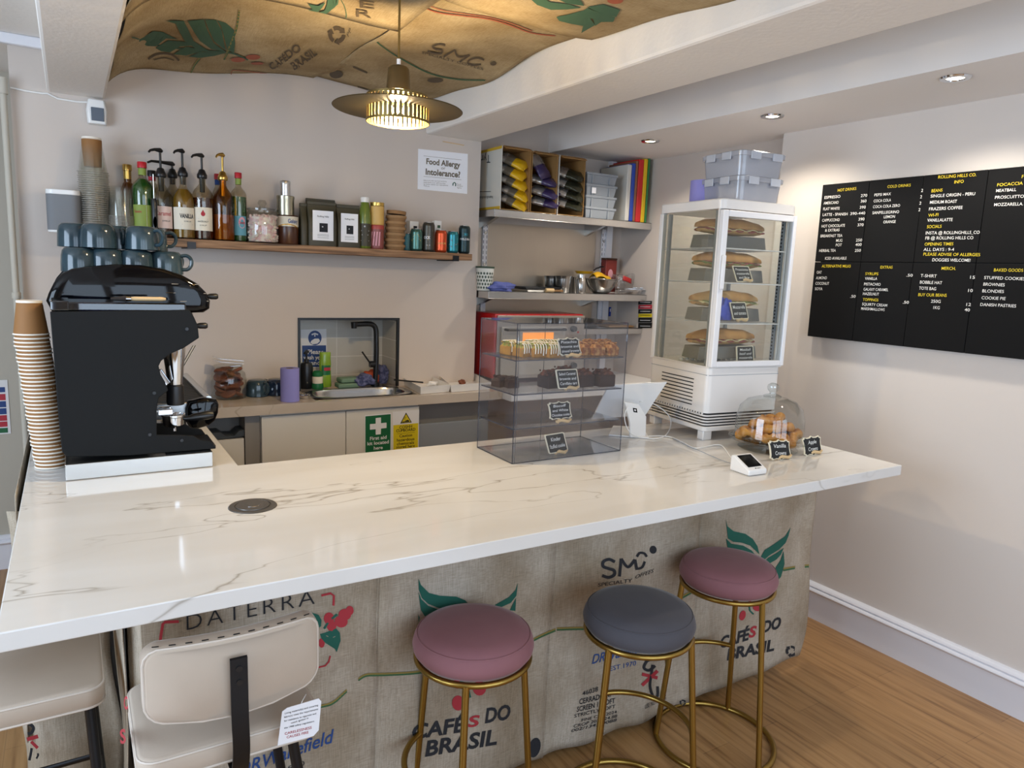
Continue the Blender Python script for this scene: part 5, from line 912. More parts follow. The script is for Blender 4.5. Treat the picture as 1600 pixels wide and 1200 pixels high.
B().bb(a, c - .002, UY + .15, YW - .004, .1, zt).bb(k, c - .002, UY + .02, UY + .15, 0, zt).build('body', 'cabinet_grey', t, world=True, smooth=False)
e = [ony(x_, y_, UY + .03) for x_, y_ in ((330, 677), (344, 676), (352, 681), (366, 681), (374, 673), (384, 671), (384, 681), (330, 688))]; B().prism([V((max(p.x, .43), p.y, p.z)) for p in e], (0, .1, 0)).build('tray_front', 'dark_tray', t, world=True, smooth=False)
zz = ony(350, 687, UY + .03).z; B().bb(.43, k - .004, UY + .025, UY + .14, .1, zz).build('bin_panel', 'panel_white', t, world=True, smooth=False)
t, a, c = unit('undercounter_fridge', 'grey undercounter unit right of the white cabinet', 658, 760, 'fridge', 'cabinet_grey'); zz = ony(700, 659, UY + .06).z
B().bb(a, 1.9, UY + .08, YW - .004, .02, zt - .01).build('body', 'cabinet_grey', t, world=True, smooth=False); B().bb(a + .005, 1.89, UY + .055, UY + .078, .1, zz).build('door', 'grey_plastic', t, world=True, bev=.004, smooth=False)
# ------------------------------------------------------------------ steel shelves in the alcove
U1, U2 = 1.913, 1.475
def sshelf(label, zt, x0, x1, y0):
    t = thing('steel_shelf', label, 'shelf', ((x0 + x1) / 2, YA, zt)); b = B(); b.bb(x0, x1, y0, YA - .006, zt - .004, zt).bb(x0, x1, y0, y0 + .003, zt - .038, zt).bb(x0, x1, y0, y0 + .02, zt - .04, zt - .037)
    b.bb(x0, x0 + .003, y0, YA - .006, zt - .038, zt); b.build('shelf_plate', 'steel', t, world=True, smooth=False, bev=.0015)
    for x in (2.03, 2.78): B().loft([[(x + d, YA - .004, zt - .09), (x + d, YA - .004, zt - .005), (x + d, y0 + .06, zt - .005), (x + d, y0 + .06, zt - .02)] for d in (-.012, .012)]).build('bracket', 'steel', t, world=True, smooth=False)
sshelf('upper stainless steel shelf with boxes of crisps in the alcove', U1, 1.95, XA - .004, 3.40); sshelf('middle stainless steel shelf with pans and bowls in the alcove', U2, 1.932, XA - .004, 3.40)
tag(B().bb(1.945, 2.86, YA - .005, YA - .001, H + .002, 1.86).build('splashback', 'steel_sheet', smooth=False), 'brushed steel splashback sheet on the alcove wall', 'splashback')
for lab, px in (('slotted shelf upright at the left of the alcove', 757), ('slotted shelf upright at the right of the alcove', 942)):
    x = ony(px, 400, YA - .012).x; t = thing('shelf_upright', lab, 'shelf upright', (x, YA, 1.1), group='slotted uprights in the alcove'); b = B(); b.bb(x - .016, x + .016, YA - .014, YA - .0055, 1.1, 1.875); b.build('rail', 'trim_white', t, world=True, smooth=False)
    b = B()
    for i in range(12):
        for d in (-.012, .009): b.bb(x + d, x + d + .003, YA - .0148, YA - .0135, 1.5 + i * .03, 1.518 + i * .03)
    b.build('slots', 'slot_dark', t, world=True, smooth=False); b = B()
    for z in (1.80, 1.62): b.cyl((x, YA - .014, z), (x, YA - .018, z), .009, n=14)
    b.build('screws', 'steel', t, world=True)
struct('trim_3', B().bb(2.93, 2.975, YA - .03, YA, H, ZS), 'trim_white', smooth=False)
# boxes of crisps
def crisp_box(label, xa, xb, zt, y0, y1, out, inn):
    t = thing('crisp_box', label, 'cardboard box', ((xa + xb) / 2, (y0 + y1) / 2, U1)); w = .004; z0 = U1 + .001; hx = (xa + xb) / 2; hy = (y0 + y1) / 2
    b = B(); b.m(1).bb(xa, xb, y0 + .002, y1, z0, z0 + w).bb(xb - w, xb, y0, y1, z0, zt).bb(xa, xb, y1 - w, y1, z0, zt).bb(xa, xb, y0 + .01, y1, zt - w, zt - .0005); b.m(0).bb(xa, xa + w, y0, y1, z0, zt)
    b.build('carton', [out, inn], t, world=True, smooth=False)
    b = B(); b.box((hx, y0 - .012, zt - .006), (xb - xa - .02, .03, .003), MX.Rotation(.5, 3, 'X')).build('top_flap', inn, t, world=True, smooth=False)
    return t
def xs(px, y): return ony(px, 300, y).x
Yb = 3.402
bx1 = crisp_box('white and yellow carton of yellow crisp bags, leftmost in the alcove', 1.985, xs(828, Yb), 2.243, Yb, YA - .02, 'box_white', 'cardboard')
b = B(); b.bb(1.9842, 1.9852, Yb, YA - .02, U1 + .001, U1 + .018).bb(1.9842, 1.9852, Yb, YA - .02, 2.228, 2.243); b.build('yellow_edges', 'box_yellow', bx1, world=True, smooth=False)
b = B(); on = lambda a, c: onx(a, c, 1.9838); px_text(b, 'Tyrrells', (766, 242), (735, 243), 13, on, 0, .0, 0, up=(0, 1)); px_text(b, 'handcooked crisps', (770, 306), (735, 307), 5, on, 0, 0, 0, up=(0, 1)); px_text(b, '-', (767, 297), (735, 298), 7, on, 0, 0, 0, up=(0, 1)); b.build('lettering', 'print_black', bx1, world=True, smooth=False, flip=False)
crisp_box('brown carton of purple crisp bags, second in the alcove', xs(829.5, Yb), xs(870, Yb), 2.238, Yb, YA - .02, 'cardboard', 'cardboard')
crisp_box('brown carton of dark crisp bags, third in the alcove', xs(872, Yb), xs(913, Yb), 2.236, Yb, YA - .02, 'box_white', 'cardboard')
def crisp_bag(name, label, group, mats, split):
    t = thing(name, label, 'crisp bag', group=group)
    def prof(u):
        e = min(u, 1 - u) / .18; return .019 * min(1, max(.04, e)) ** .7
    for nm, m_, lo, hi in (('foil_end', mats[0], 0, split[0]), ('middle_band', mats[1], split[0], split[1]), ('front_panel', mats[2], split[1], 1)):
        k = max(3, int((hi - lo) * 18)); rings = []
        for i in range(k + 1):
            u = lo + (hi - lo) * i / k; th = prof(u); w = .052 * (1 - .08 * math.sin(PI * u)) + .002 * math.sin(u * 40)
            rings.append([((u - .5) * .17, w * math.cos(a), th * math.copysign(abs(math.sin(a)) ** .8, math.sin(a)) + .002 * math.sin(a * 5 + u * 12)) for a in [2 * PI * j / 18 for j in range(18)]])
        B().loft(rings).build(nm, m_, t, ang=70)
    return t
def bags(proto, pos, rot, labels):
    fm_ = None
    for i, (p, l) in enumerate(zip(pos, labels)):
        if i == 0: proto.location = p; proto.rotation_euler = rot[0]; proto['label'] = l; fm_ = family(proto)
        else: dup(proto, fm_, p, rot[i], l)
W5 = ('top', 'second from the top', 'third from the top', 'fourth from the top', 'bottom')
yp = [(802, 252), (800, 268), (803, 284), (806, 301), (803, 315)]
bags(crisp_bag('crisp_bag', 'x', 'yellow crisp bags in the first carton', ('bag_silver', 'bag_grey', 'bag_yellow'), (.3, .55)), [ony(a, c, 3.475) for a, c in yp], [(.5, .42, -.75)] * 5, ['yellow and grey crisp bag, %s in the leftmost carton' % w for w in W5])
pp = [(842, 258), (848, 282), (850, 300), (850, 316)]
bags(crisp_bag('crisp_bag', 'x', 'purple crisp bags in the second carton', ('bag_silver', 'bag_silver', 'bag_purple'), (.3, .52)), [ony(a, c, 3.46) for a, c in pp], [(.5, 1.0, -.75), (.4, .25, -.7), (.45, .3, -.8), (.4, .2, -.7)], ['purple and silver crisp bag, %s in the second carton' % w for w in (W5[0], W5[1], W5[2], W5[4])])
dp = [(890, 272), (889, 288), (890, 303), (889, 319)]
bags(crisp_bag('crisp_bag', 'x', 'dark crisp bags in the third carton', ('bag_silver', 'bag_dark', 'bag_dark'), (.42, .6)), [ony(a, c, 3.46) for a, c in dp], [(.55, .3, -.7), (.5, .35, -.75), (.55, .32, -.7), (.5, .25, -.75)], ['dark foil crisp bag, %s in the third carton' % w for w in (W5[0], W5[1], W5[2], W5[4])])
# stacked grey crates
ca, cb = xs(915, 3.405), ony(965, 300, 3.405).x; zz = [ony(940, y, 3.405).z for y in (338, 322, 304, 285, 263)]; cr = None
for i in range(4):
    z0 = U1 + .001 if i == 0 else U1 + .001 + (2.17 - U1) * i / 4; hc_ = (2.17 - U1) / 4 - .001; lab = 'grey plastic crate, %s of the stack beside the chopping boards' % ('bottom one', 'second from the bottom', 'third from the bottom', 'topmost')[i]
    if cr is None:
        cr = thing('plastic_crate', lab, 'crate', ((ca + cb) / 2, 3.52, z0), group='grey crates stacked in the alcove'); w = (cb - ca) / 2 - .006; d = .115
        B().loft([[(sx * w * k, sy * d * k, z) for sx, sy in ((-1, -1), (1, -1), (1, 1), (-1, 1))] for k, z in ((.9, .0), (.97, hc_ * .75), (.97, hc_), (.93, hc_), (.86, .004))]).build('tub', 'grey_plastic', cr, smooth=False)
        B().loft([[(sx * w * k, sy * d * k, z) for sx, sy in ((-1, -1), (1, -1), (1, 1), (-1, 1))] for k, z in ((.96, hc_ * .78), (1.02, hc_ * .78), (1.02, hc_ * .99), (.96, hc_ * .99))], caps=False).build('rim', 'grey_plastic', cr, smooth=False, bev=.002)
        b = B()
        for x in (-.62, .5): b.bb(w * x - .004, w * x + .004, -d * 1.0, -d * .93, .002, hc_ * .78)
        b.build('ribs', 'grey_plastic', cr, smooth=False); fcr = family(cr)
    else: r_ = dup(cr, fcr, ((ca + cb) / 2, 3.52, z0), 0, lab)
    if i == 2: p = ony(928, 296, 3.4); B().bb(-.075, -.045, -.1185, -.1165, .01, .042).build('sticker', 'paper_white', r_, smooth=False)
# chopping boards standing on edge
lx = 0
for lab, px0, px1, ptop, mt in (('white chopping board standing beside the grey crates', 962, 985.5, 257, 'board_white'), ('blue chopping board standing beside the white one', 986, 991.5, 255, 'board_blue'), ('brown chopping board between the blue and red ones', 991.5, 995.5, 251, 'board_brown'), ('red chopping board between the brown and yellow ones', 996, 1004, 249, 'board_red'), ('yellow chopping board beside the red one', 1004, 1010, 248, 'board_yellow'), ('green chopping board at the right of the row of boards', 1010.5, 1013.5, 247, 'board_green')):
    y0 = 3.41; xb_ = ony(px1, 300, y0).x; xa_ = ony(px0 if px0 > 970 else 979, 300, y0).x; z1 = ony(px1, ptop, y0).z
    t = thing('chopping_board', lab, 'chopping board', ((xa_ + xb_) / 2, 3.53, U1), group='coloured chopping boards in the alcove'); B().bb(xa_ + .001, xb_ - .001, y0, YA - .015, U1 + .001, z1).build('board', mt, t, world=True, bev=.005)
xa_, xb_ = ony(1014.5, 310, 3.45).x, ony(1034, 310, 3.45).x; t = thing('cardboard_box', 'brown cardboard box at the right end of the upper alcove shelf', 'cardboard box', ((xa_ + xb_) / 2, 3.56, U1)); B().bb(xa_, xb_, 3.45, 3.66, U1 + .001, ony(1022, 291, 3.45).z).build('carton', 'cardboard', t, world=True, smooth=False, bev=.002)
p = ony(1026, 283, 3.5); t = thing('small_carton', 'small red and blue carton on the cardboard box in the alcove', 'carton', tuple(p)); z0 = ony(1022, 291, 3.45).z + .001; B().bb(p.x - .03, p.x - .002, 3.47, 3.52, z0, z0 + .042).build('red_half', 'red_dot', t, world=True, smooth=False); B().bb(p.x - .001, p.x + .027, 3.47, 3.52, z0, z0 + .042).build('blue_half', 'blue_dot', t, world=True, smooth=False)
# middle shelf: tub, glove, trays, pans, bowl, bag, cutlery, tin
def a2(px, y): return ony(px, 450, y).x
x = a2(757, 3.5); t = thing('patterned_tub', 'white tub with a dark geometric pattern at the left of the steel shelf', 'tub', (x, 3.50, U2)); s = pxm(14, (x, 3.5, U2)); hh = ony(757, 418, 3.5).z - U2
B().lathe([(0, .001), (s * .82, .001), (s * .86, .006), (s, hh), (s * .97, hh), (0, hh - .01)], n=30).build('tub_body', 'tub_white', t); B().lathe([(s * .99, hh - .004), (s * 1.06, hh - .002), (s * 1.06, hh + .006), (0, hh + .008)], n=30).build('lid', 'tub_green', t)
b = B(); a0 = facing(x, 3.5); fn = lambda u, v: V(((s * (.86 + .13 * v) + .001) * math.cos(a0 - 1.3 + 2.6 * u), (s * (.86 + .13 * v) + .001) * math.sin(a0 - 1.3 + 2.6 * u), .008 + (hh - .03) * v))
for i in range(7):
    for j in range(5):
        cu, cv = (i + .5 + .5 * (j % 2)) / 7.5, (j + .5) / 5
        for k in (1,): b.poly([fn(cu - .05, cv), fn(cu, cv - .085), fn(cu + .05, cv), fn(cu, cv + .085)])
b.build('pattern', 'tub_green', t, smooth=False, flip=False)
x = a2(785, 3.44); cloth('rubber_glove', 'crumpled blue cloth at the left of the steel shelf', (x, 3.455, U2), .075, .035, .026, 'cloth_blue', 3)
for i, (lab, px, w, z0, m_) in enumerate((('flat pale baking tray on the steel shelf', 838, .25, 0, 'tray_steel'), ('dark baking tray lying on the pale tray', 834, .24, .016, 'dark_grey'))):
    x = a2(px, 3.53); t = thing('baking_tray', lab, 'baking tray', (x, 3.54, U2 + z0)); w /= 2; d = .11
    B().loft([[(sx * w * k, sy * d * k, z) for sx, sy in ((-1, -1), (1, -1), (1, 1), (-1, 1))] for k, z in ((.95, .001), (1, .014), (.97, .014), (.93, .004))]).build('tray', m_, t, smooth=False, bev=.002)
x = a2(862, 3.42); t = thing('rolling_brush', 'short pale pastry brush lying on the steel shelf', 'brush', (x, 3.43, U2 + .013)); B().cyl((-.035, 0, 0), (.02, .0, 0), .012, n=14).build('bristles', 'wood_light', t); B().bb(.02, .085, -.008, .008, -.008, .004).build('handle', 'kraft', t, bev=.003)
for lab, px, y, w, z1 in (('round steel pan on the steel shelf behind the brush', 880, 3.50, 13.5, 431), ('steel pan half hidden behind the round steel pan', 862, 3.60, 12, 431), ('dark steel pot between the pan and the bowl', 898, 3.60, 9, 433)):
    x = a2(px, y); t = thing('steel_pan', lab, 'pan', (x, y, U2)); s = pxm(w, (x, y, U2)); hh = ony(px, z1, y).z - U2
    B().lathe([(0, .001), (s * .85, .001), (s * .9, .005), (s * .97, hh - .02), (s * 1.0, hh - .012), (s * 1.08, hh), (s * 1.06, hh), (s * .94, hh - .02), (s * .86, .006), (0, .005)], n=30).build('pan_body', 'steel_bowl', t)
x = a2(909, 3.43); t = thing('steel_shaker', 'steel shaker jar between the pan and the mixing bowl', 'jar', (x, 3.44, U2)); s = pxm(7.5, (x, 3.44, U2)); hh = ony(909, 430, 3.44).z - U2; B().lathe([(0, .001), (s * .9, .001), (s, .006), (s, hh * .75), (s * .82, hh * .82), (s * .8, hh)], n=22, caps=True).build('body', 'steel_bowl', t); B().lathe([(s * .85, hh - .014), (s * .85, hh + .004), (0, hh + .006)], n=22).build('lid', 'steel', t)
x = a2(940, 3.48); t = thing('mixing_bowl', 'shiny steel mixing bowl with a yellow packet in it', 'bowl', (x, 3.49, U2)); s = pxm(25, (x, 3.49, U2)); hh = ony(940, 436, 3.49).z - U2
B().lathe([(0, .001), (s * .45, .001), (s * .62, .012), (s * .85, hh * .5), (s * .98, hh * .95), (s * 1.05, hh), (s * 1.04, hh + .002), (s * .95, hh * .94), (s * .8, hh * .5), (s * .55, .016), (0, .008)], n=36).build('bowl_body', 'steel_bowl', t)
b = B(); b.grid(8, 6, lambda u, v: (x - .02 + (u - .5) * .12, 3.47 + (v - .5) * .07, U2 + hh + .004 + .026 * math.sin(PI * v) + .012 * math.sin(u * 5))); tag(b.build('yellow_packet', 'yellow_plastic', solid=.004), 'yellow packet lying in the steel mixing bowl', 'packet')
x = a2(916, 3.55); t = thing('yellow_dish', 'yellow dish lying on the pots behind the mixing bowl', 'dish', (x, 3.58, U2 + .118)); B().lathe([(0, .0), (.045, .0), (.056, .014), (.058, .014), (.047, -.002), (0, -.002)], n=26).build('dish', 'yellow_plastic', t)
x = a2(930, 3.6); t = thing('black_utensil', 'black handled utensil lying over the yellow dish', 'kitchen tool', (x, 3.6, U2 + .14)); B().tube([(-.04, -.03, 0), (0, 0, .012), (.05, .02, .022)], .005, 8).ring((.06, .022, .024), .012, .004, 16, 6).build('handle', 'black_plastic', t)
x = a2(951, 3.63); t = thing('red_tin', 'dark red tin at the back of the steel shelf', 'tin', (x, 3.64, U2)); hh = ony(947, 403, 3.63).z - U2; B().bb(-.045, .045, -.025, .025, .001, hh - .012).build('can', 'tin_red', t, bev=.004); B().bb(-.046, .046, -.026, .026, hh - .012, hh).build('lid', 'tin_brown', t, bev=.003); b = B(); b.poly([(-.005 + .02 * math.cos(i), -.0256, hh * .55 + .03 * math.sin(i)) for i in [k * PI / 6 for k in range(12)]]); b.build('emblem', 'label_blush', t, smooth=False)
x = a2(975, 3.57); o = cloth('plastic_bag', 'clear plastic bag with red print behind the mixing bowl', (x, 3.57, U2 + .004), .085, .055, .065, 'bag_clear', 12, 'plastic bag'); 
b = B(); fnp = lambda u, v: (x - .06 + .07 * u, 3.515 - .004 * math.sin(3 * u), U2 + .085 + .03 * v - .02 * u); b.grid(5, 3, fnp); pr = b.build('red_print', 'red_dot', o, solid=.001); pr.matrix_parent_inverse = o.matrix_basis.inverted()
random.seed(21)
for i in range(9):
    x = a2(962 + 5.5 * i, 3.45); o = thing('cutlery', ('steel fork lying in the loose heap at the right of the steel shelf', 'steel knife lying in the loose heap at the right of the steel shelf')[i % 2], 'cutlery', (x, 3.45 + random.uniform(-.02, .03), U2 + .006 + .0045 * i), random.uniform(-.6, .6), group='loose cutlery on the steel shelf: ' + ('forks', 'knives')[i % 2])
    B().box((-.03, 0, 0), (.09, .008, .003)).build('handle', 'chrome', o, bev=.001); b = B()
    if i % 2: b.box((.05, 0, 0), (.07, .014, .0016))
    else: b.box((.03, 0, 0), (.03, .016, .002)); [b.box((.06, d, 0), (.035, .0025, .002)) for d in (-.0065, -.002, .0025, .007)]
    b.build('blade' if i % 2 else 'tines', 'chrome', o, smooth=False)
# small steel ledge right of the oven with a dark board, warning strip, blue tag
zq = ony(990, 512, 3.45).z; t = thing('steel_ledge', 'small stainless steel ledge right of the red oven', 'shelf', (2.82, YA, zq)); B().bb(2.5, XA - .004, 3.42, YA - .006, zq - .004, zq).bb(2.5, XA - .004, 3.42, 3.423, zq - .035, zq).build('shelf_plate', 'steel', t, world=True, smooth=False)
t = thing('round_tray', 'dark round tray on the small steel ledge', 'tray', (2.66, 3.55, zq)); B().lathe([(0, .001), (.10, .001), (.125, .012), (.12, .014), (0, .006)], n=32).build('tray', 'dark_grey', t); t = thing('board', 'thin wooden board lying on the small steel ledge by the fridge', 'board', (2.93, 3.54, zq)); B().bb(-.1, .1, -.08, .08, .001, .012).build('board', 'kraft', t, bev=.003)
on = lambda a, c: onx(a, c, XA - .002); t = thing('warning_strip', 'column of black, red and yellow stickers on the alcove wall beside the fridge', 'stickers', tuple(on(1008, 490)))
b = B(); yq = [470, 476, 483, 490, 496, 504, 513]
for i, k in enumerate((0, 1, 0, 2, 0, 0)): px_poly(b, [(997.5, yq[i] + .4), (1019, yq[i] + .2), (1018.5, yq[i + 1] - .4), (997, yq[i + 1] - .2)], on, k)
b.build('panel', ['sign_black', 'sign_red', 'sign_yellow'], t, world=True, smooth=False, flip=False); b = B(); on = lambda a, c: onx(a, c, XA - .0028)
for i, s_ in enumerate(('-',) * 6): px_text(b, s_, (1000, yq[i + 1] - 1.8), (1016, yq[i + 1] - 1.6), 6, on, 1 if i == 3 else 0)
b.build('lettering', ['sign_white', 'sign_black'], t, world=True, smooth=False, flip=False)
p = ony(953, 487, YA - .006); t = thing('door_tag', 'small blue tag hanging on the alcove wall', 'tag', tuple(p)); B().box((0, 0, 0), (.016, .004, .06)).build('tag', 'board_blue', t, bev=.001); B().box((0, -.003, .01), (.006, .002, .02)).build('symbol', 'sign_white', t)
# ------------------------------------------------------------------ red oven
OY0 = 3.395; ox0 = 1.935; ox1 = ony(911, 550, OY0).x; oz0 = H + .03; oz1 = ony(850, 491, OY0).z; xd0 = ony(778, 500, OY0).x
ox0 = ony(744, 560, 3.62).x
ox0 = xd0 - .012
t = thing('oven', 'red countertop oven with steel front and glowing window', 'oven', ((ox0 + ox1) / 2, 3.38, H)); xk = ony(884, 520, OY0).x
B().bb(ox0, ox1, OY0 + .012, YA - .04, oz0, oz1).build('casing', 'oven_red', t, world=True, smooth=False, bev=.008)
B().bb(xd0, ox1, OY0, OY0 + .012, oz0, oz1 - .008).build('front_panel', 'oven_steel', t, world=True, smooth=False, bev=.002)
B().bb(xd0 + .02, xk - .01, OY0 - .014, OY0, oz0 + .02, oz1 - .07).build('door', 'oven_grey', t, world=True, smooth=False, bev=.003)
w0, w1 = ony(814, 540, OY0).x, ony(862, 540, OY0).x; wz0, wz1 = ony(840, 549, OY0).z, ony(840, 519, OY0).z
B().bb(w0, w1, OY0 - .0155, OY0 - .0135, wz0, wz1).build('door_glass', 'oven_glow', t, world=True, smooth=False)
B().tube([(xd0 + .04, OY0 - .015, oz1 - .085), (xd0 + .04, OY0 - .045, oz1 - .085), (xk - .03, OY0 - .045, oz1 - .085), (xk - .03, OY0 - .015, oz1 - .085)], .007, 8).build('door_handle', 'black_plastic', t, world=True)
for y_ in (514, 532, 571): p = ony(897, y_, OY0 - .01); B().cyl((p.x, OY0, p.z), (p.x, OY0 - .02, p.z), .019, .016, 18).build('knob', 'dark_grey', t, world=True)
b = B()
for y_ in (498, 519): p = ony(903, y_, OY0); b.cyl((p.x, OY0, p.z), (p.x, OY0 - .003, p.z), .006, n=12)
b.build('pilot_lamp', 'red_dot', t, world=True)
for x in (ox0 + .04, ox1 - .04):
    for y in (OY0 + .04, YA - .08): B().cyl((x, y, H), (x, y, oz0), .015, n=10).build('foot', 'black_plastic', t, world=True)
# ------------------------------------------------------------------ acrylic cake case
cy0 = 1.93; cx0 = ony(800, 725, cy0).x; cx1 = ony(976, 600, cy0).x; cy1 = 2.17; cz1 = ony(803, 507, cy0).z; th = .004
zsh = [ony(802, y, cy0).z for y in (564, 618, 671.5)]
t = thing('cake_display_case', 'clear acrylic cake display case with three shelves on the bar', 'display case', ((cx0 + cx1) / 2, 2.05, H))
for nm, bx in (('front_panel', (cx0, cx1, cy0, cy0 + th, H + .001, cz1)), ('back_panel', (cx0, cx1, cy1 - th, cy1, H + .001, cz1)), ('side_panel', (cx0, cx0 + th, cy0 + th, cy1 - th, H + .001, cz1)), ('side_panel', (cx1 - th, cx1, cy0 + th, cy1 - th, H + .001, cz1)), ('top_panel', (cx0, cx1, cy0, cy1, cz1, cz1 + th)), ('base_panel', (cx0, cx1, cy0, cy1, H + .001, H + .001 + th))):
    B().bb(*bx).build(nm, 'acrylic', t, world=True, smooth=False)
for z in zsh:
    s_ = B().bb(cx0 + th, cx1 - th, cy0 + .012, cy1 - .01, z - th, z).build('shelf', 'acrylic', t, world=True, smooth=False)
    B().bb(cx0 + th, cx1 - th, cy0 + .0105, cy0 + .012, z - th, z).bb(cx0 + th, cx0 + th + .002, cy0 + .012, cy1 - .01, z - th, z).build('shelf_edge', 'acrylic_edge', s_, smooth=False)
b = B(); e = .0022
for x in (cx0, cx1 - e):
    for y in (cy0, cy1 - e): b.bb(x, x + e, y, y + e, H + .001, cz1 + th)
    b.bb(x, x + e, cy0, cy1, H + .001, H + .001 + e).bb(x, x + e, cy0, cy1, cz1 + th - e, cz1 + th)
for y in (cy0, cy1 - e): b.bb(cx0, cx1, y, y + e, H + .001, H + .001 + e).bb(cx0, cx1, y, y + e, cz1 + th - e, cz1 + th)
b.bb(cx0 + .008, cx0 + .0095, cy0 - .0003, cy0 + .001, H + .001, cz1).bb(cx0 + .27, cx0 + .272, cy1, cy1 + .001, H + .001, cz1)
b.build('panel_edges', 'acrylic_edge', t, world=True, smooth=False)
b = B()
for z in (H + .05, cz1 - .05):
    for x in (cx0 + .004, cx1 - .004): b.cyl((x, cy0 - .002, z - .012), (x, cy0 - .002, z + .012), .0035, n=8)
b.build('hinges', 'acrylic', t, world=True)
def treat(name, label, group, cat, w, d, h, body, top, drizzle=False, seed=1):
    t = thing(name, label, cat, group=group); random.seed(seed); b = B()
    b.loft([[(sx * w / 2 * k, sy * d / 2 * k, z) for sx, sy in ((-1, -1), (1, -1), (1, 1), (-1, 1))] for k, z in ((.98, .0), (1, .004), (1, h * .8), (.96, h * .9))]); b.build('sponge', body, t, smooth=False, bev=.004)
    b = B(); b.grid(9, 9, lambda u, v: ((u - .5) * w, (v - .5) * d, h * .88 + (.012 + .008 * random.random()) * (math.sin(PI * max(.04, min(.96, u))) * math.sin(PI * max(.04, min(.96, v)))) ** .4 - (.012 if u in (0, 1) or v in (0, 1) else 0)))
    for _ in range(22): b.sph((random.uniform(-.42, .42) * w, random.uniform(-.42, .42) * d, h * .92 + .01 + .004 * random.random()), (.006 * random.uniform(.6, 1.4), .004, .0035), 6, 4)
    b.build('topping', top, t, ang=60)
    if drizzle:
        b = B()
        for i in range(5):
            x = -w * .4 + w * .2 * i; b.tube([(x, d * .3, h + .012), (x + .003, 0, h + .014), (x + .002, -d * .46, h + .008), (x + .003, -d / 2 - .001, h - .004), (x + .002, -d / 2 - .0015, h * random.uniform(.2, .6))], .0019, 6)
        b.build('icing_drizzle', 'icing', t)
    return t
def place(proto, items, z):
    f_ = None
    for i, (px, y, rz, lab) in enumerate(items):
        p = ony(px, 550, y); loc = (p.x, y, z + .0005)
        if i == 0: proto.location = loc; proto.rotation_euler = (0, 0, rz); proto['label'] = lab; f_ = family(proto)
        else: dup(proto, f_, loc, rz, lab)
zz = zsh[0]
place(treat('pistachio_blondie', 'x', 'pistachio blondies on the top shelf', 'cake', .05, .055, .036, 'cake_gold', 'pistachio', True, 2), [(797, 2.08, .2, 'pistachio blondie at the far left of the top shelf'), (817, 2.02, .15, 'drizzled pistachio blondie, second from the left on the top shelf'), (838, 2.0, -.1, 'drizzled pistachio blondie, third from the left on the top shelf'), (859, 1.985, .1, 'drizzled pistachio blondie just left of the top sign'), (832, 2.08, .3, 'pistachio blondie behind the second and third ones'), (853, 2.08, -.2, 'pistachio blondie at the back, nearest the oven glow'), (872, 2.07, .1, 'pistachio blondie half hidden by the top sign')], zz)
place(treat('almond_brownie', 'x', 'almond brownies on the top shelf', 'cake', .05, .05, .034, 'almond', 'almond', False, 5), [(911, 2.02, .1, 'almond brownie just right of the top sign'), (931, 2.0, -.15, 'almond brownie in the middle of the right hand group'), (952, 1.99, .2, 'almond brownie at the right end of the top shelf'), (921, 2.09, .3, 'almond brownie at the back behind the sign'), (943, 2.08, 0, 'almond brownie at the back right of the top shelf')], zz)
zz = zsh[1]
place(treat('chocolate_brownie', 'x', 'chocolate brownies on the second shelf', 'cake', .068, .065, .05, 'brownie', 'brownie_top', False, 7), [(862, 2.03, .05, 'tall chocolate brownie just left of the second sign'), (911, 2.02, .1, 'chocolate brownie just right of the second sign'), (944, 2.0, -.04, 'chocolate brownie with crumbly top at the right end of the second shelf'), (884, 2.1, .2, 'chocolate brownie at the back behind the second sign')], zz)
place(treat('dark_brownie', 'x', 'dark brownies on the second shelf', 'cake', .045, .045, .026, 'brownie', 'brownie', False, 9), [(783, 2.10, .2, 'small dark brownie at the far left of the second shelf'), (800, 2.07, -.1, 'small dark brownie next to the far left one')], zz)
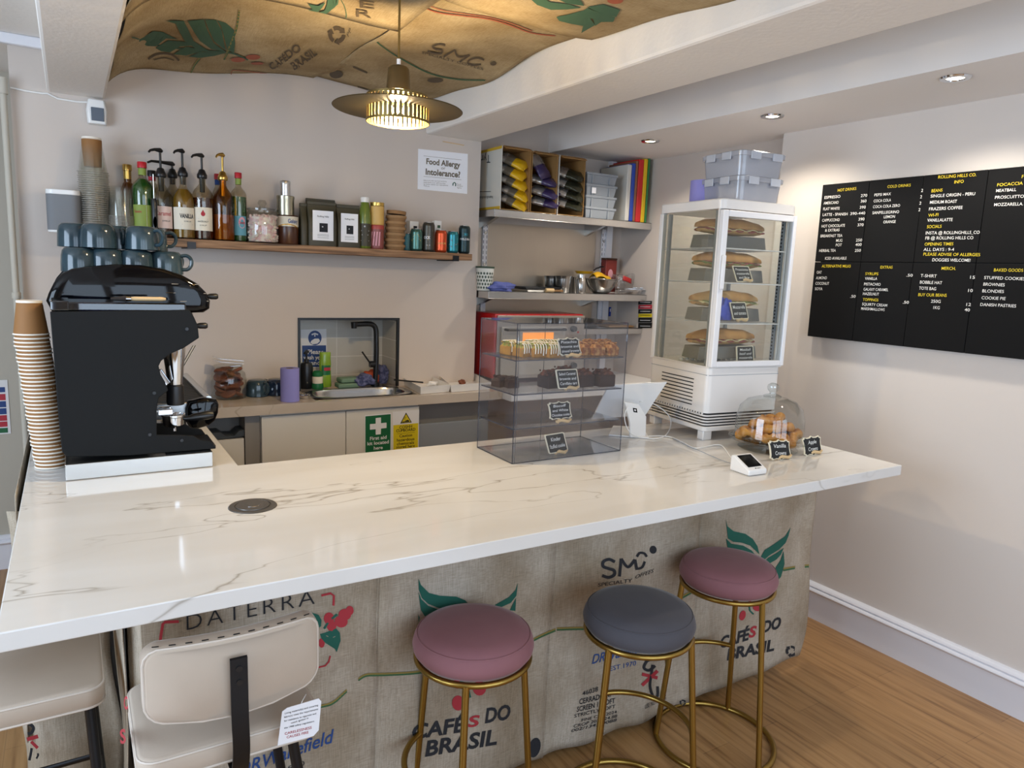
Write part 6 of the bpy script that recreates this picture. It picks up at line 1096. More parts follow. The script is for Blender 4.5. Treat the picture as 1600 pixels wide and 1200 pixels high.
# chalkboard signs
FANCY = [(0, .1), (.07, .09), (.1, .01), (.25, .06), (.42, .04), (.5, -.03), (.58, .04), (.75, .06), (.9, .01), (.93, .09), (1, .1), (.97, .25), (.96, .5), (.97, .75), (1, .9), (.93, .91), (.9, .99), (.75, .94), (.58, .96), (.5, 1.03), (.42, .96), (.25, .94), (.1, .99), (.07, .91), (0, .9), (.03, .75), (.04, .5), (.03, .25)]
RECT = [(0, .04), (.04, 0), (.96, 0), (1, .04), (1, .96), (.96, 1), (.04, 1), (0, .96)]
def chalk_sign(label, quad, y, lines, base_z, fancy=True, foot=1):
    q = [V(p) for p in quad]
    def on(u, v, off=0): p = q[0].lerp(q[1], u).lerp(q[3].lerp(q[2], u), v); w = ony(p.x, p.y, y + .012 * (1 - v)); return w + V((0, -off, 0))
    c = on(.5, .9); t = thing('chalk_sign', label, 'chalk sign', (c.x, y, base_z), group='handwritten chalk signs')
    sh = FANCY if fancy else RECT
    inn = lambda k: [(.5 + (a - .5) * k, .5 + (d - .5) * k) for a, d in sh]
    B().prism([on(a, d) for a, d in sh], (0, .004, 0)).build('frame', 'frame_cream', t, world=True, smooth=False)
    B().prism([on(a, d, .0008) for a, d in inn(.9)], (0, .0008, 0)).build('board', 'chalk_black', t, world=True, smooth=False)
    b = B(); n = len(lines)
    for i, s_ in enumerate(lines):
        v = (.74 if n == 2 else .80) - (n - 1 - i) * (.36 if n == 2 else .25); w = min(.39, .032 * len(s_) + .06); hh = .2 if n == 2 else .15
        loc_text(b, s_, .5 - w, .5 + w, 0, 1, lambda x, yy: on(x, v - hh * yy, .0014), 0, .004, .15)
    b.build('lettering', 'chalk_white', t, world=True, smooth=False, flip=False)
    if foot:
        x = on(.62, 1).x; w = (on(1, 1) - on(0, 1)).length; B().tube([(x - w * .3, y + .008, base_z + .006), (x - w * .1, y + .0, base_z + .012), (x + w * .15, y - .004, base_z + .007), (x + w * .33, y + .002, base_z + .012)], [.005, .006, .006, .004], 8).build('wooden_foot', 'wood_light', t, world=True)
        x2 = on(.4, .95); B().cyl((x2.x, y + .004, base_z + .001), (x2.x, y + .004, x2.z), .003, n=8).build('peg', 'wood_light', t, world=True)
chalk_sign('fancy chalk sign for the pistachio blondies on the top shelf', [(869.5, 528.4), (904.5, 527.2), (909.7, 554.5), (875, 556.8)], 1.952, ('Pistachio', 'brownie and', 'almond brownie'), zsh[0])
chalk_sign('straight edged chalk sign on the second shelf of the cake case', [(868, 577.8), (901.5, 576.2), (906, 606), (872.8, 608)], 1.952, ('Salted Caramel', 'brownie and', 'Cornflake tart'), zsh[1], False)
chalk_sign('fancy chalk sign on the otherwise empty third shelf', [(855.5, 629), (891, 626), (894.5, 653.7), (859.5, 657)], 1.952, ('Biscoff', 'and White', 'Chocolate cookie'), zsh[2])
chalk_sign('straight edged chalk sign on the bottom of the cake case', [(850.6, 679.8), (881, 675), (888, 703.9), (858.3, 709.7)], 1.955, ('Kinder', 'Stuffed cookie'), H + .006, False)
chalk_sign('chalk sign reading vanilla crowns in front of the cake dome', [(1200.6, 688.7), (1233, 686.6), (1238, 717.8), (1204, 719.4)], 1.60, ('Vanilla', 'Crowns'), H)
chalk_sign('chalk sign reading apple crowns right of the cake dome', [(1252.8, 684), (1281.9, 680), (1285.6, 709), (1257.5, 713.7)], 1.60, ('Apple', 'Crowns'), H)
# ------------------------------------------------------------------ till tablet, cables, card reader
ty = 2.085; tz = ony(995, 684, ty); t = thing('till_tablet', 'white till tablet on a bent white stand beside the cake case', 'tablet', (tz.x, 2.1, H))
cor = [ony(1043, 597, 2.05), ony(1009, 649, 2.115), ony(924, 656, 2.235), ony(951, 602, 2.175)]; nrm = (cor[1] - cor[0]).cross(cor[3] - cor[0]).normalized(); nrm = nrm if nrm.y > 0 else -nrm
B().prism(cor, nrm * .012).build('back_shell', 'white_plastic', t, world=True, smooth=False, bev=.004)
B().prism([c_ + nrm * .0122 + (sum(cor, V()) / 4 - c_) * .06 for c_ in cor], nrm * .001).build('screen', 'screen_black', t, world=True, smooth=False)
sp = [(976, 628), (998, 631.5), (1010, 651), (1009, 684), (985.5, 684.5), (984.5, 660)]; B().prism([V((p.x, p.y, max(p.z, H + .006))) for p in (ony(a, c, ty - .02) for a, c in sp)], (0, .01, 0)).build('stand', 'white_plastic', t, world=True, smooth=False, bev=.002)
q = [onz(a, c, H + .006) for a, c in ((951, 679), (1014, 684), (1006, 668), (958, 665))]; B().prism([V((p.x, p.y, H + .001)) for p in q], (0, 0, .006)).build('base_plate', 'white_plastic', t, world=True, smooth=False, bev=.002)
b = B(); px_poly(b, [(988.8, 637.3), (995, 638.2), (996, 644.8), (990, 644)], lambda a, c: ony(a, c, ty - .0206), 0); px_poly(b, [(991, 639.4), (993.4, 639.7), (993.8, 642.6), (991.5, 642.2)], lambda a, c: ony(a, c, ty - .0212), 1); b.build('logo', ['screen_black', 'sign_white'], t, world=True, smooth=False, flip=False)
q = [ony(a, c, ty + .03) for a, c in ((1000, 628), (1023, 632), (1044, 648), (1048, 664))] + [onz(a, c, H + .004) for a, c in ((1040, 680), (1023, 685.6), (1007, 683))]
tag(B().tube(spline(q, 6), .0022, 8).build('cable', 'cable_white'), 'white cable looping out beside the till tablet stand', 'cable')
q = [onz(a, c, H + .0045) for a, c in ((1012, 682), (1030, 681), (1048, 683), (1067, 691), (1085, 700), (1104, 697.5), (1118, 695), (1129, 697), (1141, 713), (1149, 722))]
tag(B().tube(spline(q, 6), .0022, 8).build('cable', 'cable_white'), 'white cable running along the bar to the card reader', 'cable')
q = [onz(a, c, H + .004) for a, c in ((1050, 684), (1075, 697), (1095, 705), (1120, 716), (1142, 724))]; tag(B().tube(spline(q, 6), .0012, 6).build('cable', 'grey_plastic'), 'thin grey cable lying on the bar near the card reader', 'cable')  # grey tube stands in for a reflection in the glossy counter
q = [ony(a, c, ty - .03) for a, c in ((982, 634), (976, 648), (978, 664), (986, 677))] + [onz(1000, 684, H + .004)]; tag(B().tube(spline(q, 6), .0018, 8).build('cable', 'cable_white'), 'white cable curling round the left side of the tablet stand', 'cable')
rx, ry = 1.84, 1.495; w, d = .082, .085; t = thing('card_reader', 'small white wedge card reader with a black screen on the bar', 'card reader', (rx + w / 2, ry + d / 2, H), -.05)
pr = [(-d / 2, 0), (d / 2, 0), (d / 2, .05), (d / 2 - .012, .054), (-d / 2, .018)]; B().loft([[(x, y, z + .001) for y, z in pr] for x in (-w / 2, w / 2)]).build('body', 'white_plastic', t, smooth=False, bev=.005)
sl = V((0, d - .012, .036)); o_ = V((0, -d / 2, .0185)); nn = V((0, -.036, d - .012)).normalized(); P_ = lambda x, k, h=.0008: o_ + sl * k + V((x, 0, 0)) + nn * h
B().poly([P_(-w * .38, .2), P_(w * .38, .2), P_(w * .38, .93), P_(-w * .38, .93)]).build('screen', 'screen_black', t, smooth=False, flip=False)
b = B(); b.poly([P_(-.008, .08), P_(-.003, .08), P_(-.003, .13), P_(-.008, .13)]); loc_text(b, 'Square', 0, .016, 0, 1, lambda x, y: P_(x, .085 + .05 * y), 0, .02); b.build('logo', 'screen_black', t, smooth=False, flip=False)
# ------------------------------------------------------------------ glass cake dome with pastries
dc = onz(1199, 701, H); dx, dy = dc.x, dc.y; r = pxm(60, dc)
t = thing('cake_stand', 'round glass cake stand with a knobbed dome at the right of the bar', 'cake stand', (dx, dy, H))
B().lathe([(0, .001), (r * .72, .001), (r * .75, .005), (r * .3, .016), (r * .26, .024), (r * .5, .032), (r * .97, .036), (r, .042), (r * .97, .044), (r * .9, .040), (0, .038)], n=44).build('plate', 'glass_jar', t)
zk = lambda y: ony(1193, y, dy).z - H
zt = zk(622); rd = r * .86
dm = B().lathe([(rd * 1.02, .045), (rd * 1.03, .05), (rd, .054), (rd * .98, .045 + (zt - .045) * .5), (rd * .9, .045 + (zt - .045) * .75), (rd * .7, .045 + (zt - .045) * .92), (rd * .42, zt), (0, zt + .002)], n=44).build('dome', 'glass_jar', t)
B().lathe([(0, zt + .002), (.032, zt + .002), (.034, zt + .006), (.026, zt + .010), (.012, zt + .014), (.011, zt + .02), (.019, zt + .028), (.022, zt + .038), (.019, zt + .048), (.008, zt + .054), (0, zt + .055)], n=26).build('knob', 'glass_jar', t)
random.seed(8)
def pastry_mesh(sd):
    random.seed(sd); b = B(); pts = []; rr_ = []
    n = 26
    for i in range(n):
        a = .5 + (2 * PI - .9) * i / (n - 1); pts.append((.030 * math.cos(a), .030 * math.sin(a), .004 * math.sin(3 * a))); rr_.append((.0135 + .0035 * math.sin(i * 1.7)) * min(1, .35 + 3 * min(i, n - 1 - i) / n))
    b.tube(pts, rr_, 12); b.sph((0, 0, .006), (.018, .018, .010), 12, 8); return b
pk_ = [(-.055, -.03, 0, 0, 'front left of the dome floor'), (.0, -.06, 0, 1, 'front middle of the dome floor'), (.058, -.035, 0, 2, 'front right of the dome floor'), (.055, .035, 0, 3, 'back right of the dome floor'), (-.01, .06, 0, 4, 'back of the dome floor'), (-.06, .035, 0, 5, 'back left of the dome floor'), (-.028, -.02, .028, 1.5, 'second layer, left'), (.03, -.022, .028, 2.5, 'second layer, right'), (.0, .03, .028, .5, 'second layer, back'), (.0, -.0, .054, .8, 'on top of the heap')]
for i, (x, y, z, rz, w_) in enumerate(pk_):
    k = r / .135
    o = pastry_mesh(3).build('pastry_crown', 'pastry', ang=80) if i == 0 else p0_.copy()
    if i == 0: p0_ = o
    else: COL.objects.link(o)
    o.scale = (1.18, 1.18, 1.18); o.location = (dx + x * k, dy + y * k, H + .056 + z * 1.1); o.rotation_euler = (.25 * math.sin(i * 2), .25 * math.cos(i * 3), rz); tag(o, 'golden pastry crown under the glass dome, ' + w_, 'pastry', 'pastry crowns under the glass dome')
# ------------------------------------------------------------------ glass display fridge
A6 = math.radians(6); KX, KY = 2.074, 1.922; FW, FD = .372, .375
t = thing('display_fridge', 'white four-sided glass display fridge with filled baguettes on the bar', 'display fridge', (KX, KY, H), -A6)
zf = lambda y: ony(1118, y, 1.94).z - H
zb, zgb, zgt, ztop = .055, zf(572), zf(327), zf(309)
def rb(x0, x1, y0, y1, k, z, n=4):
    out = []
    for cx_, cy_, a in ((x1 - k, y1 - k, 0), (x0 + k, y1 - k, 90), (x0 + k, y0 + k, 180), (x1 - k, y0 + k, 270)):
        for i in range(n + 1): q = math.radians(a + 90 * i / n); out.append((cx_ + k * math.cos(q), cy_ + k * math.sin(q), z))
    return out
B().loft([rb(.008, FW - .008, .008, FD - .008, .02, zb), rb(.008, FW - .008, .008, FD - .008, .02, zb + .055)]).build('vent_plinth', 'slot_dark', t)
B().loft([rb(0, FW, 0, FD, .022, zb + .055), rb(0, FW, 0, FD, .022, zgb - .004)]).build('lower_body', 'fridge_white', t)
B().loft([rb(-.004, FW + .004, -.004, FD + .004, .02, zb - .016), rb(-.004, FW + .004, -.004, FD + .004, .02, zb + .002)]).build('base_frame', 'fridge_white', t, bev=.003)
b = B()
for i in range(4): z = zb + .008 + .0115 * i; b.loft([rb(-.001, FW + .001, -.001, FD + .001, .022, z), rb(-.001, FW + .001, -.001, FD + .001, .022, z + .005)])
for i in range(22): y = .02 + (FD - .04) * i / 21; b.bb(-.001, .004, y - .003, y + .003, zb + .044, zb + .058)
b.build('vent_bars', 'fridge_white', t)
b = B()
for i in range(8): z = zb + .075 + .0145 * i; b.bb(-.0012, .002, FD * .22, FD * .76, z, z + .004)
b.build('side_louvres', 'slot_dark', t, smooth=False); b = B(); b.bb(-.0006, .002, .01, FD - .01, zgb - .034, zgb - .032).bb(.004, FW - .01, -.0006, .002, zgb - .034, zgb - .032); b.build('panel_seam', 'grey_plastic', t, smooth=False)
for x in (.03, FW - .03):
    for y in (.03, FD - .03): B().bb(x - .022, x + .022, y - .018, y + .018, .0, zb - .014).build('foot', 'fridge_white', t, bev=.004)
B().loft([rb(-.004, FW + .004, -.004, FD + .004, .026, zgt + .004), rb(-.004, FW + .004, -.004, FD + .004, .026, ztop - .004), rb(0, FW, 0, FD, .022, ztop)]).build('top_cap', 'fridge_white', t)
for x, y in ((0, 0), (FW - .022, 0), (0, FD - .022), (FW - .022, FD - .022)): B().bb(x, x + .022, y + (.012 if y == 0 else 0), y + .022, zgb - .004, zgt + .004).build('corner_post', 'fridge_white', t, bev=.003)
b = B(); b.bb(.0, FW, .0, FD, zgb - .006, zgb); b.build('cabinet_floor', 'fridge_white', t, smooth=False)
for nm, bx in (('side_glass', (.004, .008, .022, FD - .022, zgb, zgt)), ('side_glass', (FW - .008, FW - .004, .022, FD - .022, zgb, zgt)), ('back_glass', (.022, FW - .022, FD - .008, FD - .004, zgb, zgt))): B().bb(*bx).build(nm, 'fridge_glass_misty' if bx[0] == .004 else 'fridge_glass', t, smooth=False)
b = B(); dw = .026
b.bb(.0, dw, -.012, .01, zgb, zgt).bb(FW - dw * .7, FW, -.012, .01, zgb, zgt).bb(dw, FW - dw * .7, -.012, .01, zgb, zgb + .022).bb(dw, FW - dw * .7, -.012, .01, zgt - .024, zgt); dr = b.build('door', 'white_enamel', t, smooth=False, bev=.003)
B().bb(dw, FW - dw * .7, -.004, -.001, zgb + .02, zgt - .02).build('door_glass', 'fridge_glass', dr, smooth=False); B().bb(.004, .022, -.022, -.012, zf(452), zf(398)).build('door_handle', 'white_enamel', dr, bev=.004)
b = B(); b.bb(FW - .024, FW - .014, .03, .045, zgb, zgt).bb(FW - .024, FW - .014, FD - .06, FD - .045, zgb, zgt).bb(.012, .022, FD - .06, FD - .045, zgb, zgt).bb(.012, .022, .03, .045, zgb, zgt); b.build('shelf_rails', 'grey_plastic', t, smooth=False); b = B()
for i in range(40): z = zgb + .02 + (zgt - zgb - .04) * i / 39; b.bb(FW - .0245, FW - .0235, .034, .041, z - .003, z + .003)
b.build('rail_slots', 'slot_dark', t, smooth=False)
lev = [zf(386), zf(441), zf(505)]
for z in lev:
    b = B()
    for i in range(17): x = .026 + (FW - .052) * i / 16; b.tube([(x, .016, z), (x, FD - .016, z)], .0014, 5)
    for y in (.016, FD * .5, FD - .016): b.tube([(.02, y, z - .002), (FW - .02, y, z - .002)], .0022, 6)
    b.build('wire_shelf', 'white_enamel', t)
b = B()
for i in range(12): b.sph((.03 + i * .028, FD * .55, zgb + .006), (.009, .012, .009), 8, 6)
b.build('floor_beads', 'white_enamel', t)
def loc_f(x, y, z): c, s_ = math.cos(-A6), math.sin(-A6); return (KX + x * c - y * s_, KY + x * s_ + y * c, H + z)
fl = [lev[0] + .003, lev[1] + .003, lev[2] + .003, zgb + .016]; wd4 = ('top shelf', 'second shelf', 'third shelf', 'floor')
rp = thing('display_riser', 'x', 'display riser', group='grey risers in the display fridge'); hr = .05; L_ = .31
B().loft([[(x * k, y * k, z) for x, y in ((-L_ / 2, -.05), (L_ / 2, -.05), (L_ / 2, .05), (-L_ / 2, .05))] for k, z in ((1, 0), (.94, hr))]).build('riser', 'riser_grey', rp, smooth=False, bev=.003); frs = family(rp)
def bag_half(b, lo, L, Wd, hh, sd):
    random.seed(sd); ph = random.random() * 6
    rings = []
    for i in range(23):
        u = i / 22; s_ = max(.06, math.sin(PI * u)) ** .3; k = 1 + .04 * math.sin(u * 22 + ph); rings.append([((u - .5) * L, Wd / 2 * s_ * k * math.cos(a), (hh * s_ * k * abs(math.sin(a)) ** .8 if (math.sin(a) >= 0) != lo else (-.003 if not lo else .003)) * (-1 if lo and (math.sin(a) >= 0) != lo else 1)) for a in [2 * PI * j / 18 for j in range(18)]])
    b.loft(rings)
def sandwich(label, sd, top, fill):
    t = thing('filled_baguette', label, 'sandwich', group='filled baguettes in the display fridge')
    b = B(); bag_half(b, True, .315, .08, .018, sd); o = b.build('bottom_half', 'bread_pale', t, ang=70); o.location.z = .02
    b = B(); random.seed(sd + 50); b.grid(26, 3, lambda u, v: ((u - .5) * .29, -.043 + .086 * v, .024 + .004 * math.sin(u * 31 + v * 3) + (-.005 if v in (0, 1) else .0))); b.build('filling', fill[0], t, solid=.005)
    b = B(); b.grid(20, 2, lambda u, v: ((u - .5) * .27, -.045 + .09 * v, .029 + .004 * math.sin(u * 24 + 1) + (-.006 if v in (0, 1) else 0))); b.build('second_filling', fill[1], t, solid=.003)
    b = B(); bag_half(b, False, .33, .092, .038, sd + 1); o = b.build('top_half', top, t, ang=70); o.location.z = .031; return t
for i in range(4):
    p = loc_f(FW / 2 + .0, FD * .42, fl[i]); lab = 'grey riser under the baguette on the fridge ' + wd4[i]
    if i == 0: rp.location = p; rp.rotation_euler = (0, 0, -A6); rp['label'] = lab
    else: dup(rp, frs, p, -A6, lab)
    s_ = sandwich('filled baguette on the display fridge ' + wd4[i], i * 3 + 1, ('bread', 'bread', 'bread_pale', 'bread')[i], (('ham', 'cheese'), ('lettuce', 'ham'), ('cheese', 'lettuce'), ('ham', 'cheese'))[i]); s_.location = loc_f(FW / 2, FD * .42, fl[i] + hr + .001); s_.rotation_euler = (0, 0, -A6)
cloth('food_glove', 'bright blue food glove lying by the third shelf baguette', loc_f(.12, .07, fl[2] + .006), .03, .018, .045, 'glove_blue', 14, 'glove')
yf = KY + .05
for lab, q, ln, z in (('small chalk sign on the second shelf of the display fridge', [(1144, 415), (1169.7, 416), (1177, 440), (1151.4, 440.6)], ('Prosciutto', 'mozzarella', 'and Brie'), fl[1]), ('small chalk sign on the third shelf of the display fridge', [(1140, 472.5), (1164.7, 472), (1170, 498), (1145.6, 499)], ('Mozzarella', 'and tomato'), fl[2]), ('small chalk sign on the floor of the display fridge', [(1150.6, 540.8), (1177, 540), (1178.4, 565), (1151.4, 565.8)], ('Meatball', 'basil and', 'mozzarella'), fl[3] - .016)): chalk_sign(lab, q, 1.945, ln, H + z, False, 0 if 'floor' in lab else 1)
# on top of the fridge
p = ony(1100, 300, KY + .27); s_ = pxm(21.5, p); hh = ony(1100, 283, p.y).z - H - ztop; t = thing('blue_paper_roll', 'blue paper roll standing on top of the display fridge', 'paper roll', (p.x, p.y, H + ztop)); B().lathe([(.02, .001), (s_, .001), (s_, hh), (.02, hh)], n=34).build('paper', 'blue_paper', t); B().lathe([(.017, .001), (.0195, .001), (.0195, hh - .002), (.017, hh - .002), (.017, .001)], n=22).build('core', 'roll_core', t)
z1 = ony(1170, 283, 2.05).z - H - ztop; z2 = ony(1170, 245, 2.05).z - H - ztop; tb = None
for i, (z0, zz_, lab) in enumerate(((0, z1, 'clear plastic storage tub on the display fridge, lower of two'), (z1 + .001, z2, 'clear plastic storage tub stacked on the lower tub'))):
    xa_ = .11; hh = zz_ - z0; w, d = .225, .23; c = loc_f(.11 + w / 2, .04 + d / 2, ztop + z0 + .001); t = thing('storage_tub', lab, 'storage tub', c, -A6, group='clear tubs on the display fridge')
    B().loft([rr(w * .94, d * .94, 0, .03), rr(w, d, hh - .02, .03)], caps=True).build('tub', 'tub_clear', t); B().loft([rr(w + .012, d + .012, hh - .02, .03), rr(w + .014, d + .014, hh - .004, .03), rr(w, d, hh, .03)]).build('lid', 'tub_clear', t)
    for dx_ in (-.05, .06): B().bb(dx_ - .025, dx_ + .025, -d / 2 - .011, -d / 2 - .006, hh - .032, hh - .003).build('clip', 'frosted_plastic', t, bev=.002)
    for dy_ in (-.04, .05): B().bb(-w / 2 - .011, -w / 2 - .006, dy_ - .025, dy_ + .025, hh - .032, hh - .003).build('clip', 'frosted_plastic', t, bev=.002)
# ------------------------------------------------------------------ menu board on the right wall
MX_ = XW - .036; M = lambda a, c: onx(a, c, MX_)
yL = M(1274, 400).y; zT = M(1285, 289).z; zB = M(1262, 525).z; zM = M(1273.4, 409).z; ycol = [yL, M(1352, 345).y, M(1435, 345).y, M(1534, 345).y, M(1534, 345).y - .3]
t = thing('menu_board', 'large black pegboard menu with white and yellow letters on the right wall', 'menu board', (XW, (yL + ycol[4]) / 2, zB))
B().bb(XW - .02, XW - .001, ycol[4] + .02, yL - .02, zB + .02, zT - .02).build('backing', 'black_plastic', t, world=True, smooth=False)
conv8 = lambda X, Y: (1240 + X / 3.53, 240 + Y / 3.53)
YE, WH = 1, 0
TXT = '''Y|HOT DRINKS|243,210|345,200
Y|COLD DRINKS|517,190|645,181
Y|ROLLING HILLS CO.|797,138|1007,124
Y|INFO|886,165|937,161
Y|BEANS|760,214|820,209
Y|WI-FI|742,349|797,345
Y|SOCIALS|735,412|815,409
Y|OPENING TIMES|722,508|880,506
Y|PLEASE ADVISE OF ALLERGIES|715,563|1028,566
Y|FOCACCIA SANDWICHES|1122,181|1452,157
Y|FOOD|1258,135|1330,128
Y|ALTERNATIVE MILKS|155,628|314,628
Y|EXTRAS|478,634|545,634
Y|SYRUPS|395,670|466,671
Y|TOPPINGS|381,812|466,815
Y|MERCH.|815,641|893,642
Y|BUY OUR BEANS|687,786|843,790
Y|BAKED GOODS|1104,650|1265,652
W|ESPRESSO|170,250|257,243
W|270|370,240|405,237
W|AMERICANO|165,281|247,276
W|360|370,270|401,268
W|FLAT WHITE|163,313|253,309
W|390|364,304|397,302
W|LATTE - SPANISH|160,345|297,340
W|390-440|312,339|394,335
W|CAPPUCCINO|157,376|253,372
W|390|357,370|390,368
W|HOT CHOCOLATE|154,408|282,403
W|370|352,401|385,400
W|& EXTRAS|173,431|252,428
W|BREAKFAST TEA|148,462|268,459
W|MUG|234,487|268,486
W|250|343,485|377,484
W|POT|232,512|265,511
W|400|340,510|374,509
W|HERBAL TEA|141,543|232,541
W|250|337,542|370,541
W|ICED AVAILABLE|173,585|291,584
W|PEPSI MAX|445,236|536,229
W|2|703,212|713,211
W|COCA COLA|441,269|536,263
W|2|697,247|707,246
W|COCA COLA ZERO|437,301|586,293
W|2|693,282|703,281
W|SANPELLEGRINO|434,334|581,328
W|2|688,318|698,317
W|LEMON|497,357|558,354
W|ORANGE|495,385|562,382
W|SINGLE ORIGIN - PERU|755,243|1000,229
W|MEDIUM ROAST|751,277|900,271
W|FRAZERS COFFEE|746,314|931,305
W|VANILLALATTE|737,376|876,372
W|INSTA @ ROLLINGHILLS_CO|728,446|1025,442
W|FB @ ROLLING HILLS CO|726,474|990,472
W|ALL DAYS : 9-4|716,537|884,537
W|DOGGIES WELCOME!|764,594|974,597
W|MEATBALL|1116,213|1227,206
W|PROSCUITTO.|1110,250|1275,243
W|MOZZARELLA.|1105,290|1265,285
W|OAT|127,662|154,662
W|ALMOND|123,693|183,693
W|COCONUT|120,723|195,724
W|SOYA|117,753|158,753
W|.50|312,795|341,795
W|.50|622,678|656,679
W|VANILLA|393,696|460,697
W|PISTACHIO|388,727|479,729
W|GALAXY CARAMEL|385,755|521,759
W|HAZELNUT|382,780|470,783
W|.50|602,827|635,828
W|SQUIRTY CREAM|377,837|515,845
W|MARSHMALLOWS|372,862|501,869
W|T-SHIRT|700,681|788,684
W|15|973,690|999,691
W|BOBBLE HAT|696,717|818,721
W|TOTE BAG|691,750|785,754
W|10|962,763|987,764
W|250G|757,822|810,824
W|1KG|770,857|805,859
W|12|952,840|977,841
W|40|942,869|971,871
W|STUFFED COOKIES|1050,692|1276,699
W|BROWNIES|1046,728|1163,733
W|BLONDIES|1040,765|1159,769
W|COOKIE PIE|1036,803|1168,808
W|DANISH PASTRIES|1029,840|1226,849'''
LT = [[] for _ in range(8)]
for ln in TXT.split('\n'):
    c, s_, a, e = ln.split('|'); x0, y0 = map(float, a.split(',')); x1, y1 = map(float, e.split(',')); row = 0 if y0 < 600 else 1
    lim = (425, 722, 1075) if row == 0 else (366, 682, 1022); col = sum(x0 >= k for k in lim) if not (row == 0 and s_ == '390-440') else 0
    LT[row * 4 + col].append((s_, conv8(x0, y0), conv8(x1, y1), 1 if c == 'Y' else 0))
for row in range(2):
    for col in range(4):
        za, zb_ = (zM + .0012, zT) if row == 0 else (zB, zM - .0012); b = B(); b.bb(MX_, XW - .02, ycol[col + 1] + .001, ycol[col] - .001, za, zb_); pn = b.build('panel', 'board_black', t, world=True, smooth=False, bev=.0015)
        b = B(); on = lambda a, c: onx(a, c, MX_ - .0015)
        for s_, p0, p1, k in LT[row * 4 + col]: px_text(b, s_, p0, p1, 5.0 if p0[0] > 1430 else 4.5, on, k, .002)
        b.build('lettering', ['letter_white', 'letter_yellow'], pn, smooth=False, flip=False)
# ------------------------------------------------------------------ pendant lamp
def pendant(label, x, y, z, en, cord):
    t = thing('pendant_lamp', label, 'pendant lamp', (x, y, z), group='bronze disc pendant lamps')
    B().lathe([(.088, .004), (.19, .0), (.192, -.0015), (.19, -.003), (.088, .001)], n=64).build('disc_shade', 'bronze_disc', t)
    b = B(); n = 40
    for i in range(n): a = 2 * PI * i / n; r0 = .0925; w = .0046; b.prism([(r0 * math.cos(a - w / r0), r0 * math.sin(a - w / r0), -.036), (r0 * math.cos(a + w / r0), r0 * math.sin(a + w / r0), -.036), ((r0 - .0015) * math.cos(a + w / r0), (r0 - .0015) * math.sin(a + w / r0), -.036), ((r0 - .0015) * math.cos(a - w / r0), (r0 - .0015) * math.sin(a - w / r0), -.036)], (0, 0, .07))
    b.lathe([(.0945, -.040), (.0945, -.034), (.092, -.034), (.092, -.040), (.0945, -.040)], n=48).lathe([(.0935, .030), (.0935, .036), (.086, .037), (.086, .034), (.091, .033), (.091, .030), (.0935, .030)], n=48); b.build('slatted_ring', 'brass_shade', t)
    B().lathe([(.026, .048), (.036, .05), (.031, .112), (.026, .118), (.009, .12), (.008, .124)], n=30, caps=True).build('lamp_holder', 'bronze_disc', t); b = B()
    for i in range(4): a = PI / 4 + i * PI / 2; b.tube([(.030 * math.cos(a), .03 * math.sin(a), .06), (.034 * math.cos(a), .034 * math.sin(a), .040), (.089 * math.cos(a), .089 * math.sin(a), .036)], .003, 6)
    b.build('holder_pins', 'brass_shade', t); B().cyl((0, 0, .122), (0, 0, .14), .006, n=12).build('cord_grip', 'white_plastic', t); B().cyl((0, 0, .138), (0, 0, cord), .0035, n=8).build('cord', 'brass_shade', t)
    B().lathe([(0, -.028), (.014, -.024), (.024, -.008), (.022, .008), (.012, .026), (.011, .045)], n=22).build('bulb', 'glass', t); b = B()
    for i in range(4): a = PI / 4 + i * PI / 2; b.tube([(.004 * math.cos(a), .004 * math.sin(a), .02), (.011 * math.cos(a), .011 * math.sin(a), -.012)], .0016, 6)
    b.build('filament', 'lamp_glow', t)
    light('pendant_bulb', 'POINT', (x, y, z - .004), en, WARM, shadow_soft_size=.02)
pendant('bronze disc pendant lamp with a glowing slatted ring hanging over the bar', .856, 2.088, 2.047, PEND, .33)
pendant('bronze disc pendant lamp hanging nearer the window, out of the picture', 1.2, .4, 2.12, PEND2, .2)  # second lamp is unseen, a guess added for warm light from the front
# ------------------------------------------------------------------ gold stools with round velvet seats
def stool(label, x, y, rz, mt):
    t = thing('bar_stool', label, 'bar stool', (x, y, 0), rz, group='gold bar stools with round velvet seats'); zs, rb_, rs, br_ = .575, .2, .150, .0095
    B().ring((0, 0, br_), rb_, br_, 56, 10).build('base_ring', 'gold', t); B().ring((0, 0, zs), rs, .008, 48, 10).build('seat_ring', 'gold', t)
    for k in range(3): a = k * 2 * PI / 3; B().tube([(rb_ * math.cos(a), rb_ * math.sin(a), br_), (rs * math.cos(a), rs * math.sin(a), zs)], .0095, 12).build('leg', 'gold', t)
    f = .27 / zs; rf = rb_ + (rs - rb_) * f; B().ring((0, 0, .27), rf, .0085, 26, 10, 0, 2 * PI / 3).build('footrest', 'gold', t)
    B().lathe([(0, zs + .004), (.128, zs + .004), (.148, zs + .010), (.1585, zs + .024), (.161, zs + .038), (.157, zs + .054), (.151, zs + .064), (.1485, zs + .0665), (.140, zs + .076), (.11, zs + .084), (.05, zs + .088), (0, zs + .089)], n=56).build('seat_cushion', mt, t, ang=80)
    B().ring((0, 0, zs + .066), .1495, .0022, 56, 6).build('piping', mt, t)
stool('gold bar stool with a pink velvet seat, nearest the beige chair', .868, 1.545, math.radians(115), 'velvet_pink')
stool('gold bar stool with a dark grey velvet seat', 1.352, 1.44, math.radians(-43), 'velvet_grey')
stool('gold bar stool with a pink velvet seat, furthest right along the bar', 1.838, 1.545, math.radians(28), 'velvet_pink')
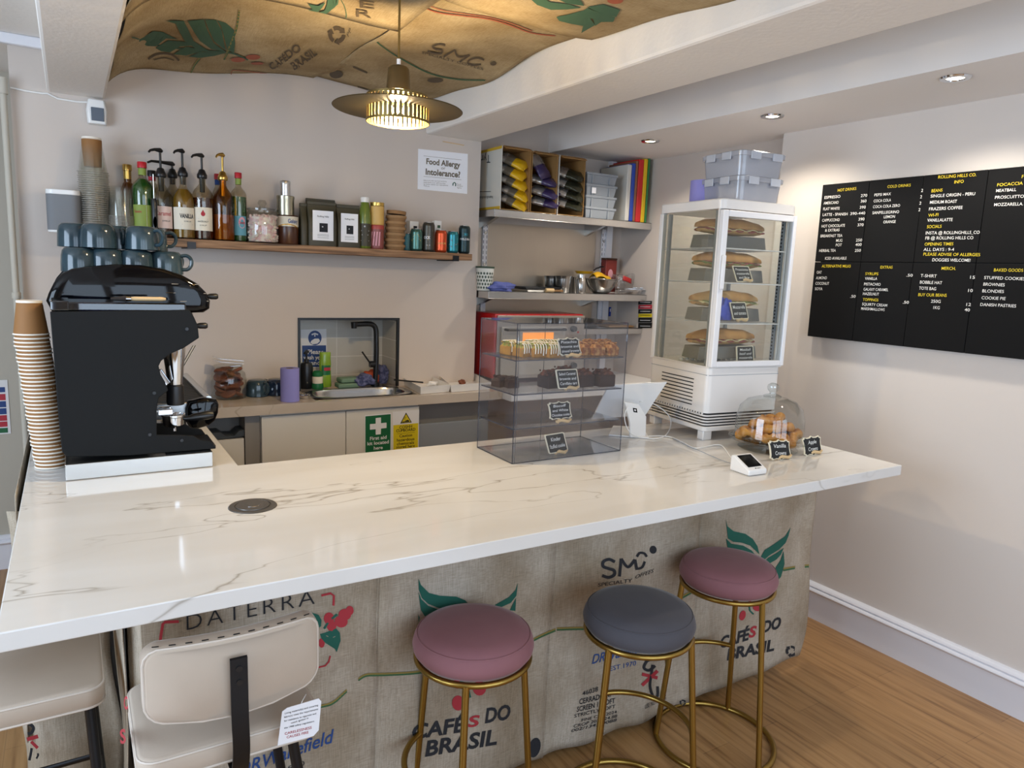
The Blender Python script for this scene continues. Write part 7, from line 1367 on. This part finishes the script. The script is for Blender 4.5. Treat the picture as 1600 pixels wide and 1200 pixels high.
# ------------------------------------------------------------------ beige bar chairs
def bar_chair():
    t = thing('bar_chair', 'beige suede bar chair with a curved backrest and a white tag, facing the bar', 'bar chair', (.243, 1.553, 0), 0, group='beige bar chairs at the left end of the bar'); S = .178; SD = .153; zt, zb_ = .628, .572
    B().loft([rr(2 * S * k, 2 * SD * k, z, .035, 5) for k, z in ((.94, zb_), (.985, zb_ + .01), (1, zb_ + .028), (1, zt - .014), (.985, zt - .004), (.95, zt))]).build('seat', 'suede', t, ang=70)
    for z, k in ((zt - .006, .985), (zb_ + .008, .985)): B().tube([(p[0], p[1], z) for p in rr(2 * S * k, 2 * SD * k, z, .035, 5)], .003, 6, True).build('piping', 'piping', t)
    W, z0, z1 = .330, .722, .868; y0 = -.195; cur = lambda x: y0 + .9 * x * x
    def outl(k, y, n=7):
        out = []; hw, hh, r = W / 2 * k, (z1 - z0) / 2 * (1 - (1 - k) * 2.2), .03
        for sx, sz, a in ((1, 1, 0), (-1, 1, 90), (-1, -1, 180), (1, -1, 270)):
            for i in range(n + 1): q = math.radians(a + 90 * i / n); out.append((sx * (hw - r) + r * math.cos(q), sz * (hh - r) + r * math.sin(q)))
        dense = []
        for i, p in enumerate(out):
            q = out[(i + 1) % len(out)]; m = max(1, int(abs(p[0] - q[0]) / .03)); dense += [(p[0] + (q[0] - p[0]) * j / m, p[1] + (q[1] - p[1]) * j / m) for j in range(m)]
        return [(x, cur(x) + y, (z0 + z1) / 2 + z - .018 * (x / W) * 0 + (.02 * (1 - (2 * x / W) ** 2) * (-1 if z < 0 else 0))) for x, z in dense]
    bk = B().loft([outl(.95, -.002), outl(.99, .004), outl(1, .014), outl(1, .034), outl(.98, .044), outl(.94, .048)]).build('backrest', 'suede', t, ang=70)
    B().tube(outl(.985, .003)[::2], .0028, 6, True).build('piping', 'piping', bk)
    b = B()
    for i in range(11): x = -.14 + .28 * i / 10; b.box((x, cur(x) + .010, z1 + .001), (.012, .0015, .0015), MX.Rotation(1.8 * x, 3, 'Z'))
    b.build('stitching', 'black_metal', bk, smooth=False)
    pth = [(.0, y0 - .006, .826), (.0, y0 - .007, .78), (.0, y0 - .010, .70), (.002, y0 - .006, .64), (.002, y0 + .006, .59), (.002, y0 + .03, .567), (.002, y0 + .12, .567)]; q = spline(pth, 5)
    st = B().loft([[(p.x - .016, p.y - .002, p.z), (p.x + .016, p.y - .002, p.z), (p.x + .016, p.y + .003, p.z + .002), (p.x - .016, p.y + .003, p.z + .002)] for p in q]).build('back_strap', 'black_metal', t, ang=50)
    b = B()
    for z in (.806, .778): b.cyl((0, y0 - .008, z), (0, y0 - .011, z), .006, n=12)
    b.build('bolts', 'black_plastic', st)
    for sx, sy in ((-1, -1), (1, -1), (1, 1), (-1, 1)): B().tube([(sx * .12, sy * .12, .572), (sx * .20, sy * .148, .0)], .0115, 12).build('leg', 'black_metal', t)
    b = B(); c = .12 + .08 * (.572 - .24) / .572; d = .12 + .028 * .58; b.tube([(-c, -d, .24), (c, -d, .24), (c, d, .24), (-c, d, .24)], .008, 10, True); b.build('footrest', 'black_metal', t)
    return t
ch = bar_chair(); fch = family(ch); ch2 = dup(ch, fch, (-.128, 1.905, 0), -PI / 2, 'beige suede bar chair tucked under the left end of the counter')
# white care tag hanging from the first chair
TY = 1.366; on = lambda a, c: ony(a, c, TY); q = [(449, 1106), (498, 1091.5), (502, 1096), (498, 1141), (490, 1150), (434, 1165), (441, 1112)]
b = B(); b.prism([on(*p) for p in q], (0, .0012, 0)); tg = b.build('care_tag', 'paper_white', ch, world=True, smooth=False); on = lambda a, c: ony(a, c, TY - .0008); b = B()
for s_, p0, p1, h, k in (('Lining material(s) and covering', (445, 1116), (497, 1103), 2.6, 0), ('fabric(s) meet the requirements', (444, 1122), (497, 1109), 2.6, 0), ('for resistance to cigarette and', (444, 1128), (494, 1116), 2.6, 0), ('match ignition in', (455, 1131), (482, 1123), 2.6, 0), ('the 1988 safety regulations', (444, 1139), (491, 1128), 2.6, 0), ('CARELESSNESS', (445, 1148.5), (487, 1138.5), 4, 1), ('CAUSES FIRE', (448, 1154), (482, 1146), 4, 1)): px_text(b, s_, p0, p1, h, on, k, .006)
b.build('lettering', ['print_black', 'print_red'], tg, smooth=False, flip=False)
B().tube([ony(469, 1104, TY + .001), ony(472, 1096, TY + .004), ony(478, 1085, TY + .02)], .0008, 5).build('tag_string', 'cable_white', ch, world=True)
